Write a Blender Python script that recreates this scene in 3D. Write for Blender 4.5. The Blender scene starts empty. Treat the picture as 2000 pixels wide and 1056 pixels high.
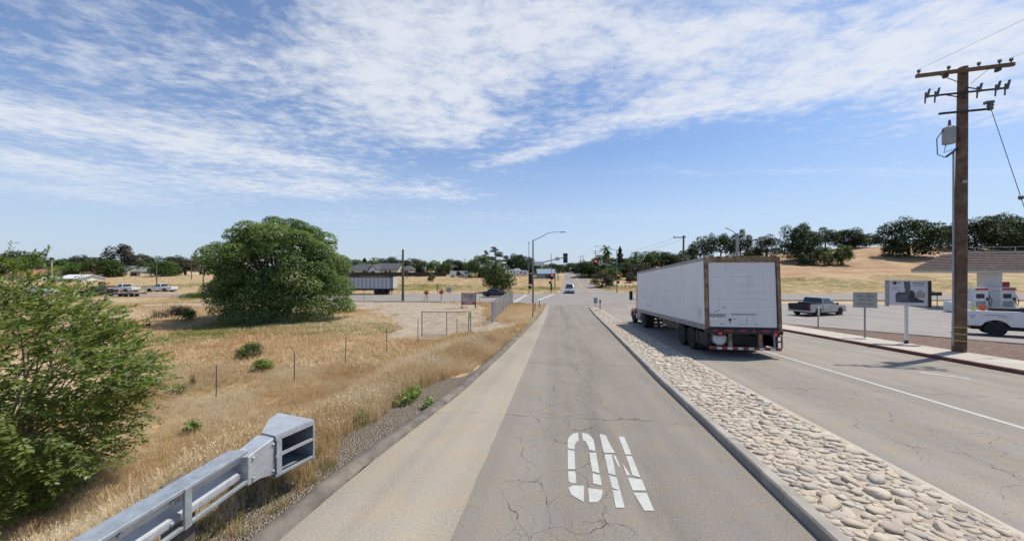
import bpy, bmesh, math, random
import numpy as np
from mathutils import Vector, Matrix
R = math.radians
random.seed(7)
rng = np.random.default_rng(7)
scene = bpy.context.scene
COL = scene.collection

# ------------------------------------------------------------------ camera
F = 688.0                       # focal length in pixels of a 2000 px wide picture
CAMZ = 4.5                      # the level junction is z = 0
cam_d = bpy.data.cameras.new('camera')
cam = bpy.data.objects.new('camera', cam_d)
COL.objects.link(cam)
cam.location = (0, 0, CAMZ)
cam.rotation_euler = (R(90), 0, 0)
cam_d.sensor_width = 36.0
cam_d.lens = 36.0 * F / 2000.0
cam_d.clip_start = 0.05
cam_d.clip_end = 6000
scene.camera = cam

# ------------------------------------------------------------------ sun and sky
SUN_EL, SUN_AZ = R(62), R(67)   # azimuth clockwise from +Y
sd = Vector((math.sin(SUN_AZ) * math.cos(SUN_EL), math.cos(SUN_AZ) * math.cos(SUN_EL), math.sin(SUN_EL)))
sun_d = bpy.data.lights.new('sun', 'SUN')
sun_d.energy = 4.0
sun_d.angle = R(0.6)
sun_d.color = (1.0, 0.94, 0.85)
sun = bpy.data.objects.new('sun', sun_d)
COL.objects.link(sun)
sun.rotation_euler = (-sd).to_track_quat('-Z', 'Y').to_euler()
sun.location = (40, 20, 60)

world = bpy.data.worlds.new('World')
scene.world = world
world.use_nodes = True
WT = world.node_tree
WT.nodes.clear()


class NT:
    """small helper to write node trees"""
    def __init__(self, tree):
        self.t = tree

    def n(self, typ, **kw):
        nd = self.t.nodes.new(typ)
        for k, v in kw.items():
            setattr(nd, k, v)
        return nd

    def put(self, sock, v):
        if isinstance(v, bpy.types.NodeSocket):
            self.t.links.new(v, sock)
        elif v is not None:
            if sock.type == 'RGBA' and hasattr(v, '__len__') and len(v) == 3:
                v = (*v, 1)
            sock.default_value = v

    def math(self, op, a, b=None, c=None, clamp=False):
        nd = self.n('ShaderNodeMath', operation=op, use_clamp=clamp)
        for s, v in zip(nd.inputs, (a, b, c)):
            self.put(s, v)
        return nd.outputs[0]

    def vmath(self, op, a, b=None, scale=None):
        nd = self.n('ShaderNodeVectorMath', operation=op)
        self.put(nd.inputs[0], a)
        if b is not None:
            self.put(nd.inputs[1], b)
        if scale is not None:
            self.put(nd.inputs['Scale'], scale)
        return nd.outputs[1] if op in ('LENGTH', 'DOT_PRODUCT', 'DISTANCE') else nd.outputs[0]

    def noise(self, vec, scale, detail=3, rough=0.55, dist=0.0, dim='3D'):
        nd = self.n('ShaderNodeTexNoise', noise_dimensions=dim)
        self.put(nd.inputs['Vector'], vec)
        self.put(nd.inputs['Scale'], scale)
        nd.inputs['Detail'].default_value = detail
        nd.inputs['Roughness'].default_value = rough
        nd.inputs['Distortion'].default_value = dist
        return nd.outputs[0]

    def ramp(self, fac, lo, hi, a=0.0, b=1.0, smooth=True):
        nd = self.n('ShaderNodeMapRange', interpolation_type='SMOOTHSTEP' if smooth else 'LINEAR')
        self.put(nd.inputs[0], fac)
        for i, v in enumerate((lo, hi, a, b)):
            self.put(nd.inputs[i + 1], v)
        return nd.outputs[0]

    def mix(self, fac, a, b, blend='MIX'):
        nd = self.n('ShaderNodeMix', data_type='RGBA', blend_type=blend)
        self.put(nd.inputs[0], fac)
        self.put(nd.inputs[6], a)
        self.put(nd.inputs[7], b)
        return nd.outputs[2]

    def sep(self, v):
        nd = self.n('ShaderNodeSeparateXYZ')
        self.put(nd.inputs[0], v)
        return nd.outputs

    def comb(self, x, y, z):
        nd = self.n('ShaderNodeCombineXYZ')
        for s, v in zip(nd.inputs, (x, y, z)):
            self.put(s, v)
        return nd.outputs[0]


def build_sky():
    k = NT(WT)
    out = k.n('ShaderNodeOutputWorld')
    bg = k.n('ShaderNodeBackground')
    sky = k.n('ShaderNodeTexSky', sky_type='NISHITA')
    sky.sun_disc = False
    sky.sun_elevation = SUN_EL
    sky.sun_rotation = SUN_AZ
    sky.air_density = 1.0
    sky.dust_density = 0.9
    sky.ozone_density = 1.6
    sky.altitude = 100
    tc = k.n('ShaderNodeTexCoord').outputs['Generated']
    x, y, z = k.sep(tc)[:3]
    zc = k.math('MAXIMUM', z, 0.03)
    # a thin cloud layer at one altitude
    p = k.comb(k.math('DIVIDE', x, zc), k.math('DIVIDE', y, zc), 0.0)
    warp = k.n('ShaderNodeTexNoise')
    k.put(warp.inputs['Vector'], p)
    warp.inputs['Scale'].default_value = 0.9
    warp.inputs['Detail'].default_value = 4
    pw = k.vmath('ADD', p, k.vmath('SCALE', k.vmath('SUBTRACT', warp.outputs['Color'], (0.5, 0.5, 0.5)), scale=0.9))
    pw2 = k.vmath('ADD', p, k.vmath('SCALE', k.vmath('SUBTRACT', warp.outputs['Color'], (0.5, 0.5, 0.5)), scale=0.35))
    px, py = k.sep(pw)[:2]
    # banks of cloud: centre x, y, half sizes, turn, strength
    banks = [(-0.45, 2.0, 0.44, 0.75, 0.35, 1.25), (0.15, 1.4, 0.7, 0.32, 0.2, .7),
             (0.10, 3.10, 0.55, 0.20, -0.75, 0.9), (1.15, 2.15, 1.0, 0.26, -0.45, 0.9),
             (1.55, 1.45, 1.2, 0.5, -0.3, 1.0), (-2.75, 2.75, 1.0, 0.55, 0.5, 0.85),
             (-1.35, 1.62, 0.7, 0.42, 0.2, 0.7), (-3.6, 2.0, 0.8, 0.6, 0.1, 0.6), (-1.6, 2.5, 0.9, 0.55, 0.2, .5),
             (-2.7, 4.3, 1.6, 0.7, 0.1, 0.95), (-5.6, 4.8, 1.2, 0.8, 0.1, 0.85), (-4.6, 3.2, 0.9, .5, .3, .8), (-0.9, 4.6, .5, .5, .3, .5), (-1.9, 3.4, .6, .3, .4, .5),
             (2.9, 1.9, 1.0, 0.5, -0.2, 0.9), (-4.0, 7.0, 4.0, 1.0, 0, .35), (2.0, 6.5, 4.5, .8, 0, .3), (3.4, 3.6, 2.6, .12, 0.0, .45)]
    cov = None
    for cx, cy, hx, hy, a, st in banks:
        dx = k.math('SUBTRACT', px, cx)
        dy = k.math('SUBTRACT', py, cy)
        ca, sa = math.cos(a), math.sin(a)
        u = k.math('MULTIPLY_ADD', dx, ca / hx, k.math('MULTIPLY', dy, sa / hx))
        v = k.math('MULTIPLY_ADD', dy, ca / hy, k.math('MULTIPLY', dx, -sa / hy))
        r2 = k.math('ADD', k.math('MULTIPLY', u, u), k.math('MULTIPLY', v, v))
        w = k.math('MULTIPLY', k.math('POWER', 2.718, k.math('MULTIPLY', r2, -0.8)), st)
        cov = w if cov is None else k.math('ADD', cov, w)
    cov = k.math('ADD', cov, k.ramp(k.noise(p, 0.45, 3), 0.47, 0.80, 0.0, 0.28))
    cov = k.math('MINIMUM', cov, 1.15)
    fine = k.noise(k.vmath('MULTIPLY', pw2, (1.0, 1.25, 1.0)), 7.0, 8, 0.66, 0.0)
    coarse = k.noise(pw2, 2.0, 5, 0.6, 0.0)
    tex = k.math('ADD', k.math('MULTIPLY', fine, 0.62), k.math('MULTIPLY', coarse, 0.38))
    a = k.ramp(k.math('ADD', tex, k.math('MULTIPLY', cov, 0.34)), 0.55, 0.98)
    veil = k.math('MULTIPLY', cov, 0.13)
    a = k.math('MAXIMUM', k.math('MULTIPLY', a, 0.86), veil)
    a = k.math('MULTIPLY', a, k.ramp(z, 0.03, 0.22))
    haze = k.ramp(z, 0.0, 0.42, 0.68, 0.03)
    base = k.mix(haze, k.mix(1.0, sky.outputs[0], (0.66, 0.83, 1.03), 'MULTIPLY'), (4.35, 5.0, 6.1))
    colr = k.mix(a, base, (6.0, 6.2, 6.6))
    k.put(bg.inputs[0], colr)
    bg.inputs[1].default_value = 0.12
    WT.links.new(bg.outputs[0], out.inputs[0])


build_sky()
world.cycles.sampling_method = 'MANUAL'
world.cycles.sample_map_resolution = 512
scene.view_settings.view_transform = 'Standard'
scene.view_settings.look = 'None'
scene.view_settings.exposure = 0.22
scene.view_settings.gamma = 1.0
scene.view_settings.use_curve_mapping = False
scene.render.engine = 'CYCLES'
scene.cycles.max_bounces = 6
scene.cycles.diffuse_bounces = 3
scene.cycles.glossy_bounces = 3
scene.cycles.transparent_max_bounces = 12
scene.cycles.caustics_reflective = False
scene.cycles.caustics_refractive = False

# ------------------------------------------------------------------ road frame and terrain
HEAD = R(7.5)
CH, SH = math.cos(HEAD), math.sin(HEAD)


def st(x, y):
    return x * SH + y * CH, x * CH - y * SH          # along the ramp, to its right


def xy(s, t):
    return t * CH + s * SH, s * CH - t * SH


def sstep(a, b, v):
    u = np.clip((v - a) / (b - a), 0, 1)
    return u * u * (3 - 2 * u)


def zroad(s):
    return 0.055 * 2.5 * np.logaddexp(0, (36.4 - s) / 2.5)


TL_S = [-10, 3.3, 4.6, 8.2, 13.5, 26.9, 36, 43, 60]
TL_T = [-2.75, -2.72, -2.67, -2.3, -2.1, -1.8, -1.7, -1.65, -1.6]
TR_S = [-10, 3, 6.5, 10, 22.5, 30, 38, 43, 60]
TR_T = [2.5, 2.54, 2.62, 2.66, 3.1, 3.32, 3.5, 3.6, 3.6]


def tl(s):
    return np.interp(s, TL_S, TL_T)


def tr(s):
    return np.interp(s, TR_S, TR_T)


def H(x, y):
    x = np.asarray(x, float)
    y = np.asarray(y, float)
    s, t = st(x, y)
    zr = zroad(s)
    zf = -0.5 * sstep(27, 15, y) + 0.10 * np.sin(x * 0.33 + 1) * np.sin(y * 0.29) * sstep(3, 10, -t) * sstep(46, 40, y)
    d = tl(s) - t
    b = sstep(1.0, 7.0, d)
    z = zr * (1 - b) + zf * b
    amp = np.interp(x, [-400, -120, -60, -5, 15, 30, 60], [2.6, 2.6, 3.2, 3.3, 2.2, 1.9, 1.5])
    z = z + amp * sstep(72, 168, y)
    hill = np.clip((x - 20) / 115, 0, 1.25) ** 0.85
    prof = 0.28 * sstep(70, 100, y) + 0.72 * sstep(88, 165, y)
    z = z + hill * prof * 11.5
    z = z + 0.35 * sstep(75, 100, y) * np.sin(x * 0.045 + .6) * np.sin(y * 0.05)
    return z


def at(px, py, Y):
    return Vector(((px - 1000) / F * Y, Y, CAMZ + (528 - py) / F * Y))


def gp(px, py, far=400.0):
    """point of the ground seen at a pixel of the photograph"""
    dx, dz = (px - 1000) / F, (528 - py) / F
    ys = np.concatenate([np.arange(1.5, 80, 0.05), np.arange(80, far, 0.5)])
    g = CAMZ + dz * ys - H(dx * ys, ys)
    i = np.argmax(g < 0)
    if not (g < 0).any():
        i = len(ys) - 1
    Y = float(ys[i])
    return Vector((dx * Y, Y, float(H(dx * Y, Y))))


def hz(x, y):
    return float(H(x, y))


# ------------------------------------------------------------------ mesh helpers
def np_mesh(name, verts, quads, smooth=False):
    verts = np.asarray(verts, np.float32)
    quads = np.asarray(quads, np.int32)
    n, k = quads.shape
    me = bpy.data.meshes.new(name)
    me.vertices.add(len(verts))
    me.vertices.foreach_set('co', verts.ravel())
    me.loops.add(n * k)
    me.loops.foreach_set('vertex_index', quads.ravel())
    me.polygons.add(n)
    me.polygons.foreach_set('loop_start', np.arange(0, n * k, k, dtype=np.int32))
    me.polygons.foreach_set('loop_total', np.full(n, k, np.int32))
    if smooth:
        me.polygons.foreach_set('use_smooth', np.ones(n, bool))
    me.update(calc_edges=True)
    return me


def add_attr(me, name, arr, domain='FACE'):
    a = me.attributes.new(name, 'FLOAT', domain)
    a.data.foreach_set('value', np.asarray(arr, np.float32).ravel())


def link(name, me, parent=None):
    o = bpy.data.objects.new(name, me)
    COL.objects.link(o)
    if parent is not None:
        o.parent = parent
    return o


def tag(o, label=None, cat=None, group=None, kind=None):
    if label:
        o['label'] = label
    if cat:
        o['category'] = cat
    if group:
        o['group'] = group
    if kind:
        o['kind'] = kind
    return o


def empty(name, loc=(0, 0, 0), rot=(0, 0, 0), label=None, cat=None, group=None):
    o = bpy.data.objects.new(name, None)
    o.empty_display_size = 0.3
    COL.objects.link(o)
    o.location = loc
    o.rotation_euler = rot
    return tag(o, label, cat, group)


def copy_tree(o, parent=None):
    c = o.copy()
    COL.objects.link(c)
    c.parent = parent
    for ch in list(o.children):
        copy_tree(ch, c)
    return c


class MB:
    def __init__(self):
        self.v, self.f = [], []

    def add(self, vs, fs):
        b = len(self.v)
        self.v += [tuple(v) for v in vs]
        self.f += [tuple(i + b for i in f) for f in fs]
        return self

    def box(self, c, size, m=None):
        hx, hy, hz_ = size[0] / 2, size[1] / 2, size[2] / 2
        vs = [Vector((x, y, z)) for z in (-hz_, hz_) for x, y in ((-hx, -hy), (hx, -hy), (hx, hy), (-hx, hy))]
        if m is not None:
            vs = [m @ v for v in vs]
        c = Vector(c)
        return self.add([v + c for v in vs], [(3, 2, 1, 0), (4, 5, 6, 7), (0, 1, 5, 4), (1, 2, 6, 5), (2, 3, 7, 6), (3, 0, 4, 7)])

    def bx(self, x0, x1, y0, y1, z0, z1):
        return self.box(((x0 + x1) / 2, (y0 + y1) / 2, (z0 + z1) / 2), (x1 - x0, y1 - y0, z1 - z0))

    def bar(self, a, b, w, h=None, up=(0, 0, 1)):
        a, b = Vector(a), Vector(b)
        d = b - a
        L = d.length
        if L < 1e-6:
            return self
        d.normalize()
        up = Vector(up)
        if abs(d.dot(up)) > 0.98:
            up = Vector((1, 0, 0))
        s_ = d.cross(up).normalized()
        u = s_.cross(d)
        m = Matrix((d, s_, u)).transposed()
        return self.box((a + b) / 2, (L, w, h or w), m)

    def tube(self, pts, r, n=8, cap=True):
        pts = [Vector(p) for p in pts]
        rs = r if hasattr(r, '__len__') else [r] * len(pts)
        vs, fs = [], []
        prev = None
        for i, p in enumerate(pts):
            d = (pts[min(i + 1, len(pts) - 1)] - pts[max(i - 1, 0)]).normalized()
            if prev is None:
                a = Vector((0, 0, 1)) if abs(d.z) < 0.9 else Vector((1, 0, 0))
                s_ = d.cross(a).normalized()
            else:
                s_ = (prev - d * prev.dot(d)).normalized()
            prev = s_
            u = d.cross(s_)
            for k_ in range(n):
                an = 2 * math.pi * k_ / n
                vs.append(p + (s_ * math.cos(an) + u * math.sin(an)) * rs[i])
        for i in range(len(pts) - 1):
            for k_ in range(n):
                a, b = i * n + k_, i * n + (k_ + 1) % n
                fs.append((a, b, b + n, a + n))
        if cap:
            fs.append(tuple(range(n - 1, -1, -1)))
            fs.append(tuple(range((len(pts) - 1) * n, len(pts) * n)))
        return self.add(vs, fs)

    def cyl(self, a, b, r0, r1=None, n=12):
        return self.tube([a, b], [r0, r0 if r1 is None else r1], n)

    def prism(self, outline, axis, a, b):
        """outline: 2-d points; axis 0,1,2: extruded along it from a to b (right-handed order of the other two)"""
        def P(u, v, w):
            return ((w, u, v), (u, w, v), (u, v, w))[axis]
        n = len(outline)
        vs = [P(u, v, a) for u, v in outline] + [P(u, v, b) for u, v in outline]
        fs = [tuple(range(n - 1, -1, -1)), tuple(range(n, 2 * n))] + [(i, (i + 1) % n, (i + 1) % n + n, i + n) for i in range(n)]
        return self.add(vs, fs)

    def lathe(self, prof, c, axis=2, n=16):
        """prof: (radius, height)"""
        c = Vector(c)
        vs, fs = [], []
        for r_, h_ in prof:
            for k_ in range(n):
                an = 2 * math.pi * k_ / n
                q = (r_ * math.cos(an), r_ * math.sin(an), h_)
                q = (q, (q[2], q[0], q[1]), (q[0], q[2], q[1]))[{2: 0, 0: 1, 1: 2}[axis]]
                vs.append(c + Vector(q))
        for i in range(len(prof) - 1):
            for k_ in range(n):
                a, b = i * n + k_, i * n + (k_ + 1) % n
                fs.append((a, b, b + n, a + n))
        fs.append(tuple(range(n)))
        fs.append(tuple(range((len(prof) - 1) * n, len(prof) * n)))
        return self.add(vs, fs)

    def loft(self, rings, close=True):
        n = len(rings[0])
        vs = [p for r_ in rings for p in r_]
        fs = []
        for i in range(len(rings) - 1):
            for k_ in range(n):
                a, b = i * n + k_, i * n + (k_ + 1) % n
                fs.append((a, b, b + n, a + n))
        if close:
            fs.append(tuple(range(n - 1, -1, -1)))
            fs.append(tuple(range((len(rings) - 1) * n, len(rings) * n)))
        return self.add(vs, fs)

    def mesh(self, name, bevel=0, seg=1, smooth=False, angle=40):
        me = bpy.data.meshes.new(name)
        me.from_pydata(self.v, [], self.f)
        bm = bmesh.new()
        bm.from_mesh(me)
        bmesh.ops.recalc_face_normals(bm, faces=bm.faces)
        if bevel:
            es = [e for e in bm.edges if len(e.link_faces) == 2 and e.calc_face_angle(0) > R(angle)]
            bmesh.ops.bevel(bm, geom=es, offset=bevel, segments=seg, profile=0.5, affect='EDGES', clamp_overlap=True)
        if smooth:
            for f_ in bm.faces:
                f_.smooth = True
            for e in bm.edges:
                if len(e.link_faces) == 2 and e.calc_face_angle(0) > R(35):
                    e.smooth = False
        bm.to_mesh(me)
        bm.free()
        return me

    def build(self, name, mat, parent=None, bevel=0, seg=1, smooth=False, label=None):
        me = self.mesh(name, bevel, seg, smooth)
        me.materials.append(mat)
        o = link(name, me, parent)
        if label:
            o['label'] = label
        return o


def text_mesh(txt, size, font_bold=True, extrude=0.002, align='CENTER'):
    cu = bpy.data.curves.new('t', 'FONT')
    cu.body = txt
    cu.size = size
    cu.align_x = align
    cu.align_y = 'CENTER'
    cu.extrude = extrude
    cu.resolution_u = 2
    if font_bold:
        cu.offset = size * 0.018
    o = bpy.data.objects.new('t', cu)
    COL.objects.link(o)
    dg = bpy.context.evaluated_depsgraph_get()
    me = bpy.data.meshes.new_from_object(o.evaluated_get(dg))
    bpy.data.objects.remove(o)
    bpy.data.curves.remove(cu)
    return me


def text_part(name, txt, size, mat, parent, loc, rot, sx=1.0):
    me = text_mesh(txt, size)
    me.materials.clear()
    me.materials.append(mat)
    o = link(name, me, parent)
    o.location = loc
    o.rotation_euler = rot
    o.scale = (sx, 1, 1)
    return o


# ------------------------------------------------------------------ materials
MATS = {}


def new_mat(name):
    m = bpy.data.materials.new(name)
    m.use_nodes = True
    t = m.node_tree
    b = t.nodes['Principled BSDF']
    return m, NT(t), b


def mat(name, col, rough=0.7, metal=0.0, var=0.12, vscale=3.0, dirt=None, dscale=1.5, damt=0.5, bump=0.0, bscale=40.0, spec=0.4, coat=0.0):
    if name in MATS:
        return MATS[name]
    m, k, b = new_mat(name)
    co = k.n('ShaderNodeTexCoord').outputs['Object']
    c0 = tuple(c * (1 - var) for c in col)
    c1 = tuple(min(1, c * (1 + var)) for c in col)
    c = k.mix(k.ramp(k.noise(co, vscale, 5, 0.6), 0.3, 0.7), c0, c1)
    if dirt is not None:
        c = k.mix(k.ramp(k.noise(co, dscale, 7, 0.7, 0.3), 0.62 - damt * 0.25, 0.86 - damt * 0.25), c, dirt)
    k.put(b.inputs['Base Color'], c)
    b.inputs['Roughness'].default_value = rough
    b.inputs['Metallic'].default_value = metal
    b.inputs['Specular IOR Level'].default_value = spec
    b.inputs['Coat Weight'].default_value = coat
    if bump:
        bp = k.n('ShaderNodeBump')
        bp.inputs['Strength'].default_value = bump
        bp.inputs['Distance'].default_value = 0.02
        k.put(bp.inputs['Height'], k.noise(co, bscale, 4))
        k.put(b.inputs['Normal'], bp.outputs[0])
    MATS[name] = m
    return m


def emit_mat(name, col, strength):
    m, k, b = new_mat(name)
    b.inputs['Base Color'].default_value = (*col, 1)
    b.inputs['Emission Color'].default_value = (*col, 1)
    b.inputs['Emission Strength'].default_value = strength
    MATS[name] = m
    return m


def leaf_mat(name, lo, hi, trans=0.35):
    m = bpy.data.materials.new(name)
    m.use_nodes = True
    k = NT(m.node_tree)
    m.node_tree.nodes.clear()
    out = k.n('ShaderNodeOutputMaterial')
    at_ = k.n('ShaderNodeAttribute', attribute_name='tint')
    c = k.mix(at_.outputs['Fac'], lo, hi)
    oi = k.n('ShaderNodeObjectInfo')
    hs = k.n('ShaderNodeHueSaturation')
    k.put(hs.inputs['Hue'], k.ramp(oi.outputs['Random'], 0, 1, 0.485, 0.512, False))
    k.put(hs.inputs['Value'], k.ramp(oi.outputs['Random'], 0, 1, 0.78, 1.2, False))
    k.put(hs.inputs['Color'], c)
    d = k.n('ShaderNodeBsdfDiffuse')
    tr_ = k.n('ShaderNodeBsdfTranslucent')
    g = k.n('ShaderNodeBsdfGlossy')
    g.inputs['Roughness'].default_value = 0.45
    k.put(d.inputs[0], hs.outputs[0])
    k.put(tr_.inputs[0], k.mix(0.5, hs.outputs[0], (hi[0] * 1.3, hi[1] * 1.3, hi[2] * 0.7)))
    g.inputs[0].default_value = (0.8, 0.85, 0.9, 1)
    ms = k.n('ShaderNodeMixShader')
    ms.inputs[0].default_value = trans
    m.node_tree.links.new(d.outputs[0], ms.inputs[1])
    m.node_tree.links.new(tr_.outputs[0], ms.inputs[2])
    m2 = k.n('ShaderNodeMixShader')
    m2.inputs[0].default_value = 0.025
    m.node_tree.links.new(ms.outputs[0], m2.inputs[1])
    m.node_tree.links.new(g.outputs[0], m2.inputs[2])
    m.node_tree.links.new(m2.outputs[0], out.inputs[0])
    MATS[name] = m
    return m


def grass_mat(name, cols):
    """blade colours picked per tuft by the instancer attribute tint"""
    m, k, b = new_mat(name)
    a = k.n('ShaderNodeAttribute', attribute_name='tint', attribute_type='INSTANCER')
    f_ = k.n('ShaderNodeAttribute', attribute_name='btint')
    cr = k.n('ShaderNodeValToRGB')
    el = cr.color_ramp.elements
    while len(el) < len(cols):
        el.new(0.5)
    for i, c in enumerate(cols):
        el[i].position = i / (len(cols) - 1)
        el[i].color = (*c, 1)
    k.put(cr.inputs[0], k.math('ADD', a.outputs['Fac'], k.math('MULTIPLY', k.math('SUBTRACT', f_.outputs['Fac'], 0.5), 0.5), clamp=True))
    k.put(b.inputs['Base Color'], cr.outputs[0])
    b.inputs['Roughness'].default_value = 0.75
    b.inputs['Specular IOR Level'].default_value = 0.2
    tr_ = k.n('ShaderNodeBsdfTranslucent')
    k.put(tr_.inputs[0], cr.outputs[0])
    ms = k.n('ShaderNodeMixShader')
    ms.inputs[0].default_value = 0.3
    m.node_tree.links.new(b.outputs[0], ms.inputs[1])
    m.node_tree.links.new(tr_.outputs[0], ms.inputs[2])
    m.node_tree.links.new(ms.outputs[0], m.node_tree.nodes['Material Output'].inputs[0])
    MATS[name] = m
    return m


def asphalt_mat(name, base, crack=1.0, cracks_t=None, warm=0.5, trans_gap=5.0):
    """worn asphalt; UV = (t, s) in metres"""
    m, k, b = new_mat(name)
    uv = k.n('ShaderNodeUVMap').outputs[0]
    t_, s_ = k.sep(uv)[:2]
    big = k.noise(uv, 0.35, 5, 0.6)
    lane = k.noise(k.comb(k.math('MULTIPLY', t_, 1.6), k.math('MULTIPLY', s_, 0.05), 0.0), 1.0, 4, 0.5)
    fine = k.noise(uv, 60.0, 3, 0.7)
    grit = k.noise(uv, 32.0, 4, 0.75)
    v = k.math('ADD', k.ramp(big, 0.3, 0.7, 0.93, 1.05), k.math('ADD', k.ramp(lane, 0.3, 0.7, -0.09, 0.09), k.math('ADD', k.math('ADD', k.ramp(k.noise(uv, 130.0, 2, 0.7), 0.3, 0.7, -0.22, 0.22, False), k.ramp(fine, 0.25, 0.75, -0.26, 0.26, False)), k.ramp(grit, 0.25, 0.75, -0.20, 0.20, False))))
    c = k.mix(k.ramp(k.noise(uv, 2.2, 5, 0.65), 0.35, 0.7), base, tuple(x * y for x, y in zip(base, (1.09, 1.02, 0.90))))
    c = k.vmath('SCALE', c, scale=v)
    # oil and tyre polish along the lane, sandy wash along its edges
    oil = k.math('MULTIPLY', k.ramp(k.math('ABSOLUTE', k.math('SUBTRACT', t_, 0.75)), 0.1, 1.1, 1.0, 0.0), k.ramp(k.noise(k.comb(k.math('MULTIPLY', t_, 1.2), k.math('MULTIPLY', s_, 0.25), 0.0), 1.5, 5, 0.65), 0.38, 0.68))
    c = k.vmath('SCALE', c, scale=k.ramp(oil, 0.0, 1.0, 1.0, 0.80))
    sand = k.ramp(k.noise(k.comb(k.math('MULTIPLY', t_, 2.5), k.math('MULTIPLY', s_, 0.6), 3.0), 1.3, 6, 0.7), 0.60, 0.74, 0.0, 0.12)
    c = k.mix(sand, c, (0.36, 0.31, 0.245))
    # cracks
    wv = k.vmath('ADD', uv, k.vmath('SCALE', k.vmath('SUBTRACT', k.n_noise_col(uv, 1.3), (0.5, 0.5, 0.5)), scale=0.75))
    vo = k.n('ShaderNodeTexVoronoi', feature='DISTANCE_TO_EDGE', voronoi_dimensions='2D')
    k.put(vo.inputs['Vector'], wv)
    vo.inputs['Scale'].default_value = 1.25
    wid = k.ramp(k.noise(uv, 3.0, 3), 0.35, 0.75, 0.0025, 0.017)
    ln = k.ramp(k.math('DIVIDE', vo.outputs['Distance'], wid), 0.5, 1.0, 1.0, 0.0)
    msk = k.ramp(k.noise(uv, 0.55, 4, 0.7), 0.50, 0.60)
    if cracks_t is not None:
        c0, hw = cracks_t
        msk = k.math('MAXIMUM', k.math('MULTIPLY', k.ramp(k.math('ABSOLUTE', k.math('SUBTRACT', t_, c0)), hw * 0.45, hw, 1.0, 0.0), k.ramp(k.noise(uv, 0.9, 3), 0.3, 0.45)), k.math('MULTIPLY', msk, 0.2))
    v2 = k.n('ShaderNodeTexVoronoi', feature='DISTANCE_TO_EDGE', voronoi_dimensions='2D')
    k.put(v2.inputs['Vector'], k.vmath('MULTIPLY', wv, (1.0, 0.6, 1.0)))
    v2.inputs['Scale'].default_value = 4.2
    ln2 = k.ramp(k.math('DIVIDE', v2.outputs['Distance'], wid), 0.5, 1.2, 0.6, 0.0)
    ln = k.math('MAXIMUM', ln, k.math('MULTIPLY', ln2, k.ramp(k.noise(uv, 1.1, 3), 0.38, 0.48)))
    ck = k.math('MULTIPLY', k.math('MULTIPLY', ln, msk), k.ramp(k.noise(uv, 4.5, 4, 0.6), 0.36, 0.52, 0.4, 1.0))
    # transverse joints
    w2 = k.math('ADD', s_, k.math('MULTIPLY', k.math('SUBTRACT', k.noise(uv, 0.9, 5, 0.6), 0.5), 0.9))
    fr = k.math('ABSOLUTE', k.math('SUBTRACT', k.math('FRACT', k.math('DIVIDE', k.math('ADD', w2, 0.6), trans_gap)), 0.5))
    tw = k.ramp(k.noise(uv, 1.7, 3), 0.35, 0.7, 0.0006, 0.006)
    tj = k.ramp(k.math('DIVIDE', fr, k.math('MULTIPLY', tw, 5.0 / trans_gap)), 0.4, 1.0, 1.0, 0.0)
    ck = k.math('MAXIMUM', ck, k.math('MULTIPLY', tj, 0.85))
    ck = k.math('MULTIPLY', ck, crack)
    c = k.mix(k.math('MULTIPLY', ck, 0.78), c, (0.035, 0.032, 0.03))
    k.put(b.inputs['Base Color'], c)
    b.inputs['Roughness'].default_value = 0.9
    b.inputs['Specular IOR Level'].default_value = 0.25
    bp = k.n('ShaderNodeBump')
    bp.inputs['Strength'].default_value = 0.5
    bp.inputs['Distance'].default_value = 0.02
    k.put(bp.inputs['Height'], k.math('SUBTRACT', k.math('MULTIPLY', fine, 0.4), ck))
    k.put(b.inputs['Normal'], bp.outputs[0])
    MATS[name] = m
    return m


def _n_noise_col(self, vec, scale):
    nd = self.n('ShaderNodeTexNoise')
    self.put(nd.inputs['Vector'], vec)
    nd.inputs['Scale'].default_value = scale
    nd.inputs['Detail'].default_value = 5
    return nd.outputs['Color']


NT.n_noise_col = _n_noise_col

ASPHALT = asphalt_mat('asphalt', (0.228, 0.207, 0.180), 1.0, (0.05, 0.95))
ASPHALT2 = asphalt_mat('asphalt_street', (0.265, 0.238, 0.206), 0.75, (6.4, 1.8), trans_gap=7.0)
ASPHALT3 = asphalt_mat('asphalt_cross', (0.25, 0.232, 0.215), 0.35)
ASPHALT4 = asphalt_mat('asphalt_lot', (0.27, 0.252, 0.235), 0.3)
CONCRETE = asphalt_mat('concrete_shoulder', (0.315, 0.280, 0.228), 0.45, (9, 0.1))
KERBC = mat('kerb_concrete', (0.34, 0.31, 0.262), 0.9, var=0.16, vscale=2.5, dirt=(0.21, 0.185, 0.15), damt=0.35, bump=0.4, bscale=60)
WALKC = mat('walk_concrete', (0.45, 0.40, 0.325), 0.9, var=0.10, vscale=1.2, bump=0.2, bscale=60)
DIKE = mat('asphalt_dike', (0.15, 0.128, 0.105), 0.95, var=0.25, vscale=4, dirt=(0.27, 0.22, 0.165), damt=0.6, bump=0.8, bscale=25)
REDK = mat('red_kerb_paint', (0.115, 0.045, 0.038), 0.8, var=0.2, dirt=(0.21, 0.16, 0.13), damt=0.35)
WPAINT = mat('white_road_paint', (0.46, 0.455, 0.415), 0.8, var=0.08, vscale=6, dirt=(0.30, 0.28, 0.25), dscale=26, damt=0.42)
WPAINT_OLD = mat('worn_road_paint', (0.50, 0.49, 0.45), 0.8, var=0.1, vscale=6, dirt=(0.27, 0.25, 0.22), dscale=5, damt=0.9)
YPAINT = mat('yellow_road_paint', (0.50, 0.37, 0.13), 0.8, var=0.1, dirt=(0.3, 0.27, 0.22), dscale=6, damt=0.5)
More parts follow.
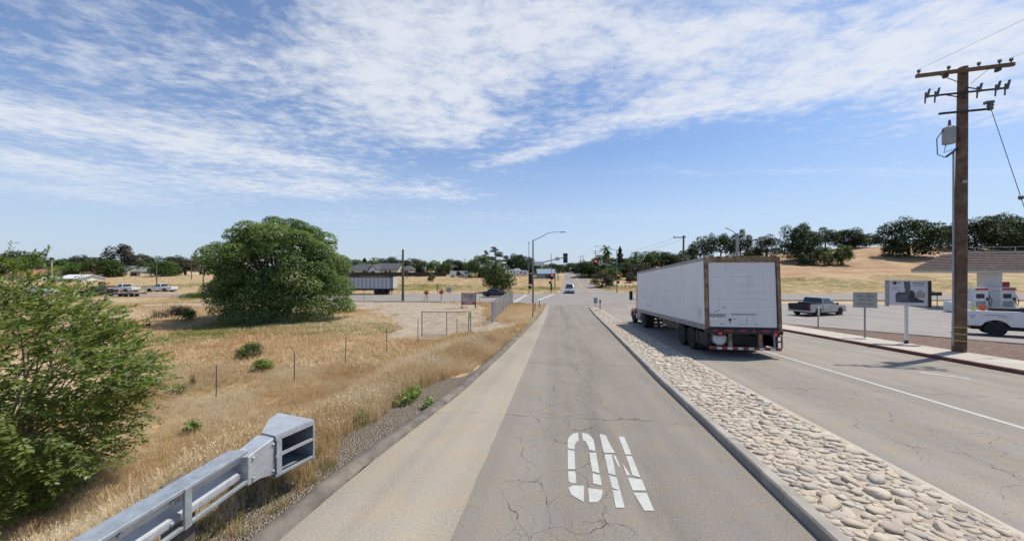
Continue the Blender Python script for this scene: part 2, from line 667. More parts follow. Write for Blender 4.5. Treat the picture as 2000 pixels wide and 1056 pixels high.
GALV = mat('galvanised_steel', (0.33, 0.365, 0.385), 0.5, 0.35, var=0.13, vscale=9, dirt=(0.22, 0.245, 0.26), dscale=13, damt=0.55, bump=0.06, bscale=30)
GALV2 = mat('galvanised_bright', (0.47, 0.49, 0.51), 0.42, 0.4, var=0.10, vscale=7, dirt=(0.33, 0.345, 0.355), dscale=16, damt=0.5)
STEELP = mat('steel_pole', (0.23, 0.245, 0.25), 0.5, 0.5, var=0.1)
DARKM = mat('dark_metal', (0.030, 0.031, 0.034), 0.5, 0.2, var=0.2)
BLACKP = mat('black_plastic', (0.016, 0.016, 0.017), 0.55, var=0.2)
RUBBER = mat('tyre_rubber', (0.022, 0.021, 0.021), 0.85, var=0.3, vscale=6, dirt=(0.07, 0.062, 0.05), damt=0.3)
RIM = mat('wheel_rim', (0.36, 0.36, 0.37), 0.35, 0.7, var=0.1)
GLASS = mat('tinted_glass', (0.018, 0.022, 0.027), 0.06, 0.0, var=0.1, spec=0.8)


def streak_mat(name, col, grime, amt):
    m, k, b = new_mat(name)
    co = k.n('ShaderNodeTexCoord').outputs['Object']
    n1 = k.noise(k.vmath('MULTIPLY', co, (5.0, 5.0, 0.35)), 1.6, 6, 0.7)
    n2 = k.noise(co, 0.9, 6, 0.65)
    n3 = k.noise(co, 14.0, 4, 0.7)
    c = k.mix(k.ramp(n2, 0.35, 0.7), col, tuple(x * 0.93 for x in col))
    c = k.mix(k.math('MULTIPLY', k.ramp(n1, 0.50, 0.78), amt), c, grime)
    c = k.mix(k.ramp(n3, 0.70, 0.78, 0.0, 0.35), c, grime)
    k.put(b.inputs['Base Color'], c)
    b.inputs['Roughness'].default_value = 0.5
    bp = k.n('ShaderNodeBump')
    bp.inputs['Strength'].default_value = 0.25
    bp.inputs['Distance'].default_value = 0.03
    k.put(bp.inputs['Height'], k.noise(co, 1.8, 3))
    k.put(b.inputs['Normal'], bp.outputs[0])
    MATS[name] = m
    return m


WPANEL = streak_mat('white_trailer_paint', (0.80, 0.80, 0.81), (0.55, 0.535, 0.50), 0.5)
DOORP = streak_mat('trailer_door_paint', (0.72, 0.71, 0.70), (0.50, 0.48, 0.45), 0.6)
RUST = mat('rusted_frame', (0.20, 0.125, 0.07), 0.85, var=0.35, vscale=5, dirt=(0.34, 0.27, 0.19), dscale=3, damt=0.7, bump=0.4, bscale=30)
RAILG = mat('grey_rail', (0.32, 0.32, 0.32), 0.6, 0.2, var=0.15, vscale=4, dirt=(0.2, 0.17, 0.14), damt=0.3)
REDT = mat('red_tape', (0.33, 0.025, 0.03), 0.5, var=0.15)
WHT = mat('white_tape', (0.6, 0.6, 0.6), 0.5, var=0.1)
REDL = emit_mat('tail_lamp', (0.55, 0.03, 0.02), 0.2)
SIGR = emit_mat('red_signal_light', (1.0, 0.04, 0.03), 6.0)
AMBER = mat('amber_lens', (0.55, 0.16, 0.02), 0.3)
CABRED = mat('cab_red_paint', (0.36, 0.10, 0.07), 0.4, var=0.1, coat=0.4)
WOODP = mat('pole_wood', (0.125, 0.078, 0.052), 0.9, var=0.35, vscale=3, dirt=(0.21, 0.16, 0.12), dscale=2, damt=0.5, bump=0.6, bscale=18)
WOODG = mat('grey_pole_wood', (0.14, 0.115, 0.09), 0.9, var=0.3, bump=0.5, bscale=18)
ARMW = mat('crossarm_wood', (0.15, 0.10, 0.055), 0.9, var=0.3, vscale=4)
YBAND = mat('yellow_band', (0.5, 0.36, 0.05), 0.7)
PORC = mat('grey_insulator', (0.10, 0.105, 0.11), 0.4)
TRANSF = mat('transformer_grey', (0.30, 0.31, 0.31), 0.6, var=0.1)
WIRE = mat('wire_black', (0.03, 0.03, 0.032), 0.7)
WHITEP = mat('white_paint', (0.68, 0.68, 0.67), 0.5, var=0.06)
SIGNW = mat('sign_white', (0.62, 0.64, 0.64), 0.5, var=0.05)
SIGNG = mat('sign_green', (0.01, 0.12, 0.07), 0.5)
SIGNTXT = mat('sign_text_dark', (0.06, 0.065, 0.075), 0.6)
SIGNTXT2 = mat('sign_text_grey', (0.22, 0.235, 0.24), 0.6)
SIGNRED = mat('sign_red', (0.42, 0.03, 0.035), 0.5)
SIGNNAVY = mat('sign_navy', (0.03, 0.035, 0.10), 0.5)
YTAG = mat('yellow_tag', (0.72, 0.66, 0.20), 0.6)
ORANGE = mat('orange_vinyl', (0.65, 0.14, 0.05), 0.6)
BARK = mat('bark', (0.085, 0.066, 0.05), 0.95, var=0.3, vscale=4, bump=0.8, bscale=14)
TWIG = mat('twig_bark', (0.20, 0.17, 0.13), 0.95, var=0.3, vscale=6)
L_OAK = leaf_mat('oak_leaves', (0.050, 0.088, 0.024), (0.225, 0.30, 0.09), 0.42)
L_DARK = leaf_mat('dark_leaves', (0.022, 0.038, 0.013), (0.066, 0.092, 0.028), 0.22)
L_MID = leaf_mat('mid_leaves', (0.034, 0.062, 0.014), (0.110, 0.165, 0.036), 0.3)
L_LIGHT = leaf_mat('light_leaves', (0.055, 0.095, 0.016), (0.15, 0.21, 0.045), 0.35)
L_BROWN = leaf_mat('brownish_leaves', (0.050, 0.046, 0.028), (0.115, 0.10, 0.062), 0.2)
L_BUSH = leaf_mat('bush_leaves', (0.070, 0.12, 0.018), (0.22, 0.31, 0.06), 0.45)
L_DRY = leaf_mat('dry_bush_leaves', (0.07, 0.055, 0.035), (0.15, 0.125, 0.08), 0.2)

# ================================================================== ground
def in_poly(px, py, poly):
    inside = np.zeros(np.shape(px), bool)
    n = len(poly)
    for i in range(n):
        x0, y0 = poly[i]
        x1, y1 = poly[(i + 1) % n]
        c = ((y0 > py) != (y1 > py)) & (px < (x1 - x0) * (py - y0) / (y1 - y0 + 1e-12) + x0)
        inside ^= c
    return inside


def poly_dist(px, py, poly):
    d = np.full(np.shape(px), 1e9)
    n = len(poly)
    for i in range(n):
        ax, ay = poly[i]
        bx, by = poly[(i + 1) % n]
        vx, vy = bx - ax, by - ay
        u = np.clip(((px - ax) * vx + (py - ay) * vy) / (vx * vx + vy * vy + 1e-12), 0, 1)
        d = np.minimum(d, np.hypot(px - ax - u * vx, py - ay - u * vy))
    return np.where(in_poly(px, py, poly), d, -d)


DIRT = [tuple(gp(a, b)[:2]) for a, b in ((250, 593), (420, 590), (560, 588), (700, 587), (900, 588), (952, 596), (962, 626), (1036, 630), (1010, 641), (955, 648),
                                        (930, 655), (850, 659), (790, 662), (735, 664), (728, 652), (770, 640), (752, 622), (700, 606), (560, 600), (400, 599), (250, 599))]


def axis_coords(segs):
    out = []
    for a, b, st_ in segs:
        out.append(np.arange(a, b, st_))
    return np.unique(np.round(np.concatenate(out), 4))


gx = axis_coords([(-1500, -300, 150), (-300, -100, 12), (-100, -40, 3), (-40, -16, 0.8), (-16, 6, 0.33), (6, 30, 1.0), (30, 160, 3), (160, 400, 15), (400, 1501, 150)])
gy = axis_coords([(-40, -4, 4), (-4, 30, 0.36), (30, 56, 0.7), (56, 180, 2.5), (180, 400, 15), (400, 2601, 200)])
GX, GY = np.meshgrid(gx, gy)
GZ = H(GX, GY) - 0.05
bumpy = 0.05 * np.sin(GX * 2.1 + np.sin(GY * 1.3)) * np.sin(GY * 1.7 + 1) * sstep(2.5, 5, tl(st(GX, GY)[0]) - st(GX, GY)[1]) * sstep(47, 42, GY)
GZ = GZ + bumpy
ny, nx = GX.shape
idx = np.arange(nx * ny).reshape(ny, nx)
quads = np.stack([idx[:-1, :-1], idx[:-1, 1:], idx[1:, 1:], idx[1:, :-1]], -1).reshape(-1, 4)
me = np_mesh('ground', np.stack([GX, GY, GZ], -1).reshape(-1, 3), quads, True)
S_, T_ = st(GX, GY)
D_ = tl(S_) - T_
dirt = sstep(-1.2, 1.2, poly_dist(GX, GY, DIRT))
grav = sstep(1.5, 0.9, D_) * sstep(-0.5, 0.0, D_) * sstep(11, 9, S_) + sstep(0.6, 0.2, D_) * sstep(-0.5, 0.0, D_)
hillm = sstep(88, 104, GY) * sstep(25, 45, GX)
green = sstep(74, 80, GY) * sstep(102, 92, GY) * (0.55 + 0.45 * sstep(10, 30, GX)) + sstep(80, 90, GY) * sstep(150, 120, GY) * sstep(30, -10, GX) * 0.5
add_attr(me, 'dirt', dirt, 'POINT')
add_attr(me, 'gravel', np.clip(grav, 0, 1), 'POINT')
add_attr(me, 'hill', hillm, 'POINT')
add_attr(me, 'green', np.clip(green, 0, 1), 'POINT')


def ground_material():
    m, k, b = new_mat('field_ground')
    co = k.n('ShaderNodeTexCoord').outputs['Object']

    def A(n):
        return k.n('ShaderNodeAttribute', attribute_name=n).outputs['Fac']
    n1 = k.noise(co, 0.13, 6, 0.6, 0.3)
    n2 = k.noise(co, 1.3, 6, 0.65)
    n3 = k.noise(co, 11.0, 4, 0.7)
    streak = k.noise(k.vmath('MULTIPLY', co, (0.25, 1.6, 1.0)), 0.5, 5, 0.65)
    straw = k.mix(k.ramp(n2, 0.32, 0.68), (0.42, 0.295, 0.165), (0.55, 0.42, 0.25))
    straw = k.mix(k.ramp(n3, 0.45, 0.75), straw, (0.55, 0.43, 0.26))
    straw = k.mix(k.ramp(n1, 0.50, 0.66, 0, 0.55), straw, (0.20, 0.19, 0.075))
    gr = k.math('MULTIPLY', A('green'), k.ramp(streak, 0.40, 0.62))
    straw = k.mix(k.math('MULTIPLY', gr, 0.75), straw, (0.165, 0.185, 0.06))
    hillc = k.mix(k.ramp(streak, 0.35, 0.65), (0.36, 0.235, 0.135), (0.47, 0.335, 0.20))
    hillc = k.mix(k.ramp(n1, 0.42, 0.62), hillc, (0.34, 0.215, 0.125))
    c = k.mix(A('hill'), straw, hillc)
    dcol = k.mix(k.ramp(n2, 0.3, 0.7), (0.31, 0.25, 0.18), (0.45, 0.375, 0.285))
    dcol = k.mix(k.ramp(n3, 0.5, 0.8), dcol, (0.25, 0.195, 0.13))
    dm = k.ramp(k.math('ADD', A('dirt'), k.math('MULTIPLY', k.math('SUBTRACT', k.noise(co, 0.45, 6, 0.65), 0.5), 2.3)), 0.38, 0.66)
    c = k.mix(dm, c, dcol)
    vo = k.n('ShaderNodeTexVoronoi')
    k.put(vo.inputs['Vector'], co)
    vo.inputs['Scale'].default_value = 42
    gcol = k.mix(k.sep(vo.outputs['Color'])[0], (0.25, 0.20, 0.145), (0.46, 0.39, 0.30))
    gm = k.ramp(k.math('ADD', A('gravel'), k.math('MULTIPLY', k.math('SUBTRACT', n2, 0.5), 0.9)), 0.40, 0.60)
    c = k.mix(gm, c, gcol)
    k.put(b.inputs['Base Color'], c)
    b.inputs['Roughness'].default_value = 0.95
    b.inputs['Specular IOR Level'].default_value = 0.1
    bp = k.n('ShaderNodeBump')
    bp.inputs['Strength'].default_value = 0.9
    bp.inputs['Distance'].default_value = 0.12
    k.put(bp.inputs['Height'], k.math('ADD', k.math('MULTIPLY', n3, 0.5), k.math('ADD', n2, k.math('MULTIPLY', vo.outputs['Distance'], gm))))
    k.put(b.inputs['Normal'], bp.outputs[0])
    return m


me.materials.append(ground_material())
ground = tag(link('ground', me), kind='structure')


# ================================================================== paved sheets
def strip(name, ss, tls, trs, off, mtl, nt=8, kind='structure', parent=None, frame=True, prof=None):
    """sheet between two edges t(s) (or x(y) when frame is False) laid on the terrain"""
    vs, uvs = [], []
    for s_, a, b in zip(ss, tls, trs):
        for j in range(nt + 1):
            t_ = a + (b - a) * j / nt
            x_, y_ = xy(s_, t_) if frame else (t_, s_)
            z_ = hz(x_, y_) if not frame or s_ > 34 else float(zroad(s_))
            vs.append((x_, y_, z_ + (off if prof is None else prof[j])))
            uvs.append((t_, s_))
    n = nt + 1
    fs = [(i * n + j, i * n + j + 1, (i + 1) * n + j + 1, (i + 1) * n + j) for i in range(len(ss) - 1) for j in range(nt)]
    me = np_mesh(name, vs, fs, True)
    uv = me.uv_layers.new(name='UVMap')
    li = np.array(fs).ravel()
    uv.data.foreach_set('uv', np.array(uvs, np.float32)[li].ravel())
    me.materials.append(mtl)
    o = link(name, me, parent)
    if kind:
        o['kind'] = kind
    return o


SS = np.concatenate([np.arange(-8, 28, 1.0), np.arange(28, 50.01, 0.5)])
SHO = -1.05
SF = np.arange(-8, 50.01, 0.3)
strip('ramp_road', SF, SHO + rng.normal(size=len(SF)) * .006, tr(SF) + 0.05, 0.03, ASPHALT, 12)
strip('concrete_shoulder', SS, tl(SS), [SHO + 0.15] * len(SS), 0.024, CONCRETE, 4)
# asphalt dike along the left edge
dk = SS[SS < 40]
vs, fs = [], []
prof = [(0.0, 0.02), (-0.03, 0.075), (-0.10, 0.10), (-0.18, 0.095), (-0.28, 0.03), (-0.4, -0.05)]
dk = np.arange(-8, 39, 0.35)
for s_ in dk:
    for a, h_ in prof:
        j = random.uniform(-0.02, 0.02)
        x_, y_ = xy(s_, float(tl(s_)) + a + j)
        vs.append((x_, y_, float(zroad(s_)) + h_ * random.uniform(0.8, 1.1)))
n = len(prof)
for i in range(len(dk) - 1):
    for j in range(n - 1):
        fs.append((i * n + j, (i + 1) * n + j, (i + 1) * n + j + 1, i * n + j + 1))
me = np_mesh('asphalt_dike', vs, fs, True)
me.materials.append(DIKE)
tag(link('asphalt_dike', me), kind='structure')
ST2 = np.concatenate([np.arange(-8, 28, 1.0), np.arange(28, 52.01, 0.5)])


def tmr(s_):
    return np.interp(s_, [-10, 8, 27, 40, 43.2], [4.66, 4.7, 4.95, 4.92, 4.7])


strip('street_road', ST2, np.where(ST2 < 43.4, tmr(ST2) - 0.02, 3.7), [14.02] * len(ST2), 0.02, ASPHALT2, 14)
SL = np.concatenate([np.arange(-8, 28, 2.0), np.arange(28, 53.01, 0.75)])
strip('parking_lot', SL, np.where(SL < 30, 15.9, 14.03), [110.0] * len(SL), 0.012, ASPHALT4, 40)
yy = np.arange(47, 69.01, 1.0)
cx = np.concatenate([np.arange(-300, -60, 20.0), np.arange(-60, 80, 2.0), np.arange(80, 321, 20.0)])


def yn(x_):
    return np.interp(x_, [-300, -50, -34, -14, 0, 4, 10, 26, 300], [61, 61, 52, 50.8, 49.5, 45.8, 45.5, 52.5, 52.5])


vs, uvs, fs = [], [], []
NTC = 10
for x_ in cx:
    for j in range(NTC + 1):
        y_ = float(yn(x_)) + (68.2 - float(yn(x_))) * j / NTC
        vs.append((x_, y_, hz(x_, y_) + 0.034))
        uvs.append((y_, x_))
n = NTC + 1
fs = [(i * n + j, (i + 1) * n + j, (i + 1) * n + j + 1, i * n + j + 1) for i in range(len(cx) - 1) for j in range(NTC)]
me = np_mesh('cross_road', vs, fs, True)
uvl = me.uv_layers.new(name='UVMap')
uvl.data.foreach_set('uv', np.array(uvs, np.float32)[np.array(fs).ravel()].ravel())
me.materials.append(ASPHALT3)
tag(link('cross_road', me), kind='structure')
YF = np.arange(67.5, 205, 2.5)
FL = np.interp(YF, [67, 70, 75, 170, 205], [6.5, 9.3, 10.2, 25.6, 28.0])
FR = np.interp(YF, [67, 70, 76, 84, 170, 205], [27, 22.5, 20.6, 20.8, 31.8, 34.6])
strip('far_road', YF, FL, FR, 0.02, ASPHALT3, 6, frame=False)


# ------------------------------------------------------------------ painted marks
def flat_poly(name, pts, off, mtl, parent=None, kind='structure', thick=0.0):
    vs = [(p[0], p[1], hz(p[0], p[1]) + off) for p in pts]
    me = bpy.data.meshes.new(name)
    me.from_pydata(vs, [], [tuple(range(len(vs)))])
    me.materials.append(mtl)
    o = link(name, me, parent)
    if kind and parent is None:
        o['kind'] = kind
    return o


def line_mark(name, a, b, w, mtl, off=0.026, step=1.0):
    a, b = Vector(a[:2]), Vector(b[:2])
    L = (b - a).length
    n = max(1, int(L / step))
    sd_ = Vector((-(b - a).y, (b - a).x)).normalized() * w / 2
    vs, fs = [], []
    for i in range(n + 1):
        p = a.lerp(b, i / n)
        for q in (p + sd_, p - sd_):
            vs.append((q.x, q.y, hz(q.x, q.y) + off))
    fs = [(2 * i, 2 * i + 1, 2 * i + 3, 2 * i + 2) for i in range(n)]
    me = np_mesh(name, vs, fs)
    me.materials.append(mtl)
    return tag(link(name, me), kind='structure')


line_mark('lane_line', xy(-6, 8.42), xy(45, 8.62), 0.13, WPAINT)
line_mark('worn_lane_arrow', gp(1795, 728), gp(1895, 742), 0.22, WPAINT_OLD)
line_mark('crosswalk_line', gp(1003, 591), gp(1028, 576.5), 0.5, WPAINT, 0.045)
line_mark('crosswalk_line', gp(1051, 587), gp(1082, 574.5), 0.5, WPAINT, 0.045)
line_mark('limit_line', gp(1196, 603), gp(1236, 604), 0.35, WPAINT_OLD, 0.03)
for dx in (-0.15, 0.15):
    p0, p1 = Vector((15.6 + dx, 70)), Vector((28.7 + dx, 170))
    line_mark('centre_line', p0, p1, 0.16, YPAINT, 0.06, 2.5)
line_mark('centre_line', (-33, 59.5), (-4, 59.5), 0.3, YPAINT, 0.045, 4)
line_mark('centre_line', (34, 60.5), (250, 60.5), 0.3, YPAINT, 0.045, 4)

LET = {'letter_o': [[(1430, 295), (1395, 305), (1370, 328), (1363, 350), (1363, 405), (1408, 410), (1408, 378), (1416, 362), (1435, 350)],
                    [(1363, 412), (1407, 418), (1412, 548), (1364, 540)],
                    [(1365, 550), (1413, 556), (1419, 636), (1385, 635), (1368, 620)],
                    [(1366, 660), (1400, 655), (1468, 657), (1468, 758), (1440, 750), (1410, 733), (1385, 705)],
                    [(1455, 300), (1495, 310), (1520, 328), (1532, 350), (1543, 420), (1502, 415), (1494, 380), (1480, 360), (1460, 350)],
                    [(1503, 428), (1547, 430), (1570, 565), (1522, 560)],
                    [(1524, 571), (1572, 575), (1586, 650), (1528, 642)],
                    [(1495, 659), (1590, 675), (1588, 710), (1574, 738), (1555, 753), (1530, 763), (1503, 758)]],
       'letter_n': [[(1570, 310), (1610, 312), (1642, 380), (1672, 436), (1598, 430)],
                    [(1602, 440), (1650, 444), (1676, 576), (1628, 570)],
                    [(1655, 446), (1676, 448), (1706, 526), (1690, 514)],
                    [(1631, 584), (1681, 590), (1702, 680), (1652, 672)],
                    [(1655, 682), (1704, 688), (1734, 797), (1676, 792)],
                    [(1693, 320), (1730, 322), (1778, 446), (1738, 444)],
                    [(1742, 454), (1780, 458), (1836, 592), (1785, 586)],
                    [(1718, 498), (1772, 582), (1746, 578)],
                    [(1752, 597), (1846, 605), (1874, 685), (1786, 682)],
                    [(1789, 691), (1877, 693), (1926, 817), (1862, 810), (1820, 750)]]}
mk = tag(empty('painted_word'), kind='structure')
for nm, pieces in LET.items():
    le = MB()
    for pc in pieces:
        ps = []
        for a, b in pc:
            g_ = gp(700 + a / 3.3333, 760 + b / 3.3333)
            ps.append(g_)
        le.add([(p.x, p.y, float(zroad(st(p.x, p.y)[0])) + 0.036) for p in ps], [tuple(range(len(ps)))])
    # one stencilled letter: its strokes are separated only by the stencil's bridges
    me = bpy.data.meshes.new(nm)
    me.from_pydata(le.v, [], le.f)
    bm = bmesh.new()
    bm.from_mesh(me)
    bmesh.ops.triangulate(bm, faces=bm.faces)
    for f_ in bm.faces:
        if f_.normal.z < 0:
            f_.normal_flip()
    bm.to_mesh(me)
    bm.free()
    me.materials.append(WPAINT)
    link(nm, me, mk)


# ------------------------------------------------------------------ kerbs
def kerb(name, fn, s0, s1, width, h_, mtl, seg=3.0, gap=0.012, low=-0.1, jog=0.0):
    root = tag(empty(name), kind='structure')
    s_ = s0
    while s_ < s1 - 0.2:
        e = min(s_ + seg, s1)
        n = max(2, int((e - s_) / 0.75) + 1)
        rings = []
        for u in np.linspace(s_ + gap / 2, e - gap / 2, n):
            t0 = float(fn(u))
            zz = float(zroad(u))
            r_ = []
            for tt, hh in ((t0, low), (t0 + 0.015, h_ - 0.025), (t0 + 0.035, h_), (t0 + width - 0.01, h_), (t0 + width, h_ - 0.01), (t0 + width, low)):
                x_, y_ = xy(u, tt)
                r_.append((x_, y_, zz + hh))
            rings.append(r_)
        MB().loft(rings).build('kerb_segment', mtl, root)
        s_ = e
    return root


kerb('median_kerb', lambda s_: tr(s_) + 0.02, -6, 43, 0.17, 0.165, KERBC)
kerb('median_edging', lambda s_: tmr(s_) - 0.13, -6, 43, 0.13, 0.07, WALKC, 3.0)
kerb('street_kerb', lambda s_: 14.0, -6, 29, 0.16, 0.15, REDK, 3.2)
# nose of the median
ns = [xy(43.0, 3.62), xy(43.35, 3.8), xy(43.5, 4.2), xy(43.35, 4.6), xy(43.0, 4.8)]
tag(MB().add([(p[0], p[1], hz(*p) - 0.1) for p in ns] + [(p[0], p[1], hz(*p) + 0.16) for p in ns], [(0, 1, 6, 5), (1, 2, 7, 6), (2, 3, 8, 7), (3, 4, 9, 8), (4, 0, 5, 9), (5, 6, 7, 8, 9), (4, 3, 2, 1, 0)]).build('median_nose', KERBC), kind='structure')
# sidewalk slabs
walk = tag(empty('sidewalk'), kind='structure')
s_ = -6.0
while s_ < 29:
    e = min(s_ + 1.8, 29)
    rings = []
    for u in (s_ + 0.008, e - 0.008):
        r_ = []
        for tt, hh in ((14.16, -0.05), (14.16, 0.148), (16.05, 0.155), (16.05, -0.05)):
            x_, y_ = xy(u, tt)
            r_.append((x_, y_, float(zroad(u)) + hh))
        rings.append(r_)
    MB().loft(rings).build('paving_slab', WALKC, walk)
    s_ = e
# planting bed between sidewalk and car park
MULCH = mat('bark_mulch', (0.145, 0.092, 0.066), 0.95, var=0.35, vscale=9, dirt=(0.24, 0.175, 0.13), dscale=4, damt=0.6, bump=1.0, bscale=30)
nb = [(-6, 30.0), (4, 29.0), (10.5, 27.0), (16, 24.2), (20.2, 21.2), (22.8, 19.6), (25.5, 18.0), (27.6, 17.0), (28.6, 16.3)]
bs = np.concatenate([np.arange(-6, 28, 0.7), [28.6]])
bt = np.interp(bs, [a for a, b in nb], [b for a, b in nb])
vs, fs = [], []
NB = 12
for s_, t1 in zip(bs, bt):
    for j in range(NB + 1):
        t_ = 16.05 + (t1 - 16.05) * j / NB
        x_, y_ = xy(s_, t_)
        edge = min(j, NB - j) / NB
        vs.append((x_, y_, float(zroad(s_)) + 0.10 + 0.12 * edge + random.uniform(-0.02, 0.02)))
n = NB + 1
fs = [(i * n + j, i * n + j + 1, (i + 1) * n + j + 1, (i + 1) * n + j) for i in range(len(bs) - 1) for j in range(NB)]
me = np_mesh('planting_bed', vs, fs, True)
me.materials.append(MULCH)
tag(link('planting_bed', me), kind='structure')
rings = []
for s_, t1 in zip(bs, bt):
    r_ = []
    for tt, hh in ((t1, -0.05), (t1, 0.15), (t1 + 0.15, 0.15), (t1 + 0.15, -0.05)):
        x_, y_ = xy(s_, tt)
        r_.append((x_, y_, float(zroad(s_)) + hh))
    rings.append(r_)
tag(MB().loft(rings).build('bed_kerb', KERBC), kind='structure')
# low kerb line of the car park towards the cross road
tag(MB().bx(26, 118, 52.35, 52.5, -0.05, 0.14).build('lot_kerb', KERBC), kind='structure')


# ------------------------------------------------------------------ cobbled median
BED = mat('median_mortar', (0.43, 0.365, 0.28), 0.95, var=0.25, vscale=5, dirt=(0.28, 0.22, 0.155), dscale=8, damt=0.5, bump=0.8, bscale=35)
sb = np.arange(-6, 43.01, 0.5)
med = strip('median_strip', sb, tr(sb) + 0.185, tmr(sb) - 0.132, 0.103, BED, 4)
med['kind'] = 'structure'


def stone_mat():
    m, k, b = new_mat('cobble_stone')
    oi = k.n('ShaderNodeObjectInfo').outputs['Random']
    geo = k.n('ShaderNodeNewGeometry').outputs['Random Per Island']
    r_ = k.math('FRACT', k.math('ADD', k.math('MULTIPLY', oi, 7.31), geo))
    cr = k.n('ShaderNodeValToRGB')
    cols = [(0.0, (0.50, 0.42, 0.31)), (0.22, (0.44, 0.38, 0.30)), (0.4, (0.56, 0.48, 0.37)), (0.55, (0.38, 0.345, 0.30)), (0.66, (0.49, 0.40, 0.30)), (0.80, (0.54, 0.48, 0.40)), (0.92, (0.29, 0.255, 0.235)), (1.0, (0.40, 0.30, 0.23))]
    el = cr.color_ramp.elements
    while len(el) < len(cols):
        el.new(0.5)
    for e, (p, c) in zip(el, cols):
        e.position = p
        e.color = (*c, 1)
    k.put(cr.inputs[0], r_)
    co = k.n('ShaderNodeTexCoord').outputs['Object']
    v = k.ramp(k.noise(co, 9, 5, 0.65), 0.3, 0.7, 0.82, 1.15)
    k.put(b.inputs['Base Color'], k.mix(k.ramp(k.noise(k.n('ShaderNodeNewGeometry').outputs['Position'], 7, 5, 0.7), 0.45, 0.65, 0.0, 0.5), k.vmath('SCALE', cr.outputs[0], scale=v), (0.43, 0.37, 0.29)))
    b.inputs['Roughness'].default_value = 0.85
    b.inputs['Specular IOR Level'].default_value = 0.25
    return m


STONE = stone_mat()
variants = []
for q in range(8):
    vs = []
    rr = [(0.6, -0.5), (1.0, -0.1), (0.96, 0.26), (0.64, 0.5)]
    NR = 8
    for ri, (r_, h_) in enumerate(rr):
        for k_ in range(NR):
            an = 2 * math.pi * (k_ + 0.5 * (ri % 2)) / NR
            j = 1 + random.uniform(-0.24, 0.24)
            vs.append((r_ * math.cos(an) * j, r_ * math.sin(an) * j, h_ * random.uniform(0.8, 1.2)))
    vs.append((random.uniform(-.15, .15), random.uniform(-.15, .15), 0.56))
    fs = []
    for i in range(len(rr) - 1):
        for k_ in range(NR):
            a, b = i * NR + k_, i * NR + (k_ + 1) % NR
            fs.append((a, b, b + NR, a + NR))
    fs += [(3 * NR + k_, 3 * NR + (k_ + 1) % NR, 4 * NR) for k_ in range(NR)]
    me = bpy.data.meshes.new('cobblestone')
    me.from_pydata(vs, [], fs)
    for p in me.polygons:
        p.use_smooth = True
    me.materials.append(STONE)
    variants.append(me)
cell = {}
stones = []
for it in range(46000):
    s_ = 1.0 + 42 * random.random() ** 1.25
    big = random.random()
    frac = it / 46000
    rad = (0.112 if big > 0.82 else 0.080) if frac < 0.05 else (0.060 if frac < 0.30 else (0.048 if frac < .65 else 0.034))
    rad *= random.uniform(0.85, 1.2)
    a, b = float(tr(s_)) + 0.2, float(tmr(s_)) - 0.15
    if b - a < 0.3:
        continue
    t_ = random.uniform(a + rad * .8, b - rad * .8)
    ci, cj = int(s_ / 0.4), int(t_ / 0.4)
    ok = True
    for i in (-1, 0, 1):
        for j in (-1, 0, 1):
            for (s2, t2, r2) in cell.get((ci + i, cj + j), ()):
                if (s_ - s2) ** 2 + (t_ - t2) ** 2 < (0.86 * (rad + r2)) ** 2:
                    ok = False
                    break
            if not ok:
                break
        if not ok:
            break
    if ok:
        cell.setdefault((ci, cj), []).append((s_, t_, rad))
        stones.append((s_, t_, rad))
stones_seen = []
for (s_, t_, rad) in stones:
    x_, y_ = xy(s_, t_)
    inv = y_ > 2.2 and x_ / y_ < 1.5 and (CAMZ - zroad(s_)) / y_ < 0.80
    stones_seen.append((rad / max(y_, 0.5) if inv else 0, s_, t_, rad))
stones_seen.sort(reverse=True)
rest_v, rest_f = [], []
VN = [np.array([v.co[:] for v in me.vertices]) for me in variants]
FN = [[tuple(p.vertices) for p in me.polygons] for me in variants]
for i, (q, s_, t_, rad) in enumerate(stones_seen):
    x_, y_ = xy(s_, t_)
    z_ = float(zroad(s_)) + 0.096 + rad * 0.10
    sx, sy, sz = rad * random.uniform(0.95, 1.5), rad * random.uniform(0.62, 0.95), rad * random.uniform(0.5, 0.9)
    rz = random.uniform(-0.7, 0.7) if random.random() < .7 else random.uniform(0, 6.28)
    vi = random.randrange(8)
    if i < 300:
        o = link('cobblestone', variants[vi], med)
        o.location = (x_, y_, z_)
        o.rotation_euler = (random.uniform(-.15, .15), random.uniform(-.15, .15), rz)
        o.scale = (sx, sy, sz)
    else:
        c_, s2 = math.cos(rz), math.sin(rz)
        v = VN[vi] * (sx, sy, sz)
        v = np.stack([v[:, 0] * c_ - v[:, 1] * s2 + x_, v[:, 0] * s2 + v[:, 1] * c_ + y_, v[:, 2] + z_], -1)
        b = len(rest_v)
        rest_v += v.tolist()
        rest_f += [tuple(a + b for a in f_) for f_ in FN[vi]]
me = bpy.data.meshes.new('distant_cobblestones')
me.from_pydata(rest_v, [], rest_f)
me.polygons.foreach_set('use_smooth', np.ones(len(me.polygons), bool))
me.materials.append(STONE)
tag(link('distant_cobblestones', me, med), kind='stuff')

# ================================================================== vegetation
def unit(v):
    return v / (np.linalg.norm(v, axis=-1, keepdims=True) + 1e-9)


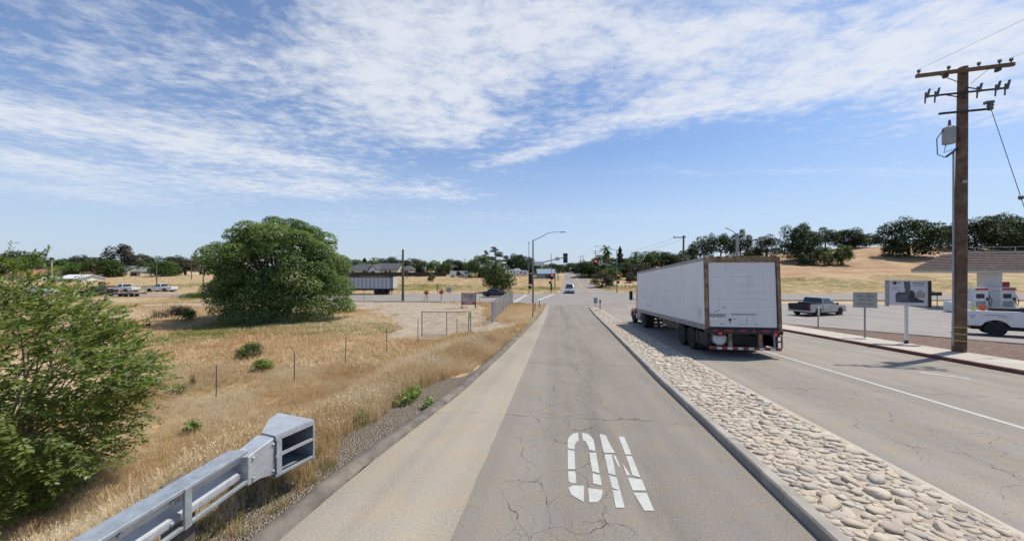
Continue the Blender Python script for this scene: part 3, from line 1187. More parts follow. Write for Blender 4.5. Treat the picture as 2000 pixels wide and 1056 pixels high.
def leaf_quads(name, C, N, size, mtl, aspect=0.6, tint=None, r=None, bend=0.25):
    """kite-shaped leaf faces at points C, normals N"""
    r = r or rng
    n = len(C)
    size = np.broadcast_to(size, (n,))
    N = unit(N)
    up = r.normal(size=(n, 3))
    a = unit(np.cross(N, up))
    b = np.cross(N, a)
    L = size[:, None]
    v0 = C - a * L * 0.5
    v1 = C + b * L * aspect * 0.5 + N * L * bend * 0.4
    v2 = C + a * L * 0.5 - N * L * bend * 0.3
    v3 = C - b * L * aspect * 0.5 + N * L * bend * 0.4
    V = np.stack([v0, v1, v2, v3], 1).reshape(-1, 3)
    Q = np.arange(4 * n).reshape(n, 4)
    me = np_mesh(name, V, Q)
    add_attr(me, 'tint', r.random(n) if tint is None else tint)
    me.materials.append(mtl)
    return me


def crown_points(blobs, n, r, shell=(0.72, 1.04), flat=0.0):
    w = np.array([(b[3] * b[4] + b[3] * b[5] + b[4] * b[5]) for b in blobs])
    cnt = r.multinomial(n, w / w.sum())
    P, N, T = [], [], []
    for b, c in zip(blobs, cnt):
        d = unit(r.normal(size=(c, 3)))
        d[:, 2] = np.where(d[:, 2] < -0.55, -d[:, 2], d[:, 2])
        q = r.uniform(*shell, size=(c, 1))
        rad = np.array(b[3:6])
        P.append(np.array(b[:3]) + d * rad * q)
        nn = unit(unit(d / rad) * 1.0 + r.normal(size=(c, 3)) * 0.40 + np.array([0, 0, 0.5]))
        N.append(nn)
        T.append(np.clip(r.normal(b[6] if len(b) > 6 else 0.5, 0.22, size=c), 0, 1))
    return np.concatenate(P), np.concatenate(N), np.concatenate(T)


def dome_blobs(r, w, d, h, z0, n, br=(0.2, 0.3), low=-0.2):
    """blobs over an ellipsoidal dome, uneven"""
    out = [(0, 0, z0 + h * 0.45, w * 0.36, d * 0.36, h * 0.36, 0.3)]
    for i in range(n):
        for _ in range(20):
            v = unit(r.normal(size=3))
            if v[2] > low:
                break
        q = r.uniform(0.62, 0.86)
        rad = r.uniform(*br)
        c = (v[0] * w / 2 * q, v[1] * d / 2 * q, z0 + h * 0.42 + v[2] * h * 0.56 * q)
        out.append((*c, rad * w * 0.5, rad * d * 0.5, rad * h * 0.62, r.uniform(0.25, 0.8)))
    return out


def wood(blobs, h0, r0, r, n_limb=7, lean=0.0, base=-0.4):
    mb = MB()
    top = Vector((lean * h0, 0, h0))
    mb.tube([(0, 0, base), (0, 0, 0.15), (lean * h0 * .5, 0, h0 * .5), top], [r0 * 1.5, r0 * 1.1, r0 * .9, r0 * .7], 8)
    pick = r.permutation(len(blobs))[:n_limb]
    for i in pick:
        c = Vector(blobs[i][:3])
        mid = top.lerp(c, 0.5) + Vector((r.normal() * .15 * h0, r.normal() * .15 * h0, -0.06 * h0))
        mb.tube([top - Vector((0, 0, h0 * 0.2 * r.random())), mid, c], [r0 * .55, r0 * .32, r0 * .1], 6)
    return mb


def tree_proto(seed, w, h, trunk, nb, nl, ls, mtl, z0=None, br=(0.2, 0.3), low=-0.25, shell=(.72, 1.04), limbs=7):
    r = np.random.default_rng(seed)
    z0 = trunk if z0 is None else z0
    bl = dome_blobs(r, w, w, h - z0, z0, nb, br, low)
    P, N, T = crown_points(bl, nl, r, shell)
    crown = leaf_quads('crown', P, N, ls * r.uniform(0.65, 1.3, len(P)), mtl, 0.7, T, r)
    tm = wood(bl, trunk + (h - trunk) * 0.25, 0.028 * h, r, limbs).mesh('trunk', smooth=True)
    tm.materials.append(BARK)
    return tm, crown


def conifer_proto(seed, w, h, nl, ls, mtl, power=1.0):
    r = np.random.default_rng(seed)
    u = r.random(nl) ** 0.75
    z = h * (0.12 + 0.88 * (1 - u))
    lay = 0.75 + 0.25 * np.sin(z * 5.2 / h * 6)
    rad = w / 2 * ((1 - z / h) ** power * 1.1 + 0.04) * lay * r.uniform(0.45, 1.05, nl)
    an = r.uniform(0, 2 * np.pi, nl)
    P = np.stack([rad * np.cos(an), rad * np.sin(an), z - rad * 0.15], -1)
    N = np.stack([np.cos(an) * .4, np.sin(an) * .4, np.ones(nl)], -1) + r.normal(size=(nl, 3)) * .45
    cm = leaf_quads('crown', P, N, ls * r.uniform(0.6, 1.2, nl), mtl, 0.6, None, r)
    tm = MB().tube([(0, 0, -.4), (0, 0, h * .5), (0, 0, h * .95)], [h * .022, h * .014, h * .003], 8).mesh('trunk', smooth=True)
    tm.materials.append(BARK)
    return tm, cm


def pine_proto(seed, w, h, nl, ls, mtl):
    """open pine with flat tiers"""
    r = np.random.default_rng(seed)
    bl = []
    for i in range(9):
        z = h * (0.45 + 0.55 * i / 9)
        q = w / 2 * (1.05 - 0.75 * i / 9) * .55
        an = r.uniform(0, 6.28)
        bl.append((q * math.cos(an), q * math.sin(an), z, w * .30 * (1.1 - .6 * i / 9), w * .30 * (1.1 - .6 * i / 9), h * .055, r.uniform(.2, .7)))
    P, N, T = crown_points(bl, nl, r, (.4, 1.05))
    cm = leaf_quads('crown', P, N, ls * r.uniform(0.6, 1.2, nl), mtl, 0.6, T, r)
    mb = MB().tube([(0, 0, -.4), (0, 0, h * .5), (0, 0, h * .97)], [h * .025, h * .016, h * .004], 8)
    for b in bl:
        mb.tube([(0, 0, b[2] - h * .03), b[:3]], [h * .007, h * .002], 5)
    tm = mb.mesh('trunk', smooth=True)
    tm.materials.append(BARK)
    return tm, cm


def put_tree(name, proto, loc, scale, label, group=None, cat='tree', rz=None, sxy=1.0):
    o = empty(name, loc, (0, 0, random.uniform(0, 6.28) if rz is None else rz), label, cat, group)
    o.scale = (scale * sxy, scale * sxy, scale)
    link('trunk', proto[0], o)
    link('crown', proto[1], o)
    return o


# ---- the big dark tree in the field
r = np.random.default_rng(21)
bt_ = gp(540, 627)
BW, BH = 11.6, 9.6
bl = []
nf = 118
for i in range(nf):
    vz = 1 - 1.55 * (i + .5) / nf
    an = i * 2.39996 + r.normal() * .12
    hr = math.sqrt(max(0, 1 - vz * vz))
    v = np.array([math.cos(an) * hr, math.sin(an) * hr, vz])
    q = r.uniform(0.70, 0.98)
    s_ = r.uniform(0.55, 1.12)
    zz = 4.35 + v[2] * 4.75 * q
    if v[0] < -.35 and zz < 2.2:
        continue
    sup = abs(v[0]) ** .75 * np.sign(v[0])
    bl.append((sup * BW / 2 * q * .93 + 0.1, v[1] * 4.9 * q, zz, 1.2 * s_, 1.2 * s_, 0.85 * s_, r.uniform(.1, .9)))
for a, b_, c, s_ in ((5.3, -1.2, 1.6, 1.25), (5.6, -.8, 2.9, 1.1), (4.4, -2.3, 1.0, 1.1), (3.0, -3, .9, 1.1), (1.2, -3.4, 1.0, 1.1), (-.6, -3.5, 1.1, 1.1), (-2.6, -3, 1.4, 1.0), (-3.6, -2.6, 2.2, .9), (-4.8, -1.5, 2.6, .9), (5.4, 0.5, 1.0, .9), (-1.6, -3.4, 2.2, 1.1), (.4, -3.6, 2.4, 1.1), (2.2, -3.4, 2.2, 1.1), (-1.8, -3.4, .6, .8), (0.3, -3.6, .5, .9), (3.6, -2.9, 2.1, 1.1)):
    bl.append((a, b_, c, 1.3 * s_, 1.2 * s_, 1.0 * s_, r.uniform(.2, .7)))
P, N, T = crown_points(bl, 120000, r, (0.80, 1.13))
P[:, 2] = np.maximum(P[:, 2], 0.15)
crown = leaf_quads('crown', P, N, 0.155 * r.uniform(0.6, 1.4, len(P)), L_OAK, 0.7, T, r)
root = empty('oak_tree', bt_ + Vector((-0.55, 1.5, 0)), (0, 0, 0), 'very large dense dark green tree standing alone in the dry field', 'tree')
mb = MB()
for k_ in range(5):
    an = k_ * 1.26
    b0 = Vector((math.cos(an) * .35, math.sin(an) * .3, -.3))
    c = Vector((math.cos(an) * 3.2, math.sin(an) * 2.6, 5.0 + k_ % 3))
    mb.tube([b0, b0 * 2 + Vector((0, 0, 1.6)), (b0 * 3).lerp(c, .55), c], [.34, .26, .17, .05], 8)
for i in r.permutation(len(bl))[:44]:
    c = Vector(bl[i][:3])
    mb.tube([Vector((c.x * .35, c.y * .35, max(1.2, c.z * .55))), c.lerp(Vector((0, 0, c.z)), .3), c], [.11, .07, .02], 6)
mb.build('trunk', BARK, root, smooth=True)
link('crown', crown, root)

# ---- prototypes for the trees further off (about ten metres tall)
P_OAK = [tree_proto(31 + i, 11, 10, 1.2, 44, 8500, 0.44, L_DARK, 0.25, (0.22, 0.42), -0.95) for i in range(3)]
P_MID = [tree_proto(41 + i, 9, 10, 1.0, 30, 6500, 0.42, L_MID, 0.1, (0.26, 0.42), -0.9) for i in range(3)]
P_LIGHT = [tree_proto(51 + i, 7.5, 10, 1.0, 24, 5000, 0.42, L_LIGHT, 0.2, (0.26, 0.42), -0.9) for i in range(2)]
P_BROWN = [tree_proto(61 + i, 7.5, 10, 1.2, 26, 5000, 0.38, L_BROWN, 0.3, (0.24, 0.38), -0.9) for i in range(2)]
P_OPEN = [tree_proto(71 + i, 10, 10, 2.0, 22, 4600, 0.40, L_DARK, 1.2, (0.22, 0.34), -0.6, (.6, 1.05), 12) for i in range(2)]
P_CON = [conifer_proto(81, 4.6, 10, 3600, 0.42, L_DARK, 0.8)]
P_PINE = [pine_proto(91 + i, 6.5, 10, 2600, 0.38, L_DARK) for i in range(2)]
KIND = {'o': ('oak_tree', P_OAK, 11), 'm': ('leafy_tree', P_MID, 9), 'l': ('leafy_tree', P_LIGHT, 7.5), 'b': ('eucalyptus_tree', P_BROWN, 7.5), 'n': ('oak_tree', P_OPEN, 10), 'c': ('cypress_tree', P_CON, 4.6), 'p': ('pine_tree', P_PINE, 6.5)}
WORD = {'o': 'dark round tree', 'm': 'mid green tree', 'l': 'pale green tree', 'b': 'brownish grey-green tree', 'n': 'open-crowned dark oak', 'c': 'narrow dark conifer', 'p': 'tiered dark pine'}
tcount = [0]


def far_tree(px, top, wpx, kind, Y=None, base=None, label=None, group=None, wide=1.22):
    if base is not None and Y is None:
        g_ = gp(px, base)
    else:
        g_ = at(px, 530, Y)
        g_.z = hz(g_.x, g_.y)
    topz = CAMZ + (528 - top) / F * g_.y
    h = max(1.5, topz - g_.z)
    nm, pr, w0 = KIND[kind]
    i = tcount[0]
    tcount[0] += 1
    sc = h / 10.0
    wm = wpx / F * g_.y
    return put_tree(nm, pr[i % len(pr)], (g_.x, g_.y, g_.z - 0.1), sc, label, group, sxy=min(2.6, max(0.5, wide * wm / (w0 * sc))))


G1 = 'trees of the far tree line'
ORDN = ['first', 'second', 'third', 'fourth', 'fifth', 'sixth', 'seventh', 'eighth', 'ninth', 'tenth', 'eleventh', 'twelfth', 'thirteenth', 'fourteenth', 'fifteenth', 'sixteenth', 'seventeenth', 'eighteenth', 'nineteenth', 'twentieth']
LEFTLINE = [(-25, 500, 60, 'm', 150), (8, 506, 42, 'm', 165), (40, 488, 62, 'o', 150), (42, 503, 45, 'm', 128), (78, 505, 40, 'l', 172), (122, 508, 56, 'm', 132), (153, 499, 40, 'o', 150), (188, 499, 46, 'o', 158),
            (205, 507, 54, 'm', 134), (240, 475, 50, 'b', 150), (262, 506, 40, 'm', 168), (290, 497, 36, 'o', 175), (318, 508, 44, 'm', 138), (338, 498, 44, 'o', 172), (362, 504, 46, 'b', 150), (392, 499, 48, 'b', 165)]
for i, (px, tp, w, kd, Y) in enumerate(LEFTLINE):
    lb = '%s, %s from the left in the tree line left of the big tree' % (WORD[kd], ORDN[i])
    if kd == 'b' and px == 240:
        lb = 'tallest brownish tree above the houses in the far left tree line'
    far_tree(px, tp, w, kd, Y, label=lb, group=G1)
MIDLINE = [(640, 505, 50, 'o', 180), (664, 497, 32, 'o', 170), (690, 505, 36, 'm', 175), (712, 503, 26, 'c', 190), (735, 506, 44, 'l', 176), (757, 502, 36, 'o', 190), (780, 505, 40, 'o', 172), (806, 503, 34, 'o', 180), (828, 508, 26, 'm', 150),
           (850, 508, 26, 'l', 148), (868, 510, 24, 'm', 146), (886, 506, 40, 'o', 185), (905, 513, 30, 'm', 190), (922, 512, 30, 'o', 180)]
for i, (px, tp, w, kd, Y) in enumerate(MIDLINE):
    far_tree(px, tp, w, kd, Y, label='%s, %s to the right of the big tree in the far tree line' % (WORD[kd], ORDN[i]), group=G1)
FARMID = [(936, 497, 46, 'm', 128, 'rounded deep green tree right behind the small roadside tree'), (948, 488, 18, 'p', 165, 'left one of two tiered pines rising over the far tree line'),
          (968, 481, 32, 'p', 165, 'taller tiered pine rising over the small roadside tree'), (992, 498, 26, 'p', 165, 'low dark pine between tiered pine and signal pole'), (1012, 494, 40, 'o', 165, 'broad dark tree just left of the slim signal pole'), (1029, 499, 30, 'o', 150, 'dark tree directly behind the slim signal pole'),
          (1052, 514, 34, 'm', 150, 'green tree above the blue-grey house'), (1078, 513, 34, 'o', 190, 'dark tree over the roof of the blue-grey house, right end'), (1100, 515, 40, 'o', 200, 'dark tree at the left of the far road end'),
          (1122, 512, 34, 'm', 205, 'tree straight behind the end of the far road'), (1150, 507, 46, 'o', 132, 'big rounded tree on the right bank of the far road'), (1136, 516, 30, 'm', 155, 'smaller tree hanging over the far road end'), (1174, 496, 36, 'm', 160, 'green tree behind the left side of the palm'),
          (1196, 502, 30, 'o', 165, 'dark tree between palm and conifer'), (1211, 480, 22, 'c', 150, 'pointed grey-green conifer right of the palm'), (1229, 504, 30, 'o', 150, 'dark tree just right of the pointed conifer'),
          (1128, 519, 26, 'o', 160, 'dark tree hugging the right edge of the far road end'), (1166, 511, 44, 'm', 128, 'green tree behind the red signal on the mast arm'), (1186, 514, 34, 'o', 126, 'dark tree at the foot of the palm'), (1221, 510, 40, 'o', 124, 'dark tree right below the pointed conifer'), (1240, 506, 40, 'm', 134, 'green tree between conifer and trailer front'),
          (1241, 491, 10, 'c', 170, 'thin small conifer tip above the dark woods'), (1258, 489, 56, 'm', 140, 'broad tree left above the front of the white trailer'), (1256, 512, 60, 'b', 112, 'brownish low tree on the slope above the truck cab'), (1292, 490, 56, 'o', 140, 'broad dark tree above the middle of the white trailer'),
          (1322, 497, 44, 'o', 140, 'dark tree just left of the grey utility pole behind the trailer')]
for px, tp, w, kd, Y, lb in FARMID:
    far_tree(px, tp, w, kd, Y, label=lb)
HILL = [(1345, 486, 44, 'm', 150, 'green tree hiding the foot of the grey utility pole behind the trailer'), (1368, 461, 50, 'n', 142, 'airy oak on the hill, left of the tallest oak behind the trailer'), (1408, 447, 64, 'n', 142, 'tall airy oak on the hill behind the trailer, left of the street light'),
        (1446, 449, 46, 'n', 142, 'airy oak on the hill right behind the street light'), (1497, 460, 58, 'b', 150, 'rounded brownish oak on the hill above the rear of the trailer'), (1470, 480, 40, 'm', 150, 'low green tree between the hill oaks above the trailer'),
        (1563, 434, 74, 'o', 135, 'huge dark oak on the hill just right of the trailer top'), (1612, 443, 58, 'n', 160, 'dark oak right of the huge hill oak'), (1655, 445, 66, 'o', 160, 'dark oak third from left on the open hill crest'), (1692, 455, 52, 'o', 165, 'last dark oak before the gap on the hill crest'), (1716, 461, 20, 'n', 165, 'tiny oak in the gap of the hill crest'),
        (1775, 424, 100, 'o', 130, 'wide dark oak left of the large utility pole'), (1838, 441, 50, 'n', 140, 'dark oak touching the left side of the large utility pole'), (1905, 428, 104, 'o', 140, 'dark oak right of the large utility pole above the tiled canopy'), (1952, 414, 62, 'o', 150, 'tallest oak over the tiled canopy at the right'),
        (1995, 422, 90, 'o', 140, 'dark oak at the right picture edge above the canopy'), (2060, 430, 110, 'o', 140, 'dark oak leaning in from beyond the right edge')]
for px, tp, w, kd, Y, lb in HILL:
    far_tree(px, tp, w, kd, Y, label=lb, group='oaks on the hill', wide=.92)
far_tree(1645, 477, 30, 'l', 122, label='small bright yellow-green tree on the bare hillside')
far_tree(1610, 483, 32, 'm', 124, label='small mid green tree on the hillside beside the bright one')
far_tree(1573, 494, 26, 'o', 126, label='small dark tree in front of the huge hill oak')
far_tree(970, 503, 54, 'm', base=571.5, label='small dense green tree beside the cross road, behind the dark car')
far_tree(1195, 521, 34, 'l', 98, label='yellow-green bush on the bank below the palm')
far_tree(1176, 530, 40, 'b', 92, label='brown-green bush on the bank left of the right signal pole')
far_tree(1232, 530, 18, 'b', 104, label='dark small bush on the grassy slope above the truck mirror')
far_tree(400 * 0 + 842, 533, 12, 'l', 108, label='small pale bush alone in the field beyond the cross road')

# ---- palm
g_ = at(1184, 530, 120)
g_.z = hz(g_.x, g_.y)
pt = CAMZ + (528 - 486) / F * 120
root = empty('palm_tree', g_, (0, 0, 0), 'tall palm with ragged crown beside the far road', 'tree')
hh = pt - g_.z
MB().tube([(0, 0, -.3), (0.1, 0, hh * .5), (0, 0, hh)], [.38, .30, .27], 10).build('trunk', WOODG, root, smooth=True)
r = np.random.default_rng(5)
V, Q = [], []
for k_ in range(46):
    an = r.uniform(0, 6.28)
    el = r.uniform(-1.2, 1.2)
    L = r.uniform(1.9, 2.8)
    d = np.array([math.cos(an), math.sin(an), 0])
    sdv = np.array([-math.sin(an), math.cos(an), 0])
    for q in range(5):
        u0, u1 = q / 5, (q + 1) / 5

        def pt_(u):
            return np.array([0, 0, hh]) + d * L * u * math.cos(el) + np.array([0, 0, L * u * math.sin(el) - 1.1 * u * u])
        for sg in (-1, 1):
            w = .34 * math.sin(math.pi * (u0 * .8 + .15))
            b0 = len(V)
            V += [pt_(u0), pt_(u1), pt_(u1) + sdv * sg * w - [0, 0, .12], pt_(u0) + sdv * sg * w - [0, 0, .12]]
            Q.append((b0, b0 + 1, b0 + 2, b0 + 3))
me = np_mesh('crown', V, Q)
add_attr(me, 'tint', r.random(len(Q)))
me.materials.append(L_MID)
link('crown', me, root)


# ---- near bush at the left with feathery leaves
def near_bush():
    r = np.random.default_rng(11)
    bx, by = -11.45, 7.6
    bz = hz(bx, by)
    root = empty('leafy_shrub', (bx, by, bz), (0, 0, 0), 'large bright green feathery shrub close by at the left edge', 'shrub')
    mb = MB()
    cen = np.array([0.0, 0.0, 2.45])
    rad = np.array([3.0, 2.3, 2.7])
    LP, LN, LS, LT, DIRV = [], [], [], [], []
    stems = []
    for q in range(46):
        v = unit(r.normal(size=3))
        v[2] = abs(v[2]) * 1.1 - .25
        e = cen + v * rad * r.uniform(.75, 1.0)
        b0 = np.array([r.uniform(-.9, .9), r.uniform(-.6, .6), -.1])
        m1 = b0 * .6 + (e - b0) * .35 + [0, 0, .35] + r.normal(size=3) * .12
        m2 = (m1 + e) / 2 + r.normal(size=3) * .15 + [0, 0, .12]
        mb.tube([b0, m1, m2, e], [.035, .024, .014, .005], 5)
        stems.append((b0, m1, m2, e))
    n = 4700
    for q in range(n):
        v = unit(r.normal(size=3))
        lump = 1 + .13 * math.sin(v[0] * 7 + 1) * math.sin(v[2] * 8 + v[1] * 5)
        rr_ = r.uniform(.45, 1.0) ** .6 * lump
        p = cen + v * rad * rr_
        if p[2] < .12:
            continue
        td = unit(v * np.array([1, 1, .55]) + r.normal(size=3) * .45 + np.array([.1, 0, .05]))
        tl_ = r.uniform(.22, .5)
        e = p + td * tl_ + np.array([0, 0, -.12 * tl_])
        mb.tube([p - td * .15, e], [.005, .002], 3, cap=False) if q % 3 == 0 else None
        sidev = unit(np.cross(td, [0, 0, 1]) + r.normal(size=3) * .25)
        nl = int(tl_ / .05)
        tt = np.clip(r.normal(.5, .27), 0, 1)
        for w in range(nl):
            c = p + (e - p) * (w + .5) / nl
            for sg in (-1, 1):
                dv = unit(sidev * sg + td * .75 + r.normal(size=3) * .25)
                L = r.uniform(.075, .14)
                LP.append(c + dv * L * .5)
                DIRV.append(dv)
                LN.append(unit(np.array([0, 0, 1.0]) + v * .6 + r.normal(size=3) * .35))
                LS.append(L)
                LT.append(np.clip(tt + r.normal() * .15, 0, 1))
    # loose sprigs beyond the mass
    LP, LN, LS, DIRV = np.array(LP), np.array(LN), np.array(LS), np.array(DIRV)
    b = unit(np.cross(LN, DIRV))
    L = LS[:, None]
    V = np.stack([LP - DIRV * L * .5, LP + b * L * .2, LP + DIRV * L * .5, LP - b * L * .2], 1)
    keep = V[:, :, 2].min(1) > 0.05
    V = V[keep].reshape(-1, 3)
    me = np_mesh('foliage', V, np.arange(len(V)).reshape(-1, 4))
    add_attr(me, 'tint', np.array(LT)[keep])
    me.materials.append(L_BUSH)
    link('foliage', me, root)
    mb.build('branch_frame', TWIG, root)


near_bush()


def small_shrub(px, base, wpx, hpx, mtl, label, n=1500, ls=.09, name='shrub'):
    g_ = gp(px, base)
    w, h = wpx / F * g_.y, hpx / F * g_.y
    r = np.random.default_rng(int(px))
    bl = [(r.uniform(-.3, .3) * w, r.uniform(-.25, .25) * w, h * r.uniform(.3, .65), w * .27, w * .25, h * .36, r.uniform(.3, .8)) for _ in range(9)]
    P, N, T = crown_points(bl, n, r, (.3, 1.1))
    P[:, 2] = np.maximum(P[:, 2], 0.0)
    root = empty(name, (g_.x, g_.y, g_.z - .05), (0, 0, 0), label, 'shrub')
    link('foliage', leaf_quads('foliage', P, N, ls * r.uniform(.6, 1.3, n), mtl, .5, T, r), root)
    mb = MB()
    for b in bl[:6]:
        mb.tube([(0, 0, -.05), b[:3]], [.02, .008], 4)
    mb.build('stem', TWIG, root)


small_shrub(486, 700, 46, 33, L_MID, 'round dark green shrub in the dry field, upper of the two', 1800)
small_shrub(523, 724, 50, 28, L_BUSH, 'low light green shrub in the dry field nearest the fence post', 1300)
small_shrub(347, 773, 28, 28, L_LIGHT, 'small grey-green weed bush left of the first fence post', 200, .07)
small_shrub(378, 752, 20, 26, L_LIGHT, 'thin grey-green weed in the dry field behind the first fence post', 120, .07)
small_shrub(373, 850, 34, 36, L_BUSH, 'small bright green weed sprig between guardrail and shrub', 220, .09)
small_shrub(340, 628, 66, 34, L_DRY, 'brown dry bush left of the big tree', 2600, .13)
small_shrub(367, 632, 30, 30, L_MID, 'green bush leaning on the brown dry bush', 900, .13)
small_shrub(375, 582, 90, 14, L_MID, 'low spreading green bush beside the track left of the big tree', 1500, .25)
small_shrub(1815, 578, 22, 16, L_DARK, 'small dark bush behind the framed property sign', 500, .22)
small_shrub(60, 640, 80, 20, L_MID, 'low green bush behind the black silt fence', 1200, .2)


# ================================================================== grass
def tuft(name, n, h, spread, w, mtl, seeds=0, lean=.45, seed=1, seedsize=.02):
    r = np.random.default_rng(seed)
    V, Q, T = [], [], []
    for i in range(n):
        an, rr_ = r.uniform(0, 6.28), spread * math.sqrt(r.random())
        b = np.array([rr_ * math.cos(an), rr_ * math.sin(an), -.03])
        la = r.uniform(0, 6.28)
        hh = h * r.uniform(.45, 1.1)
        ln = lean * hh * r.uniform(.1, 1)
        d = np.array([math.cos(la), math.sin(la), 0])
        sv = np.array([-math.sin(la + r.normal() * .6), math.cos(la), 0]) * w * r.uniform(.6, 1.2)
        p1 = b + d * ln * .35 + [0, 0, hh * .6]
        p2 = b + d * ln + [0, 0, hh]
        k_ = len(V)
        V += [b - sv, b + sv, p1 + sv * .7, p1 - sv * .7, p2 + sv * .15, p2 - sv * .15]
        Q += [(k_, k_ + 1, k_ + 2, k_ + 3), (k_ + 3, k_ + 2, k_ + 4, k_ + 5)]
        t_ = r.random()
        T += [t_, t_]
        if i < seeds:
            for q in range(5):
                c = p1 + (p2 - p1) * (.45 + .14 * q) + r.normal(size=3) * .018
                a = r.normal(size=3) * seedsize * .5
                u = np.array([0, 0, -seedsize]) + r.normal(size=3) * seedsize * .4
                k_ = len(V)
                V += [c, c + a + u * .5, c + u, c - a + u * .5]
                Q.append((k_, k_ + 1, k_ + 2, k_ + 3))
                T.append(.95)
    me = np_mesh(name, V, Q)
    add_attr(me, 'btint', T)
    me.materials.append(mtl)
    return bpy.data.objects.new(name, me)


def scatter(name, pts, rz, scl, tint, src, label=None):
    me = bpy.data.meshes.new(name)
    me.vertices.add(len(pts))
    me.vertices.foreach_set('co', np.asarray(pts, np.float32).ravel())
    rot = np.zeros((len(pts), 3), np.float32)
    rot[:, 2] = rz
    a = me.attributes.new('rot', 'FLOAT_VECTOR', 'POINT')
    a.data.foreach_set('vector', rot.ravel())
    a = me.attributes.new('scl', 'FLOAT_VECTOR', 'POINT')
    a.data.foreach_set('vector', np.asarray(scl, np.float32).ravel())
    add_attr(me, 'tint', tint, 'POINT')
    o = tag(link(name, me), kind='stuff')
    ng = bpy.data.node_groups.new('scatter', 'GeometryNodeTree')
    ng.interface.new_socket('Geometry', in_out='INPUT', socket_type='NodeSocketGeometry')
    ng.interface.new_socket('Geometry', in_out='OUTPUT', socket_type='NodeSocketGeometry')
    N = ng.nodes
    gi, go = N.new('NodeGroupInput'), N.new('NodeGroupOutput')
    ip, oi = N.new('GeometryNodeInstanceOnPoints'), N.new('GeometryNodeObjectInfo')
    oi.inputs['Object'].default_value = src
    oi.inputs['As Instance'].default_value = True
    na, nb_ = N.new('GeometryNodeInputNamedAttribute'), N.new('GeometryNodeInputNamedAttribute')
    na.data_type = nb_.data_type = 'FLOAT_VECTOR'
    na.inputs['Name'].default_value = 'rot'
    nb_.inputs['Name'].default_value = 'scl'
    e2 = N.new('FunctionNodeEulerToRotation')
    L = ng.links
    L.new(gi.outputs[0], ip.inputs['Points'])
    L.new(oi.outputs['Geometry'], ip.inputs['Instance'])
    L.new(na.outputs['Attribute'], e2.inputs[0])
    L.new(e2.outputs[0], ip.inputs['Rotation'])
    L.new(nb_.outputs['Attribute'], ip.inputs['Scale'])
    L.new(ip.outputs[0], go.inputs[0])
    md = o.modifiers.new('scatter', 'NODES')
    md.node_group = ng
    return o


STRAW = grass_mat('straw_blades', [(0.52, 0.325, 0.15), (0.64, 0.455, 0.24), (0.73, 0.575, 0.35), (0.80, 0.70, 0.50)])
OATS = grass_mat('oat_blades', [(0.57, 0.39, 0.18), (0.68, 0.51, 0.27), (0.75, 0.60, 0.37), (0.80, 0.71, 0.53)])
GREENB = grass_mat('green_blades', [(0.17, 0.20, 0.05), (0.28, 0.28, 0.08), (0.40, 0.35, 0.13), (0.54, 0.43, 0.2)])
T_STRAW = tuft('straw_tuft', 50, .46, .24, .0052, STRAW, 9, .6, 3, .016)
T_OATS = tuft('oat_tuft', 36, .56, .24, .0045, OATS, 16, .55, 4, .019)
T_GREEN = tuft('green_tuft', 34, .36, .16, .0062, GREENB, 0, .6, 5)
T_FAR = tuft('far_tuft', 46, .30, .7, .016, STRAW, 6, .9, 6, .03)
T_FARG = tuft('far_green_tuft', 42, .28, .7, .018, GREENB, 0, .9, 8)


def vnoise(x, y, f, seed=0):
    r = np.random.default_rng(seed)
    a = 0
    for i in range(5):
        th, ph = r.uniform(0, 6.28), r.uniform(0, 6.28)
        a = a + np.sin((x * math.cos(th) + y * math.sin(th)) * f * r.uniform(.6, 1.6) + ph)
    return a / 5 * 1.3


def region(n, x0, x1, y0, y1):
    x = rng.uniform(x0, x1, n)
    y = rng.uniform(y0, y1, n)
    s, t = st(x, y)
    return x, y, s, tl(s) - t


def grass_ok(x, y, s, d):
    lim = 0.46 - .16 * sstep(10, 13, s) + 0.7 * sstep(11, 9, s) * sstep(4.2, 5.6, s) + .25 * vnoise(x, y, 2.2, 3) * sstep(14, 10, s)
    ok = (d > lim) & (poly_dist(x, y, DIRT) < 0.3 + vnoise(x, y, 1.1, 4))
    u = x / np.maximum(y, .1)
    return ok & (u > -1.75) & (u < 1.6) & (np.abs(y) > .5)


def put_grass(name, x, y, src, base, tint, lo=.7, hi=1.25, flat=1.0):
    n = len(x)
    z = H(x, y) - 0.05
    k_ = base * rng.uniform(lo, hi, n)
    scl = np.stack([k_, k_, k_ * flat * rng.uniform(.8, 1.2, n)], -1)
    scatter(name, np.stack([x, y, z], -1), rng.uniform(0, 6.28, n), scl, np.clip(tint, 0, 1), src)


# near bank
x, y, s, d = region(36000, -17, 1.5, 1.3, 18)
ok = grass_ok(x, y, s, d)
x, y, s, d = x[ok], y[ok], s[ok], d[ok]
p1, p2 = .6 * vnoise(x, y, 1.3, 1) + .6 * vnoise(x, y, 3.1, 12), vnoise(x, y, .55, 2)
kind = np.where(p1 + rng.normal(size=len(x)) * .45 > .38, 1, 0)
kind = np.where((p2 + rng.normal(size=len(x)) * .35 > .74), 2, kind)
gx_, gy_ = gp(560, 985)[:2]
kind = np.where((np.hypot(x - gx_, (y - gy_) * .8) < .9 + .3 * rng.normal(size=len(x))) & (rng.random(len(x)) < .6), 2, kind)
for kk, nm, src in ((0, 'dry_grass', T_STRAW), (1, 'wild_oats', T_OATS), (2, 'green_grass', T_GREEN)):
    q = kind == kk
    low = .45 + .55 * sstep(.5, 1.7, d[q])
    low = low * np.where(y[q] < 4.4, .62, 1.0) * (1 - .45 * sstep(4.5, 8.5, d[q])) * (.8 + .25 * vnoise(x[q], y[q], 1.4, 31))
    put_grass(nm, x[q], y[q], src, low, .48 + .5 * vnoise(x[q], y[q], 1.1, 22) + rng.normal(size=q.sum()) * .22)
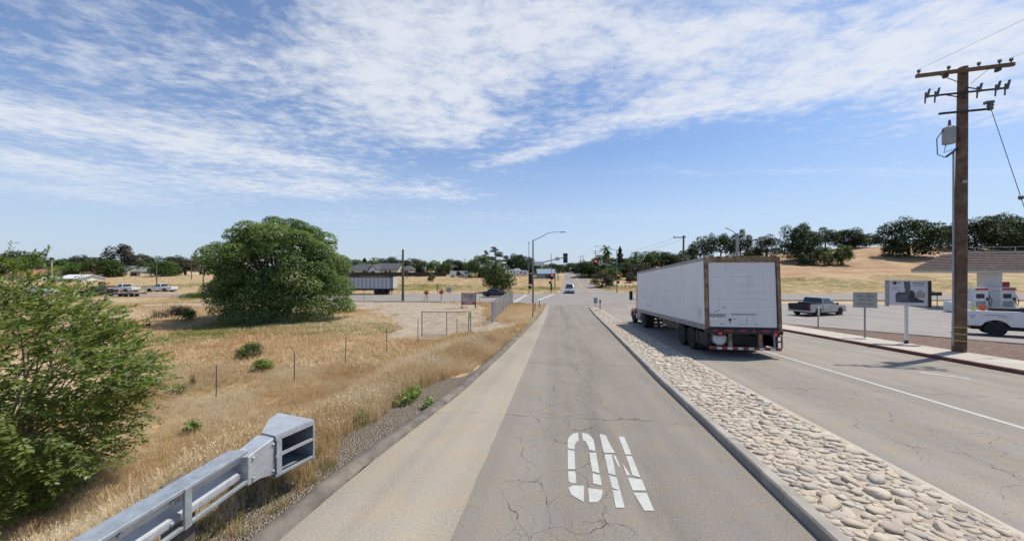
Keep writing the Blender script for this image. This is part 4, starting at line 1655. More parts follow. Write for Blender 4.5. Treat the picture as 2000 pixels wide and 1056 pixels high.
# scraps of dry weed on the median
ms_ = rng.uniform(9, 40, 60)
mt_ = tmr(ms_) - .2 - np.abs(rng.normal(size=60)) * .35
mx, my = xy(ms_, mt_)
kk_ = rng.uniform(.12, .3, 60)
scatter('median_weeds', np.stack([mx, my, zroad(ms_) + .09], -1), rng.uniform(0, 6.28, 60), np.stack([kk_, kk_, kk_], -1), rng.random(60), T_STRAW)
# field
x, y, s, d = region(52000, -95, 4, 17, 60)
ok = (grass_ok(x, y, s, d) & (y < yn(x) - .6)) | ((d > .7) & (y < yn(x) - .6) & (rng.random(len(x)) < .05) & (vnoise(x, y, .9, 15) > .1))
x, y = x[ok], y[ok]
p1, p2 = vnoise(x, y, .35, 6), vnoise(x, y, .3, 7)
gq = gp(640, 640)
q = (p1 + rng.normal(size=len(x)) * .2 < .52) & ~((np.hypot((x - gq.x) / 2.2, y - gq.y) < 3.2) & (rng.random(len(x)) < .55))
put_grass('field_grass', x[q], y[q], T_FAR, .75, .48 + .35 * p2[q] + rng.normal(size=q.sum()) * .15)
put_grass('field_green_grass', x[~q], y[~q], T_FARG, .7, .45 + rng.normal(size=(~q).sum()) * .2)
# rough grass beyond the cross road and along the banks
x, y, s, d = region(26000, -150, 110, 69.5, 150)
fl, fr = np.interp(y, YF, FL) - .4, np.interp(y, YF, FR) + .4
u = x / y
ok = ((x < fl) | (x > fr)) & (u > -1.55) & (u < 1.55) & ~((x > 24) & (y > 96 + 6 * vnoise(x, y, .2, 3)))
x, y = x[ok], y[ok]
g_ = vnoise(x, y, .12, 9) + rng.normal(size=len(x)) * .3
band = sstep(74, 80, y) * sstep(104, 92, y)
q = g_ + band * .9 > .75
put_grass('roadside_grass', x[~q], y[~q], T_FAR, 1.0, .6 + rng.normal(size=(~q).sum()) * .2, flat=.9)
put_grass('roadside_green_grass', x[q], y[q], T_FARG, 1.0, .5 + rng.normal(size=q.sum()) * .2, flat=.9)
# leafy weeds on the gravel edge
r = np.random.default_rng(77)
for lb, px, py, w, n in (('leafy green weed patch on the gravel beside the ramp', 790, 776, 62, 420), ('small weed clump at the gravel edge near the guardrail head', 700, 822, 26, 110), ('weed tuft on the gravel at the foot of the asphalt edge', 836, 792, 22, 60), ('upper end of weeds where dry grass meets the ramp gravel', 820, 748, 34, 160)):
    g_ = gp(px, py)
    w = w / F * g_.y
    an, rr_ = r.uniform(0, 6.28, n), w * .5 * np.sqrt(r.random(n))
    P = np.stack([rr_ * np.cos(an), rr_ * np.sin(an) * 1.6, r.uniform(.02, .22, n)], -1)
    Nn = np.tile([0, 0, 1.0], (n, 1)) + r.normal(size=(n, 3)) * .5
    root = empty('leafy_weed', (g_.x, g_.y, g_.z - .04), (0, 0, 0), lb, 'weeds')
    link('foliage', leaf_quads('foliage', P, Nn, r.uniform(.06, .12, n), L_BUSH, .55, None, r), root)
    mb = MB()
    for i in range(0, n, 8):
        mb.tube([(P[i, 0] * .6, P[i, 1] * .6, -.02), tuple(P[i])], [.004, .002], 3)
    mb.build('stem', TWIG, root)

# ================================================================== vehicles
def wheel(parent, x, y, r_, w, rim=RIM, rr=0.58, side=1, name='wheel'):
    o = empty(name, (0, 0, 0))
    o.parent = parent
    o.location = (x, y, r_)
    MB().lathe([(r_ * rr, -w / 2), (r_ * .93, -w / 2), (r_, -w * .36), (r_, w * .36), (r_ * .93, w / 2), (r_ * rr, w / 2)], (0, 0, 0), axis=1, n=20).build('tyre', RUBBER, o, smooth=True)
    yo = side * w * .46
    MB().lathe([(r_ * rr, -w * .44), (r_ * rr, w * .46), (r_ * rr * .88, w * .46), (r_ * rr * .72, w * .28), (r_ * .18, w * .34), (r_ * .12, w * .44)][::1], (0, 0, 0), axis=1, n=20).build('rim', rim, o, smooth=True)
    o.scale = (1, side, 1)
    return o


def arch(x, r_, n=9):
    return [(x + r_ * math.cos(a), r_ * 0.95 * math.sin(a)) for a in np.linspace(math.pi, 0, n)]


def body_outline(x0, x1, zb, top, wheels, ra, zw=0.0):
    """side outline, from rear bottom forward along the bottom with wheel arches, then back over TOP (front to rear)"""
    out = [(x0, zb)]
    for wx in wheels:
        for a in np.linspace(math.pi, 0, 9):
            out.append((wx + ra * math.cos(a), max(zb, zw + ra * math.sin(a))))
    out.append((x1, zb))
    return out + top


def cabin(b, roof, wb, wr, zb, zr):
    """glasshouse frustum: b = (x rear, x front) at belt, roof = (x rear, x front)"""
    return [[(b[0], -wb, zb), (b[1], -wb, zb), (b[1], wb, zb), (b[0], wb, zb)], [(roof[0], -wr, zr), (roof[1], -wr, zr), (roof[1], wr, zr), (roof[0], wr, zr)]]


def side_glass(parent, b, roof, wb, wr, zb, zr, spans, inset=.1, proud=.012):
    """windows as quads lying just proud of the cabin sides; spans in 0..1 along belt"""
    for sg in (-1, 1):
        for u0, u1 in spans:
            def P(u, v):
                lo = b[0] + (b[1] - b[0]) * u
                hi = roof[0] + (roof[1] - roof[0]) * u
                x_ = lo + (hi - lo) * v
                y_ = (wb + (wr - wb) * v + proud) * sg
                return (x_, y_, zb + (zr - zb) * v)
            q = [P(u0, inset), P(u1, inset), P(u1, 1 - inset * 1.4), P(u0, 1 - inset * 1.4)]
            q2 = [(a, c - sg * .03, e) for a, c, e in q]
            MB().loft([q, q2]).build('side_window', GLASS, parent)


def end_glass(parent, name, xb, xr, wb, wr, zb, zr, sg, inset=.1):
    def P(v, y):
        return (xb + (xr - xb) * v + sg * .012, y * (wb + (wr - wb) * v) * .90, zb + (zr - zb) * v)
    q = [P(inset, -1), P(inset, 1), P(1 - inset, 1), P(1 - inset, -1)]
    MB().loft([q, [(a - sg * .03, c, e) for a, c, e in q]]).build(name, GLASS, parent)


def pickup(loc, rz, paint, label, bed_dark=True, pitch=0.0, group=None, L=5.8, cab_len=0.0, cat='pickup truck'):
    root = empty('pickup_truck', loc, (0, pitch, rz), label, cat, group)
    W = .98
    wf, wr_ = L - 1.0, 1.22
    out = body_outline(0, L, .42, [(L, .62), (L - .04, .98), (L - .35, 1.08), (L - 1.55, 1.14), (L - 1.6, 1.16), (2.05, 1.18), (2.0, 1.18), (2.0, .72), (0.08, .72), (0.08, .5), (0, .5)], (wr_, wf), .47, .40)
    MB().prism(out, 1, -W, W).build('body', paint, root, bevel=.04, seg=2, smooth=True)
    for sg in (-1, 1):
        MB().prism([(.02, .73), (2.0, .73), (2.0, 1.2), (.02, 1.2)], 1, sg * W - .05 * (sg > 0), sg * W + .05 * (sg < 0)).build('bed_side', paint, root, bevel=.015)
    MB().bx(0, .06, -W + .06, W - .06, .62, 1.18).build('tailgate', BLACKP if bed_dark else paint, root, bevel=.015)
    MB().bx(-.16, .0, -W + .04, W - .04, .42, .60).build('rear_bumper', RIM, root, bevel=.03)
    MB().bx(L, L + .12, -W + .04, W - .04, .40, .62).build('front_bumper', RIM, root, bevel=.03)
    MB().bx(L - .005, L + .03, -.55, .55, .66, .94).build('grille', DARKM, root)
    b, rf, wb, wr2, zb, zr = (2.02, L - 1.5), (2.15, L - 2.45), .95, .76, 1.16, 1.82
    MB().loft(cabin(b, rf, wb, wr2, zb, zr)).build('cab_roof', paint, root, bevel=.06, seg=2, smooth=True)
    side_glass(root, b, rf, wb, wr2, zb, zr, [(.06, .36), (.41, .80)])
    end_glass(root, 'windscreen', b[1], rf[1], wb, wr2, zb, zr, 1)
    end_glass(root, 'rear_window', b[0], rf[0], wb, wr2, zb, zr, -1)
    for sg in (-1, 1):
        MB().bx(-.01, .04, sg * (W - .06) - .06, sg * (W - .06) + .06, .78, 1.12).build('tail_light', REDL if False else SIGNRED, root)
        MB().bx(L - .02, L + .02, sg * .76 - .16, sg * .76 + .16, .70, .92).build('headlight', GLASS, root)
        MB().box((L - 1.75, sg * (W + .10), 1.24), (.10, .18, .2)).build('mirror', BLACKP, root, bevel=.02)
        MB().bx(3.05, 3.25, sg * (W + .012) - .012, sg * (W + .012) + .012, 1.0, 1.04).build('door_handle', DARKM, root)
        MB().bx(2.02, 2.035, sg * (W + .003) - .004, sg * (W + .003) + .004, .5, 1.16).build('door_seam', DARKM, root)
        for wx in (wr_, wf):
            wheel(root, wx, sg * (W - .14), .40, .27, side=sg)
    MB().bx(.3, L - .3, -.7, .7, .28, .5).build('chassis', BLACKP, root)
    if bed_dark:
        MB().bx(.08, 1.98, -W + .08, W - .08, .722, .76).build('bed_liner', BLACKP, root)
        MB().bx(1.3, 1.95, -W + .1, W - .1, .76, 1.3).build('tool_box', BLACKP, root, bevel=.03)
    return root


def sedan(loc, rz, paint, label, L=4.5, name='car', tall=1.42, cat='car'):
    root = empty(name, loc, (0, 0, rz), label, cat)
    W = .89
    out = body_outline(0, L, .26, [(L, .45), (L - .05, .62), (L - .45, .76), (L - 1.25, .88), (L - 1.35, .92), (.95, .96), (.3, .95), (.03, .86), (0, .55)], (.85, L - .88), .38, .33)
    MB().prism(out, 1, -W, W).build('body', paint, root, bevel=.06, seg=2, smooth=True)
    b, rf, wb, wr2, zb, zr = (.55, L - 1.15), (1.35, L - 2.05), .84, .62, .92, tall
    MB().loft(cabin(b, rf, wb, wr2, zb, zr)).build('roof', paint, root, bevel=.07, seg=2, smooth=True)
    side_glass(root, b, rf, wb, wr2, zb, zr, [(.14, .46), (.49, .86)])
    end_glass(root, 'windscreen', b[1], rf[1], wb, wr2, zb, zr, 1)
    end_glass(root, 'rear_window', b[0], rf[0], wb, wr2, zb, zr, -1)
    for sg in (-1, 1):
        MB().bx(-.015, .05, sg * .66 - .16, sg * .66 + .16, .68, .84).build('tail_light', SIGNRED, root)
        MB().bx(L - .12, L - .01, sg * .64 - .18, sg * .64 + .18, .55, .68).build('headlight', WHITEP, root, bevel=.02)
        MB().box((L - 1.35, sg * (W + .06), .98), (.12, .16, .12)).build('mirror', paint, root, bevel=.02)
        for wx in (.85, L - .88):
            wheel(root, wx, sg * (W - .10), .33, .21, side=sg)
    MB().bx(.2, L - .2, -.65, .65, .18, .4).build('chassis', BLACKP, root)
    return root


SILVER = mat('silver_paint', (0.36, 0.36, 0.35), 0.35, 0.3, var=.05, coat=.5)
CARW = mat('white_car_paint', (0.66, 0.67, 0.68), 0.35, 0.0, var=.04, coat=.5)
NAVY = mat('dark_navy_paint', (0.012, 0.016, 0.030), 0.3, 0.1, var=.05, coat=.6)
BLUESIL = mat('blue_silver_paint', (0.27, 0.30, 0.34), 0.35, 0.3, var=.05, coat=.5)

# ---------------------------------------------------------------- white articulated lorry
PITCH = math.atan(.055)


def semi():
    s0, tc_ = 14.25, 6.92
    x_, y_ = xy(s0, tc_)
    root = empty('semi_truck', (x_, y_, float(zroad(s0)) + .025), (0, PITCH, R(90) - HEAD), 'long white box trailer truck with rusty rear frame driving away', 'truck')
    W, L, z0, z1 = 1.30, 11.9, .98, 3.78
    # side walls: separate sheets riveted side by side
    ns = 10
    for sg in (-1, 1):
        for i in range(ns):
            a, b = .09 + (L - .2) * i / ns, .09 + (L - .2) * (i + 1) / ns
            MB().bx(a + .003, b - .003, sg * W - .025, sg * W + .005 * (sg < 0) + 0 * sg, z0 + .22, z1 - .13).build('side_panel', WPANEL, root) if sg < 0 else MB().bx(a + .003, b - .003, W - .005, W + .025, z0 + .22, z1 - .13).build('side_panel', WPANEL, root)
        y0, y1 = (W - .03, W + .032) if sg > 0 else (-W - .032, -W + .03)
        MB().bx(.09, L, y0, y1, z0, z0 + .22).build('bottom_rail', RAILG, root, bevel=.01)
        MB().bx(.09, L, y0, y1, z1 - .13, z1).build('top_rail', RAILG, root, bevel=.01)
        for i in range(11):
            if i % 4 == 3:
                continue
            xx = .35 + i * .62
            MB().bx(xx, xx + .17, sg * (W + .0345) - .003, sg * (W + .0345) + .003, z0 + .10, z0 + .14).build('marker_tape', REDT, root)
    # latch box and small marks on the near side
    MB().bx(.45, .78, W + .026, W + .030, z0 + .42, z0 + .80).build('document_plate', WHT, root)
    for xx, zz in ((8.9, 1.55), (8.3, 1.48)):
        MB().bx(xx, xx + .10, W + .026, W + .030, zz, zz + .13).build('decal', SIGNTXT2, root)
    MB().bx(.09, L - .02, -W + .005, W - .005, z1 - .03, z1 - .004).build('trailer_roof', WPANEL, root)
    MB().bx(L - .06, L - .01, -W + .03, W - .03, z0, z1 - .03).build('front_wall', WPANEL, root)
    MB().bx(.02, L - .06, -W + .03, W - .03, z0 + .02, z0 + .14).build('floor', DARKM, root)
    # rear frame
    for sg in (-1, 1):
        MB().bx(-.02, .10, sg * (W - .02) - .058, sg * (W - .02) + .058, z0 - .02, z1 - .02).build('rear_post', RUST, root, bevel=.012)
    MB().bx(-.025, .11, -W - .03, W + .03, z1 - .20, z1 + .015).build('rear_header', RUST, root, bevel=.015)
    for i in range(9):
        a = -1.1 + i * .275
        MB().bx(-.03 + random.uniform(-.01, .01), .05, a - .1, a + random.uniform(.02, .12), z1 + .012, z1 + random.uniform(.03, .06)).build('roof_edge_flake', RUST, root)
    MB().bx(-.06, .11, -W - .045, W + .045, z0 - .12, z0 + .06).build('rear_sill', DARKM, root, bevel=.015)
    # roller door of slats
    nd = 9
    zd0, zd1 = z0 + .075, z1 - .205
    for i in range(nd):
        a, b = zd0 + (zd1 - zd0) * i / nd, zd0 + (zd1 - zd0) * (i + 1) / nd
        MB().bx(.03, .06, -W + .115, W - .115, a + .0012, b - .0012).build('door_slat', DOORP, root, bevel=.0015)
    xd = .026
    rot = (R(90), 0, R(-90))
    text_part('door_lettering', 'KENDEX', .17, SIGNTXT, root, (xd, .89, z0 + .56), rot, .85)
    MB().tube([(xd, 1.05, z0 + .68), (xd, .92, z0 + .72), (xd, .80, z0 + .79)], [.004, .011, .004], 5).build('door_emblem', SIGNTXT, root)
    MB().bx(xd - .03, .03, -.48, .40, z0 + .60, z0 + .635).build('door_step_bar', RAILG, root)
    for (a, b, c, e, mt) in ((.50, .40, z0 + .36, z0 + .46, SIGNTXT), (.49, .41, z0 + .28, z0 + .32, SIGNTXT), (.36, .22, z0 + .43, z0 + .45, SIGNTXT2), (-.12, -.15, z0 + .36, z0 + .43, SIGNTXT), (.80, .66, z0 + .24, z0 + .27, SIGNTXT2), (-.40, -.52, z0 + .26, z0 + .28, SIGNTXT2), (.10, -.22, z0 + .245, z0 + .26, SIGNTXT2), (.72, .6, z0 + .86, z0 + .885, SIGNTXT2)):
        MB().bx(xd, .03, b, a, c, e).build('door_sticker', mt, root)
    # reflective tape across the sill and the bumper
    for a, b in ((1.10, .93), (.72, .40), (.18, -.06), (-.28, -.38), (-.60, -.90), (-1.02, -1.26)):
        MB().bx(-.068, -.058, b, a, z0 - .025, z0 + .05).build('sill_tape', REDT, root)
    for yy_ in (.86, -1.06):
        MB().lathe([(.035, 0), (.058, .01), (.058, .05)], (-.11, yy_, z0 - .10), axis=0, n=14).build('tail_lamp', REDL, root)
        MB().bx(-.075, .02, yy_ - .15, yy_ + .15, z0 - .20, z0 - .05).build('lamp_bracket', DARKM, root)
    zbm = .34
    n = 13
    for i in range(n):
        a, b = 1.20 - i * 2.4 / n, 1.20 - (i + 1) * 2.4 / n
        MB().bx(-.145, -.125, b + .004, a - .004, zbm - .045, zbm + .045).build('bumper_tape', REDT if i % 2 == 0 else WHT, root)
    MB().bx(-.125, -.02, -1.24, 1.24, zbm - .055, zbm + .055).build('underride_bar', RUST, root, bevel=.01)
    for yy_ in (.50, -.55):
        MB().bx(-.08, .02, yy_ - .06, yy_ + .06, zbm + .05, z0 - .1).build('underride_post', RUST, root)
    # step ladder at the right rear
    for yy_ in (-.98, -1.24):
        MB().bx(-.16, -.10, yy_ - .02, yy_ + .02, zbm + .05, z0 - .12).build('ladder_rail', RAILG, root)
    MB().bx(-.16, -.10, -1.23, -.99, .60, .65).build('ladder_rung', DARKM, root)
    # under-floor tank, flaps, axles
    MB().lathe([(.05, -.42), (.24, -.40), (.26, -.3), (.26, .3), (.24, .40), (.05, .42)], (.50, .80, .66), axis=0, n=18).build('air_tank', WHITEP, root, smooth=True)
    for sg in (-1, 1):
        MB().bx(.95, .98, sg * .95 - .33, sg * .95 + .33, .18, z0).build('mud_flap', BLACKP, root)
        MB().bx(.12, 1.22, sg * 1.20 - .05, sg * 1.20 + .06, .36, z0 - .13).build('side_skirt', BLACKP, root)
        MB().bx(.1, L - 1.5, sg * .48 - .05, sg * .48 + .05, z0 - .22, z0).build('chassis_rail', DARKM, root)
        MB().bx(8.2, 8.32, sg * .85 - .06, sg * .85 + .06, .22, z0).build('landing_leg', DARKM, root)
        for xx in (1.80, 3.0):
            wheel(root, xx, sg * 1.12, .485, .27, RIM, .55, sg)
            wheel(root, xx, sg * .80, .485, .25, RIM, .55, sg)
        MB().bx(3.6, 6.5, sg * 1.02 - .10, sg * 1.02 + .10, .62, z0 - .02).build('pallet_box', DARKM, root)
    for xx in (1.80, 3.0, 10.35):
        MB().cyl((xx, -1.0, .485), (xx, 1.0, .485), .08).build('axle', DARKM, root)
    for i in range(8):
        MB().bx(.4 + i * 1.3, .5 + i * 1.3, -1.2, 1.2, z0 - .09, z0 + .02).build('cross_member', DARKM, root)
    MB().bx(.4, .44, -.65, .55, .40, z0 - .05).build('rear_flap', BLACKP, root)
    # tractor
    for sg in (-1, 1):
        wheel(root, 10.35, sg * 1.10, .50, .28, RIM, .55, sg)
        wheel(root, 10.35, sg * .78, .50, .25, RIM, .55, sg)
        wheel(root, 13.9, sg * 1.06, .50, .28, RIM, .55, sg)
        MB().bx(9.6, 14.6, sg * .45 - .05, sg * .45 + .05, .62, .86).build('tractor_rail', DARKM, root)
        MB().lathe([(.1, -.65), (.30, -.63), (.32, 0), (.30, .63), (.1, .65)], (11.9, sg * 1.0, .62), axis=0, n=14).build('fuel_tank', RAILG, root, smooth=True)
        MB().bx(13.25, 13.42, sg * 1.46 - .11, sg * 1.46 + .11, 1.75, 2.45).build('mirror', BLACKP, root, bevel=.03)
        MB().tube([(13.3, sg * 1.10, 2.42), (13.33, sg * 1.46, 2.40)], .018, 6).build('mirror_arm', DARKM, root)
        MB().tube([(13.3, sg * 1.10, 1.80), (13.33, sg * 1.46, 1.82)], .018, 6).build('mirror_arm', DARKM, root)
        MB().prism([(13.2, .62), (13.3, .98), (13.6, 1.12), (14.2, 1.12), (14.5, .98), (14.6, .62), (14.42, .62), (14.3, .9), (13.5, .9), (13.38, .62)], 1, sg * 1.06 - .17, sg * 1.06 + .17).build('mudguard', CABRED, root, bevel=.02)
        MB().bx(12.75, 13.05, sg * 1.125 - .006, sg * 1.125 + .006, 1.9, 2.45).build('side_window', GLASS, root)
    MB().loft([[(12.3, -1.12, .85), (12.3, 1.12, .85), (12.3, 1.1, 2.75), (12.3, -1.1, 2.75)], [(13.35, -1.12, .85), (13.35, 1.12, .85), (13.3, 1.08, 2.75), (13.3, -1.08, 2.75)]]).build('cab', CABRED, root, bevel=.08, seg=2, smooth=True)
    MB().loft([[(13.35, -.95, .7), (13.35, .95, .7), (13.35, .9, 1.85), (13.35, -.9, 1.85)], [(15.0, -.80, .7), (15.0, .80, .7), (14.95, .7, 1.6), (14.95, -.7, 1.6)]]).build('bonnet', CABRED, root, bevel=.07, seg=2, smooth=True)
    MB().bx(14.95, 15.15, -1.15, 1.15, .4, .75).build('front_bumper', RIM, root, bevel=.04)
    MB().bx(13.31, 13.38, -.95, .95, 1.95, 2.55).build('windscreen', GLASS, root)
    return root


semi()

# ---------------------------------------------------------------- other vehicles
p = gp(1583, 619)
pickup((p.x - math.sin(R(21)) * .98, p.y + math.cos(R(21)) * .98, hz(p.x + 2, p.y + 1) + .02), R(21), SILVER, 'silver crew-cab pickup with black bed in the car park behind the trailer', L=5.75, pitch=.02)

# white service truck at the right edge
def service_truck():
    px_, py_ = 27.9, 20.3
    th = R(-45)
    root = empty('service_truck', (px_ - 1.15 * math.cos(th) - math.sin(th) * .9, py_ - 1.15 * math.sin(th) + math.cos(th) * .9, hz(px_, py_ + .7) + .0), (R(-2.3), R(-1.6), th), 'white utility service truck with boxed bed at the right edge', 'truck')
    W, L = 1.02, 6.1
    o1 = body_outline(0, 2.75, .55, [(2.75, 1.42), (0.02, 1.42)], (1.15,), .52, .40)
    MB().prism(o1, 1, -W, -W + .48).build('tool_side_box', CARW, root, bevel=.02)
    MB().prism(o1, 1, W - .48, W).build('tool_side_box', CARW, root, bevel=.02)
    MB().bx(.05, 2.7, -W + .48, W - .48, .72, .80).build('bed_floor', RAILG, root)
    MB().bx(0, .05, -W + .5, W - .5, .75, 1.30).build('tailgate', CARW, root)
    MB().bx(-.25, .0, -W + .02, W - .02, .45, .6).build('rear_bumper', DARKM, root, bevel=.02)
    for x0_, x1_ in ((.08, .60), (1.72, 2.68)):
        MB().bx(x0_, x1_, -W - .012, -W + .002, .66, 1.36).build('locker_door', CARW, root, bevel=.006)
        MB().bx((x0_ + x1_) / 2 - .05, (x0_ + x1_) / 2 + .05, -W - .022, -W - .011, 1.0, 1.04).build('locker_handle', DARKM, root)
    MB().bx(.62, 1.70, -W - .012, -W + .002, 1.02, 1.36).build('locker_door', CARW, root, bevel=.006)
    MB().bx(.2, .45, -W - .016, -W - .011, 1.12, 1.16).build('lettering_strip', SIGNTXT2, root)
    MB().bx(.72, 1.5, -W - .016, -W - .011, 1.18, 1.215).build('lettering_strip', SIGNTXT2, root)
    MB().bx(1.2, 1.6, -W - .016, -W - .011, 1.10, 1.125).build('lettering_strip', SIGNRED, root)
    out = body_outline(2.82, L, .5, [(L, .7), (L - .05, 1.08), (L - .4, 1.18), (L - 1.25, 1.25), (2.82, 1.28)], (4.95,), .50, .40)
    MB().prism(out, 1, -W + .03, W - .03).build('body', CARW, root, bevel=.04, seg=2, smooth=True)
    b, rf, wb, wr2, zb, zr = (2.84, L - 1.2), (2.92, L - 2.0), .95, .78, 1.26, 1.92
    MB().loft(cabin(b, rf, wb, wr2, zb, zr)).build('cab_roof', CARW, root, bevel=.06, seg=2, smooth=True)
    side_glass(root, b, rf, wb, wr2, zb, zr, [(.12, .74)])
    end_glass(root, 'windscreen', b[1], rf[1], wb, wr2, zb, zr, 1)
    end_glass(root, 'rear_window', b[0], rf[0], wb, wr2, zb, zr, -1)
    MB().bx(1.1, 2.6, -.45, .45, .8, 1.62).build('compressor', BLACKP, root, bevel=.04)
    MB().bx(2.05, 2.5, -W + .03, -W + .44, 1.42, 1.66).build('tool_chest', BLACKP, root, bevel=.03)
    MB().lathe([(.02, 0), (.14, .02), (.12, .06), (.04, .34), (.02, .46)], (.42, -W + .25, 1.42), n=12).build('traffic_cone', YTAG, root)
    MB().lathe([(.10, -.06), (.17, -.05), (.17, .05), (.10, .06)], (.75, -W + .25, 1.6), axis=1, n=14).build('hose_reel', ORANGE, root)
    for sg in (-1, 1):
        wheel(root, 1.15, sg * (W - .15), .40, .26, side=sg)
        wheel(root, 4.95, sg * (W - .15), .40, .26, side=sg)
        MB().box((4.6, sg * (W + .1), 1.36), (.1, .18, .24)).build('mirror', BLACKP, root, bevel=.02)
    MB().bx(.3, L - .3, -.6, .6, .32, .58).build('chassis', BLACKP, root)


service_truck()
sedan((0, 0, 0), 0, NAVY, 'dark coupe driving on the cross road behind the lease sign', 4.3).location = (at(943, 580, 59.2).x, 60.0, hz(-2, 60) + .036)
c = sedan((0, 0, 0), R(-90) - R(8), BLUESIL, 'silver blue car facing the camera beyond the junction', 4.7, tall=1.72, cat='car')
p = gp(1113, 573.5)
c.location = (p.x - 4.7 * math.sin(R(8)) * -1 - 0.0, p.y + 4.6, hz(p.x, p.y) + .036)
c.scale = (1, 1.02, 1.05)


# grey ribbed trailer behind the big tree
def ribbed_trailer():
    Y = 65.3
    xr = at(768, 560, Y).x
    L = 13.2
    root = empty('bulk_trailer', (xr, Y + 1.2, hz(xr - 5, Y) + .036), (0, 0, R(180)), 'grey ribbed bulk trailer on the cross road behind the big tree', 'trailer')
    W, z0, z1 = 1.25, 1.12, 3.25
    GR = mat('grey_trailer_wall', (0.52, 0.515, 0.52), .6, .1, var=.1, dirt=(.38, .36, .34), damt=.4)
    n = 17
    for sg in (-1, 1):
        for i in range(n):
            a = .5 + (L - .5) * i / n
            b = .5 + (L - .5) * (i + 1) / n
            MB().bx(a + .004, b - .004, sg * W - .02, sg * W + .02, z0, z1 - .1).build('side_panel', GR, root)
            MB().bx(a - .05, a + .05, sg * (W + .055) - .035, sg * (W + .055) + .035, z0, z1 - .1).build('side_rib', RAILG, root)
        MB().bx(.0, L, sg * W - .07, sg * W + .07, z1 - .099, z1 + .03).build('top_rail', DARKM, root)
        MB().bx(.0, L, sg * W - .05, sg * W + .05, z0 - .2, z0 - .002).build('bottom_rail', DARKM, root)
        for xx in (1.9, 3.1):
            wheel(root, xx, sg * 1.05, .5, .5, RIM, .5, sg)
        for xx in (10.2, 11.4, 15.6):
            wheel(root, xx, sg * 1.05, .5, .5, RIM, .5, sg)
        MB().bx(.95, 1.0, sg * .95 - .3, sg * .95 + .3, .2, 1.0).build('mud_flap', BLACKP, root)
    MB().bx(.1, L - .1, -1.18, 1.18, z1 - .35, z1 - .2).build('load', mat('tarp', (.06, .06, .065), .9), root)
    MB().bx(0, .06, -1.2, 1.2, z0, z1).build('rear_gate', GR, root)
    MB().bx(.06, .5, -1.24, 1.24, z0 - .1, z1 - .1).build('rear_frame', RAILG, root)
    MB().bx(.3, L + 3.5, -.5, .5, .75, z0 - .21).build('chassis', DARKM, root)
    MB().bx(L + .6, L + 2.6, -1.15, 1.15, .8, 2.9).build('cab', CABRED, root, bevel=.1, seg=2)
    MB().bx(L + 2.6, L + 4.0, -.85, .85, .7, 1.8).build('bonnet', CABRED, root, bevel=.1, seg=2)
    MB().bx(L + 2.55, L + 2.63, -1.0, 1.0, 1.95, 2.7).build('windscreen', GLASS, root)


ribbed_trailer()

# parked vehicles at the far left
for px_, py_, rz, pt, lb, bd in ((257, 571.5, R(176), CARW, 'white pickup parked at far left, nearer the shrub of two white pickups', False), (333, 570.5, R(183), CARW, 'white pickup parked at far left nearest to the big tree', False), (207, 579.5, R(178), NAVY, 'dark blue pickup coupled to flatbed trailer at far left', True)):
    p = gp(px_, py_)
    pickup((p.x, p.y + .9, hz(p.x, p.y) - .03), rz, pt, lb, bd, group=None, L=5.2)
p = gp(262, 581)
root = empty('flatbed_trailer', (p.x, p.y + .9, hz(p.x, p.y) - .03), (0, 0, R(178)), 'low empty flatbed trailer behind the dark blue pickup', 'trailer')
MB().bx(0, 4.6, -1.0, 1.0, .58, .68).build('deck', WOODG, root)
for sg in (-1, 1):
    MB().bx(-.02, 4.62, sg * 1.03 - .03, sg * 1.03 + .03, .50, .74).build('side_rail', DARKM, root)
    for xx in (1.5, 2.4):
        wheel(root, xx, sg * .85, .33, .2, side=sg)
MB().bx(4.6, 5.7, -.06, .06, .48, .58).build('tow_bar', DARKM, root)
p = gp(65, 573)
sedan((p.x - 2.0, p.y + .9, hz(p.x, p.y) - .03), 0, CARW, 'white car mostly hidden by the near green shrub', 4.4)
p = gp(171, 578)
root = empty('water_tank', (p.x, p.y, hz(p.x, p.y) - .05), (0, 0, 0), 'white plastic tank beside the dark blue pickup', 'tank')
MB().bx(-.65, .65, -.5, .5, .12, 1.05).build('tank_body', WHITEP, root, bevel=.08, seg=2)
MB().bx(-.7, .7, -.55, .55, 0, .12).build('pallet', WOODG, root)
# brown backhoe-like heap
p = gp(185, 570)
root = empty('excavator', (p.x, p.y + 2, hz(p.x, p.y) - .05), (0, 0, R(170)), 'rusty brown digger parked behind the dark blue pickup', 'excavator')
BRN = mat('rust_brown_paint', (.16, .085, .045), .8, var=.3)
MB().prism([(-1.3, 0), (1.3, 0), (1.5, .35), (1.2, .7), (-1.2, .7), (-1.5, .35)], 1, -.95, -.55).build('track', DARKM, root)
MB().prism([(-1.3, 0), (1.3, 0), (1.5, .35), (1.2, .7), (-1.2, .7), (-1.5, .35)], 1, .55, .95).build('track', DARKM, root)
MB().bx(-1.3, .7, -.9, .9, .72, 1.35).build('upper_body', BRN, root, bevel=.1)
MB().bx(-.1, .75, .0, .85, 1.35, 2.15).build('cab', BRN, root, bevel=.06)
MB().bx(.76, .77, .1, .75, 1.5, 2.05).build('cab_window', GLASS, root)
MB().tube([(.6, -.3, 1.2), (1.5, -.3, 2.1), (2.3, -.3, 1.5)], [.16, .14, .1], 6).build('boom', BRN, root)
MB().tube([(2.3, -.3, 1.55), (2.0, -.3, .5)], [.1, .08], 6).build('dipper_arm', BRN, root)
MB().prism([(1.7, .1), (2.2, .05), (2.3, .5), (1.9, .55)], 1, -.6, 0).build('bucket', DARKM, root)

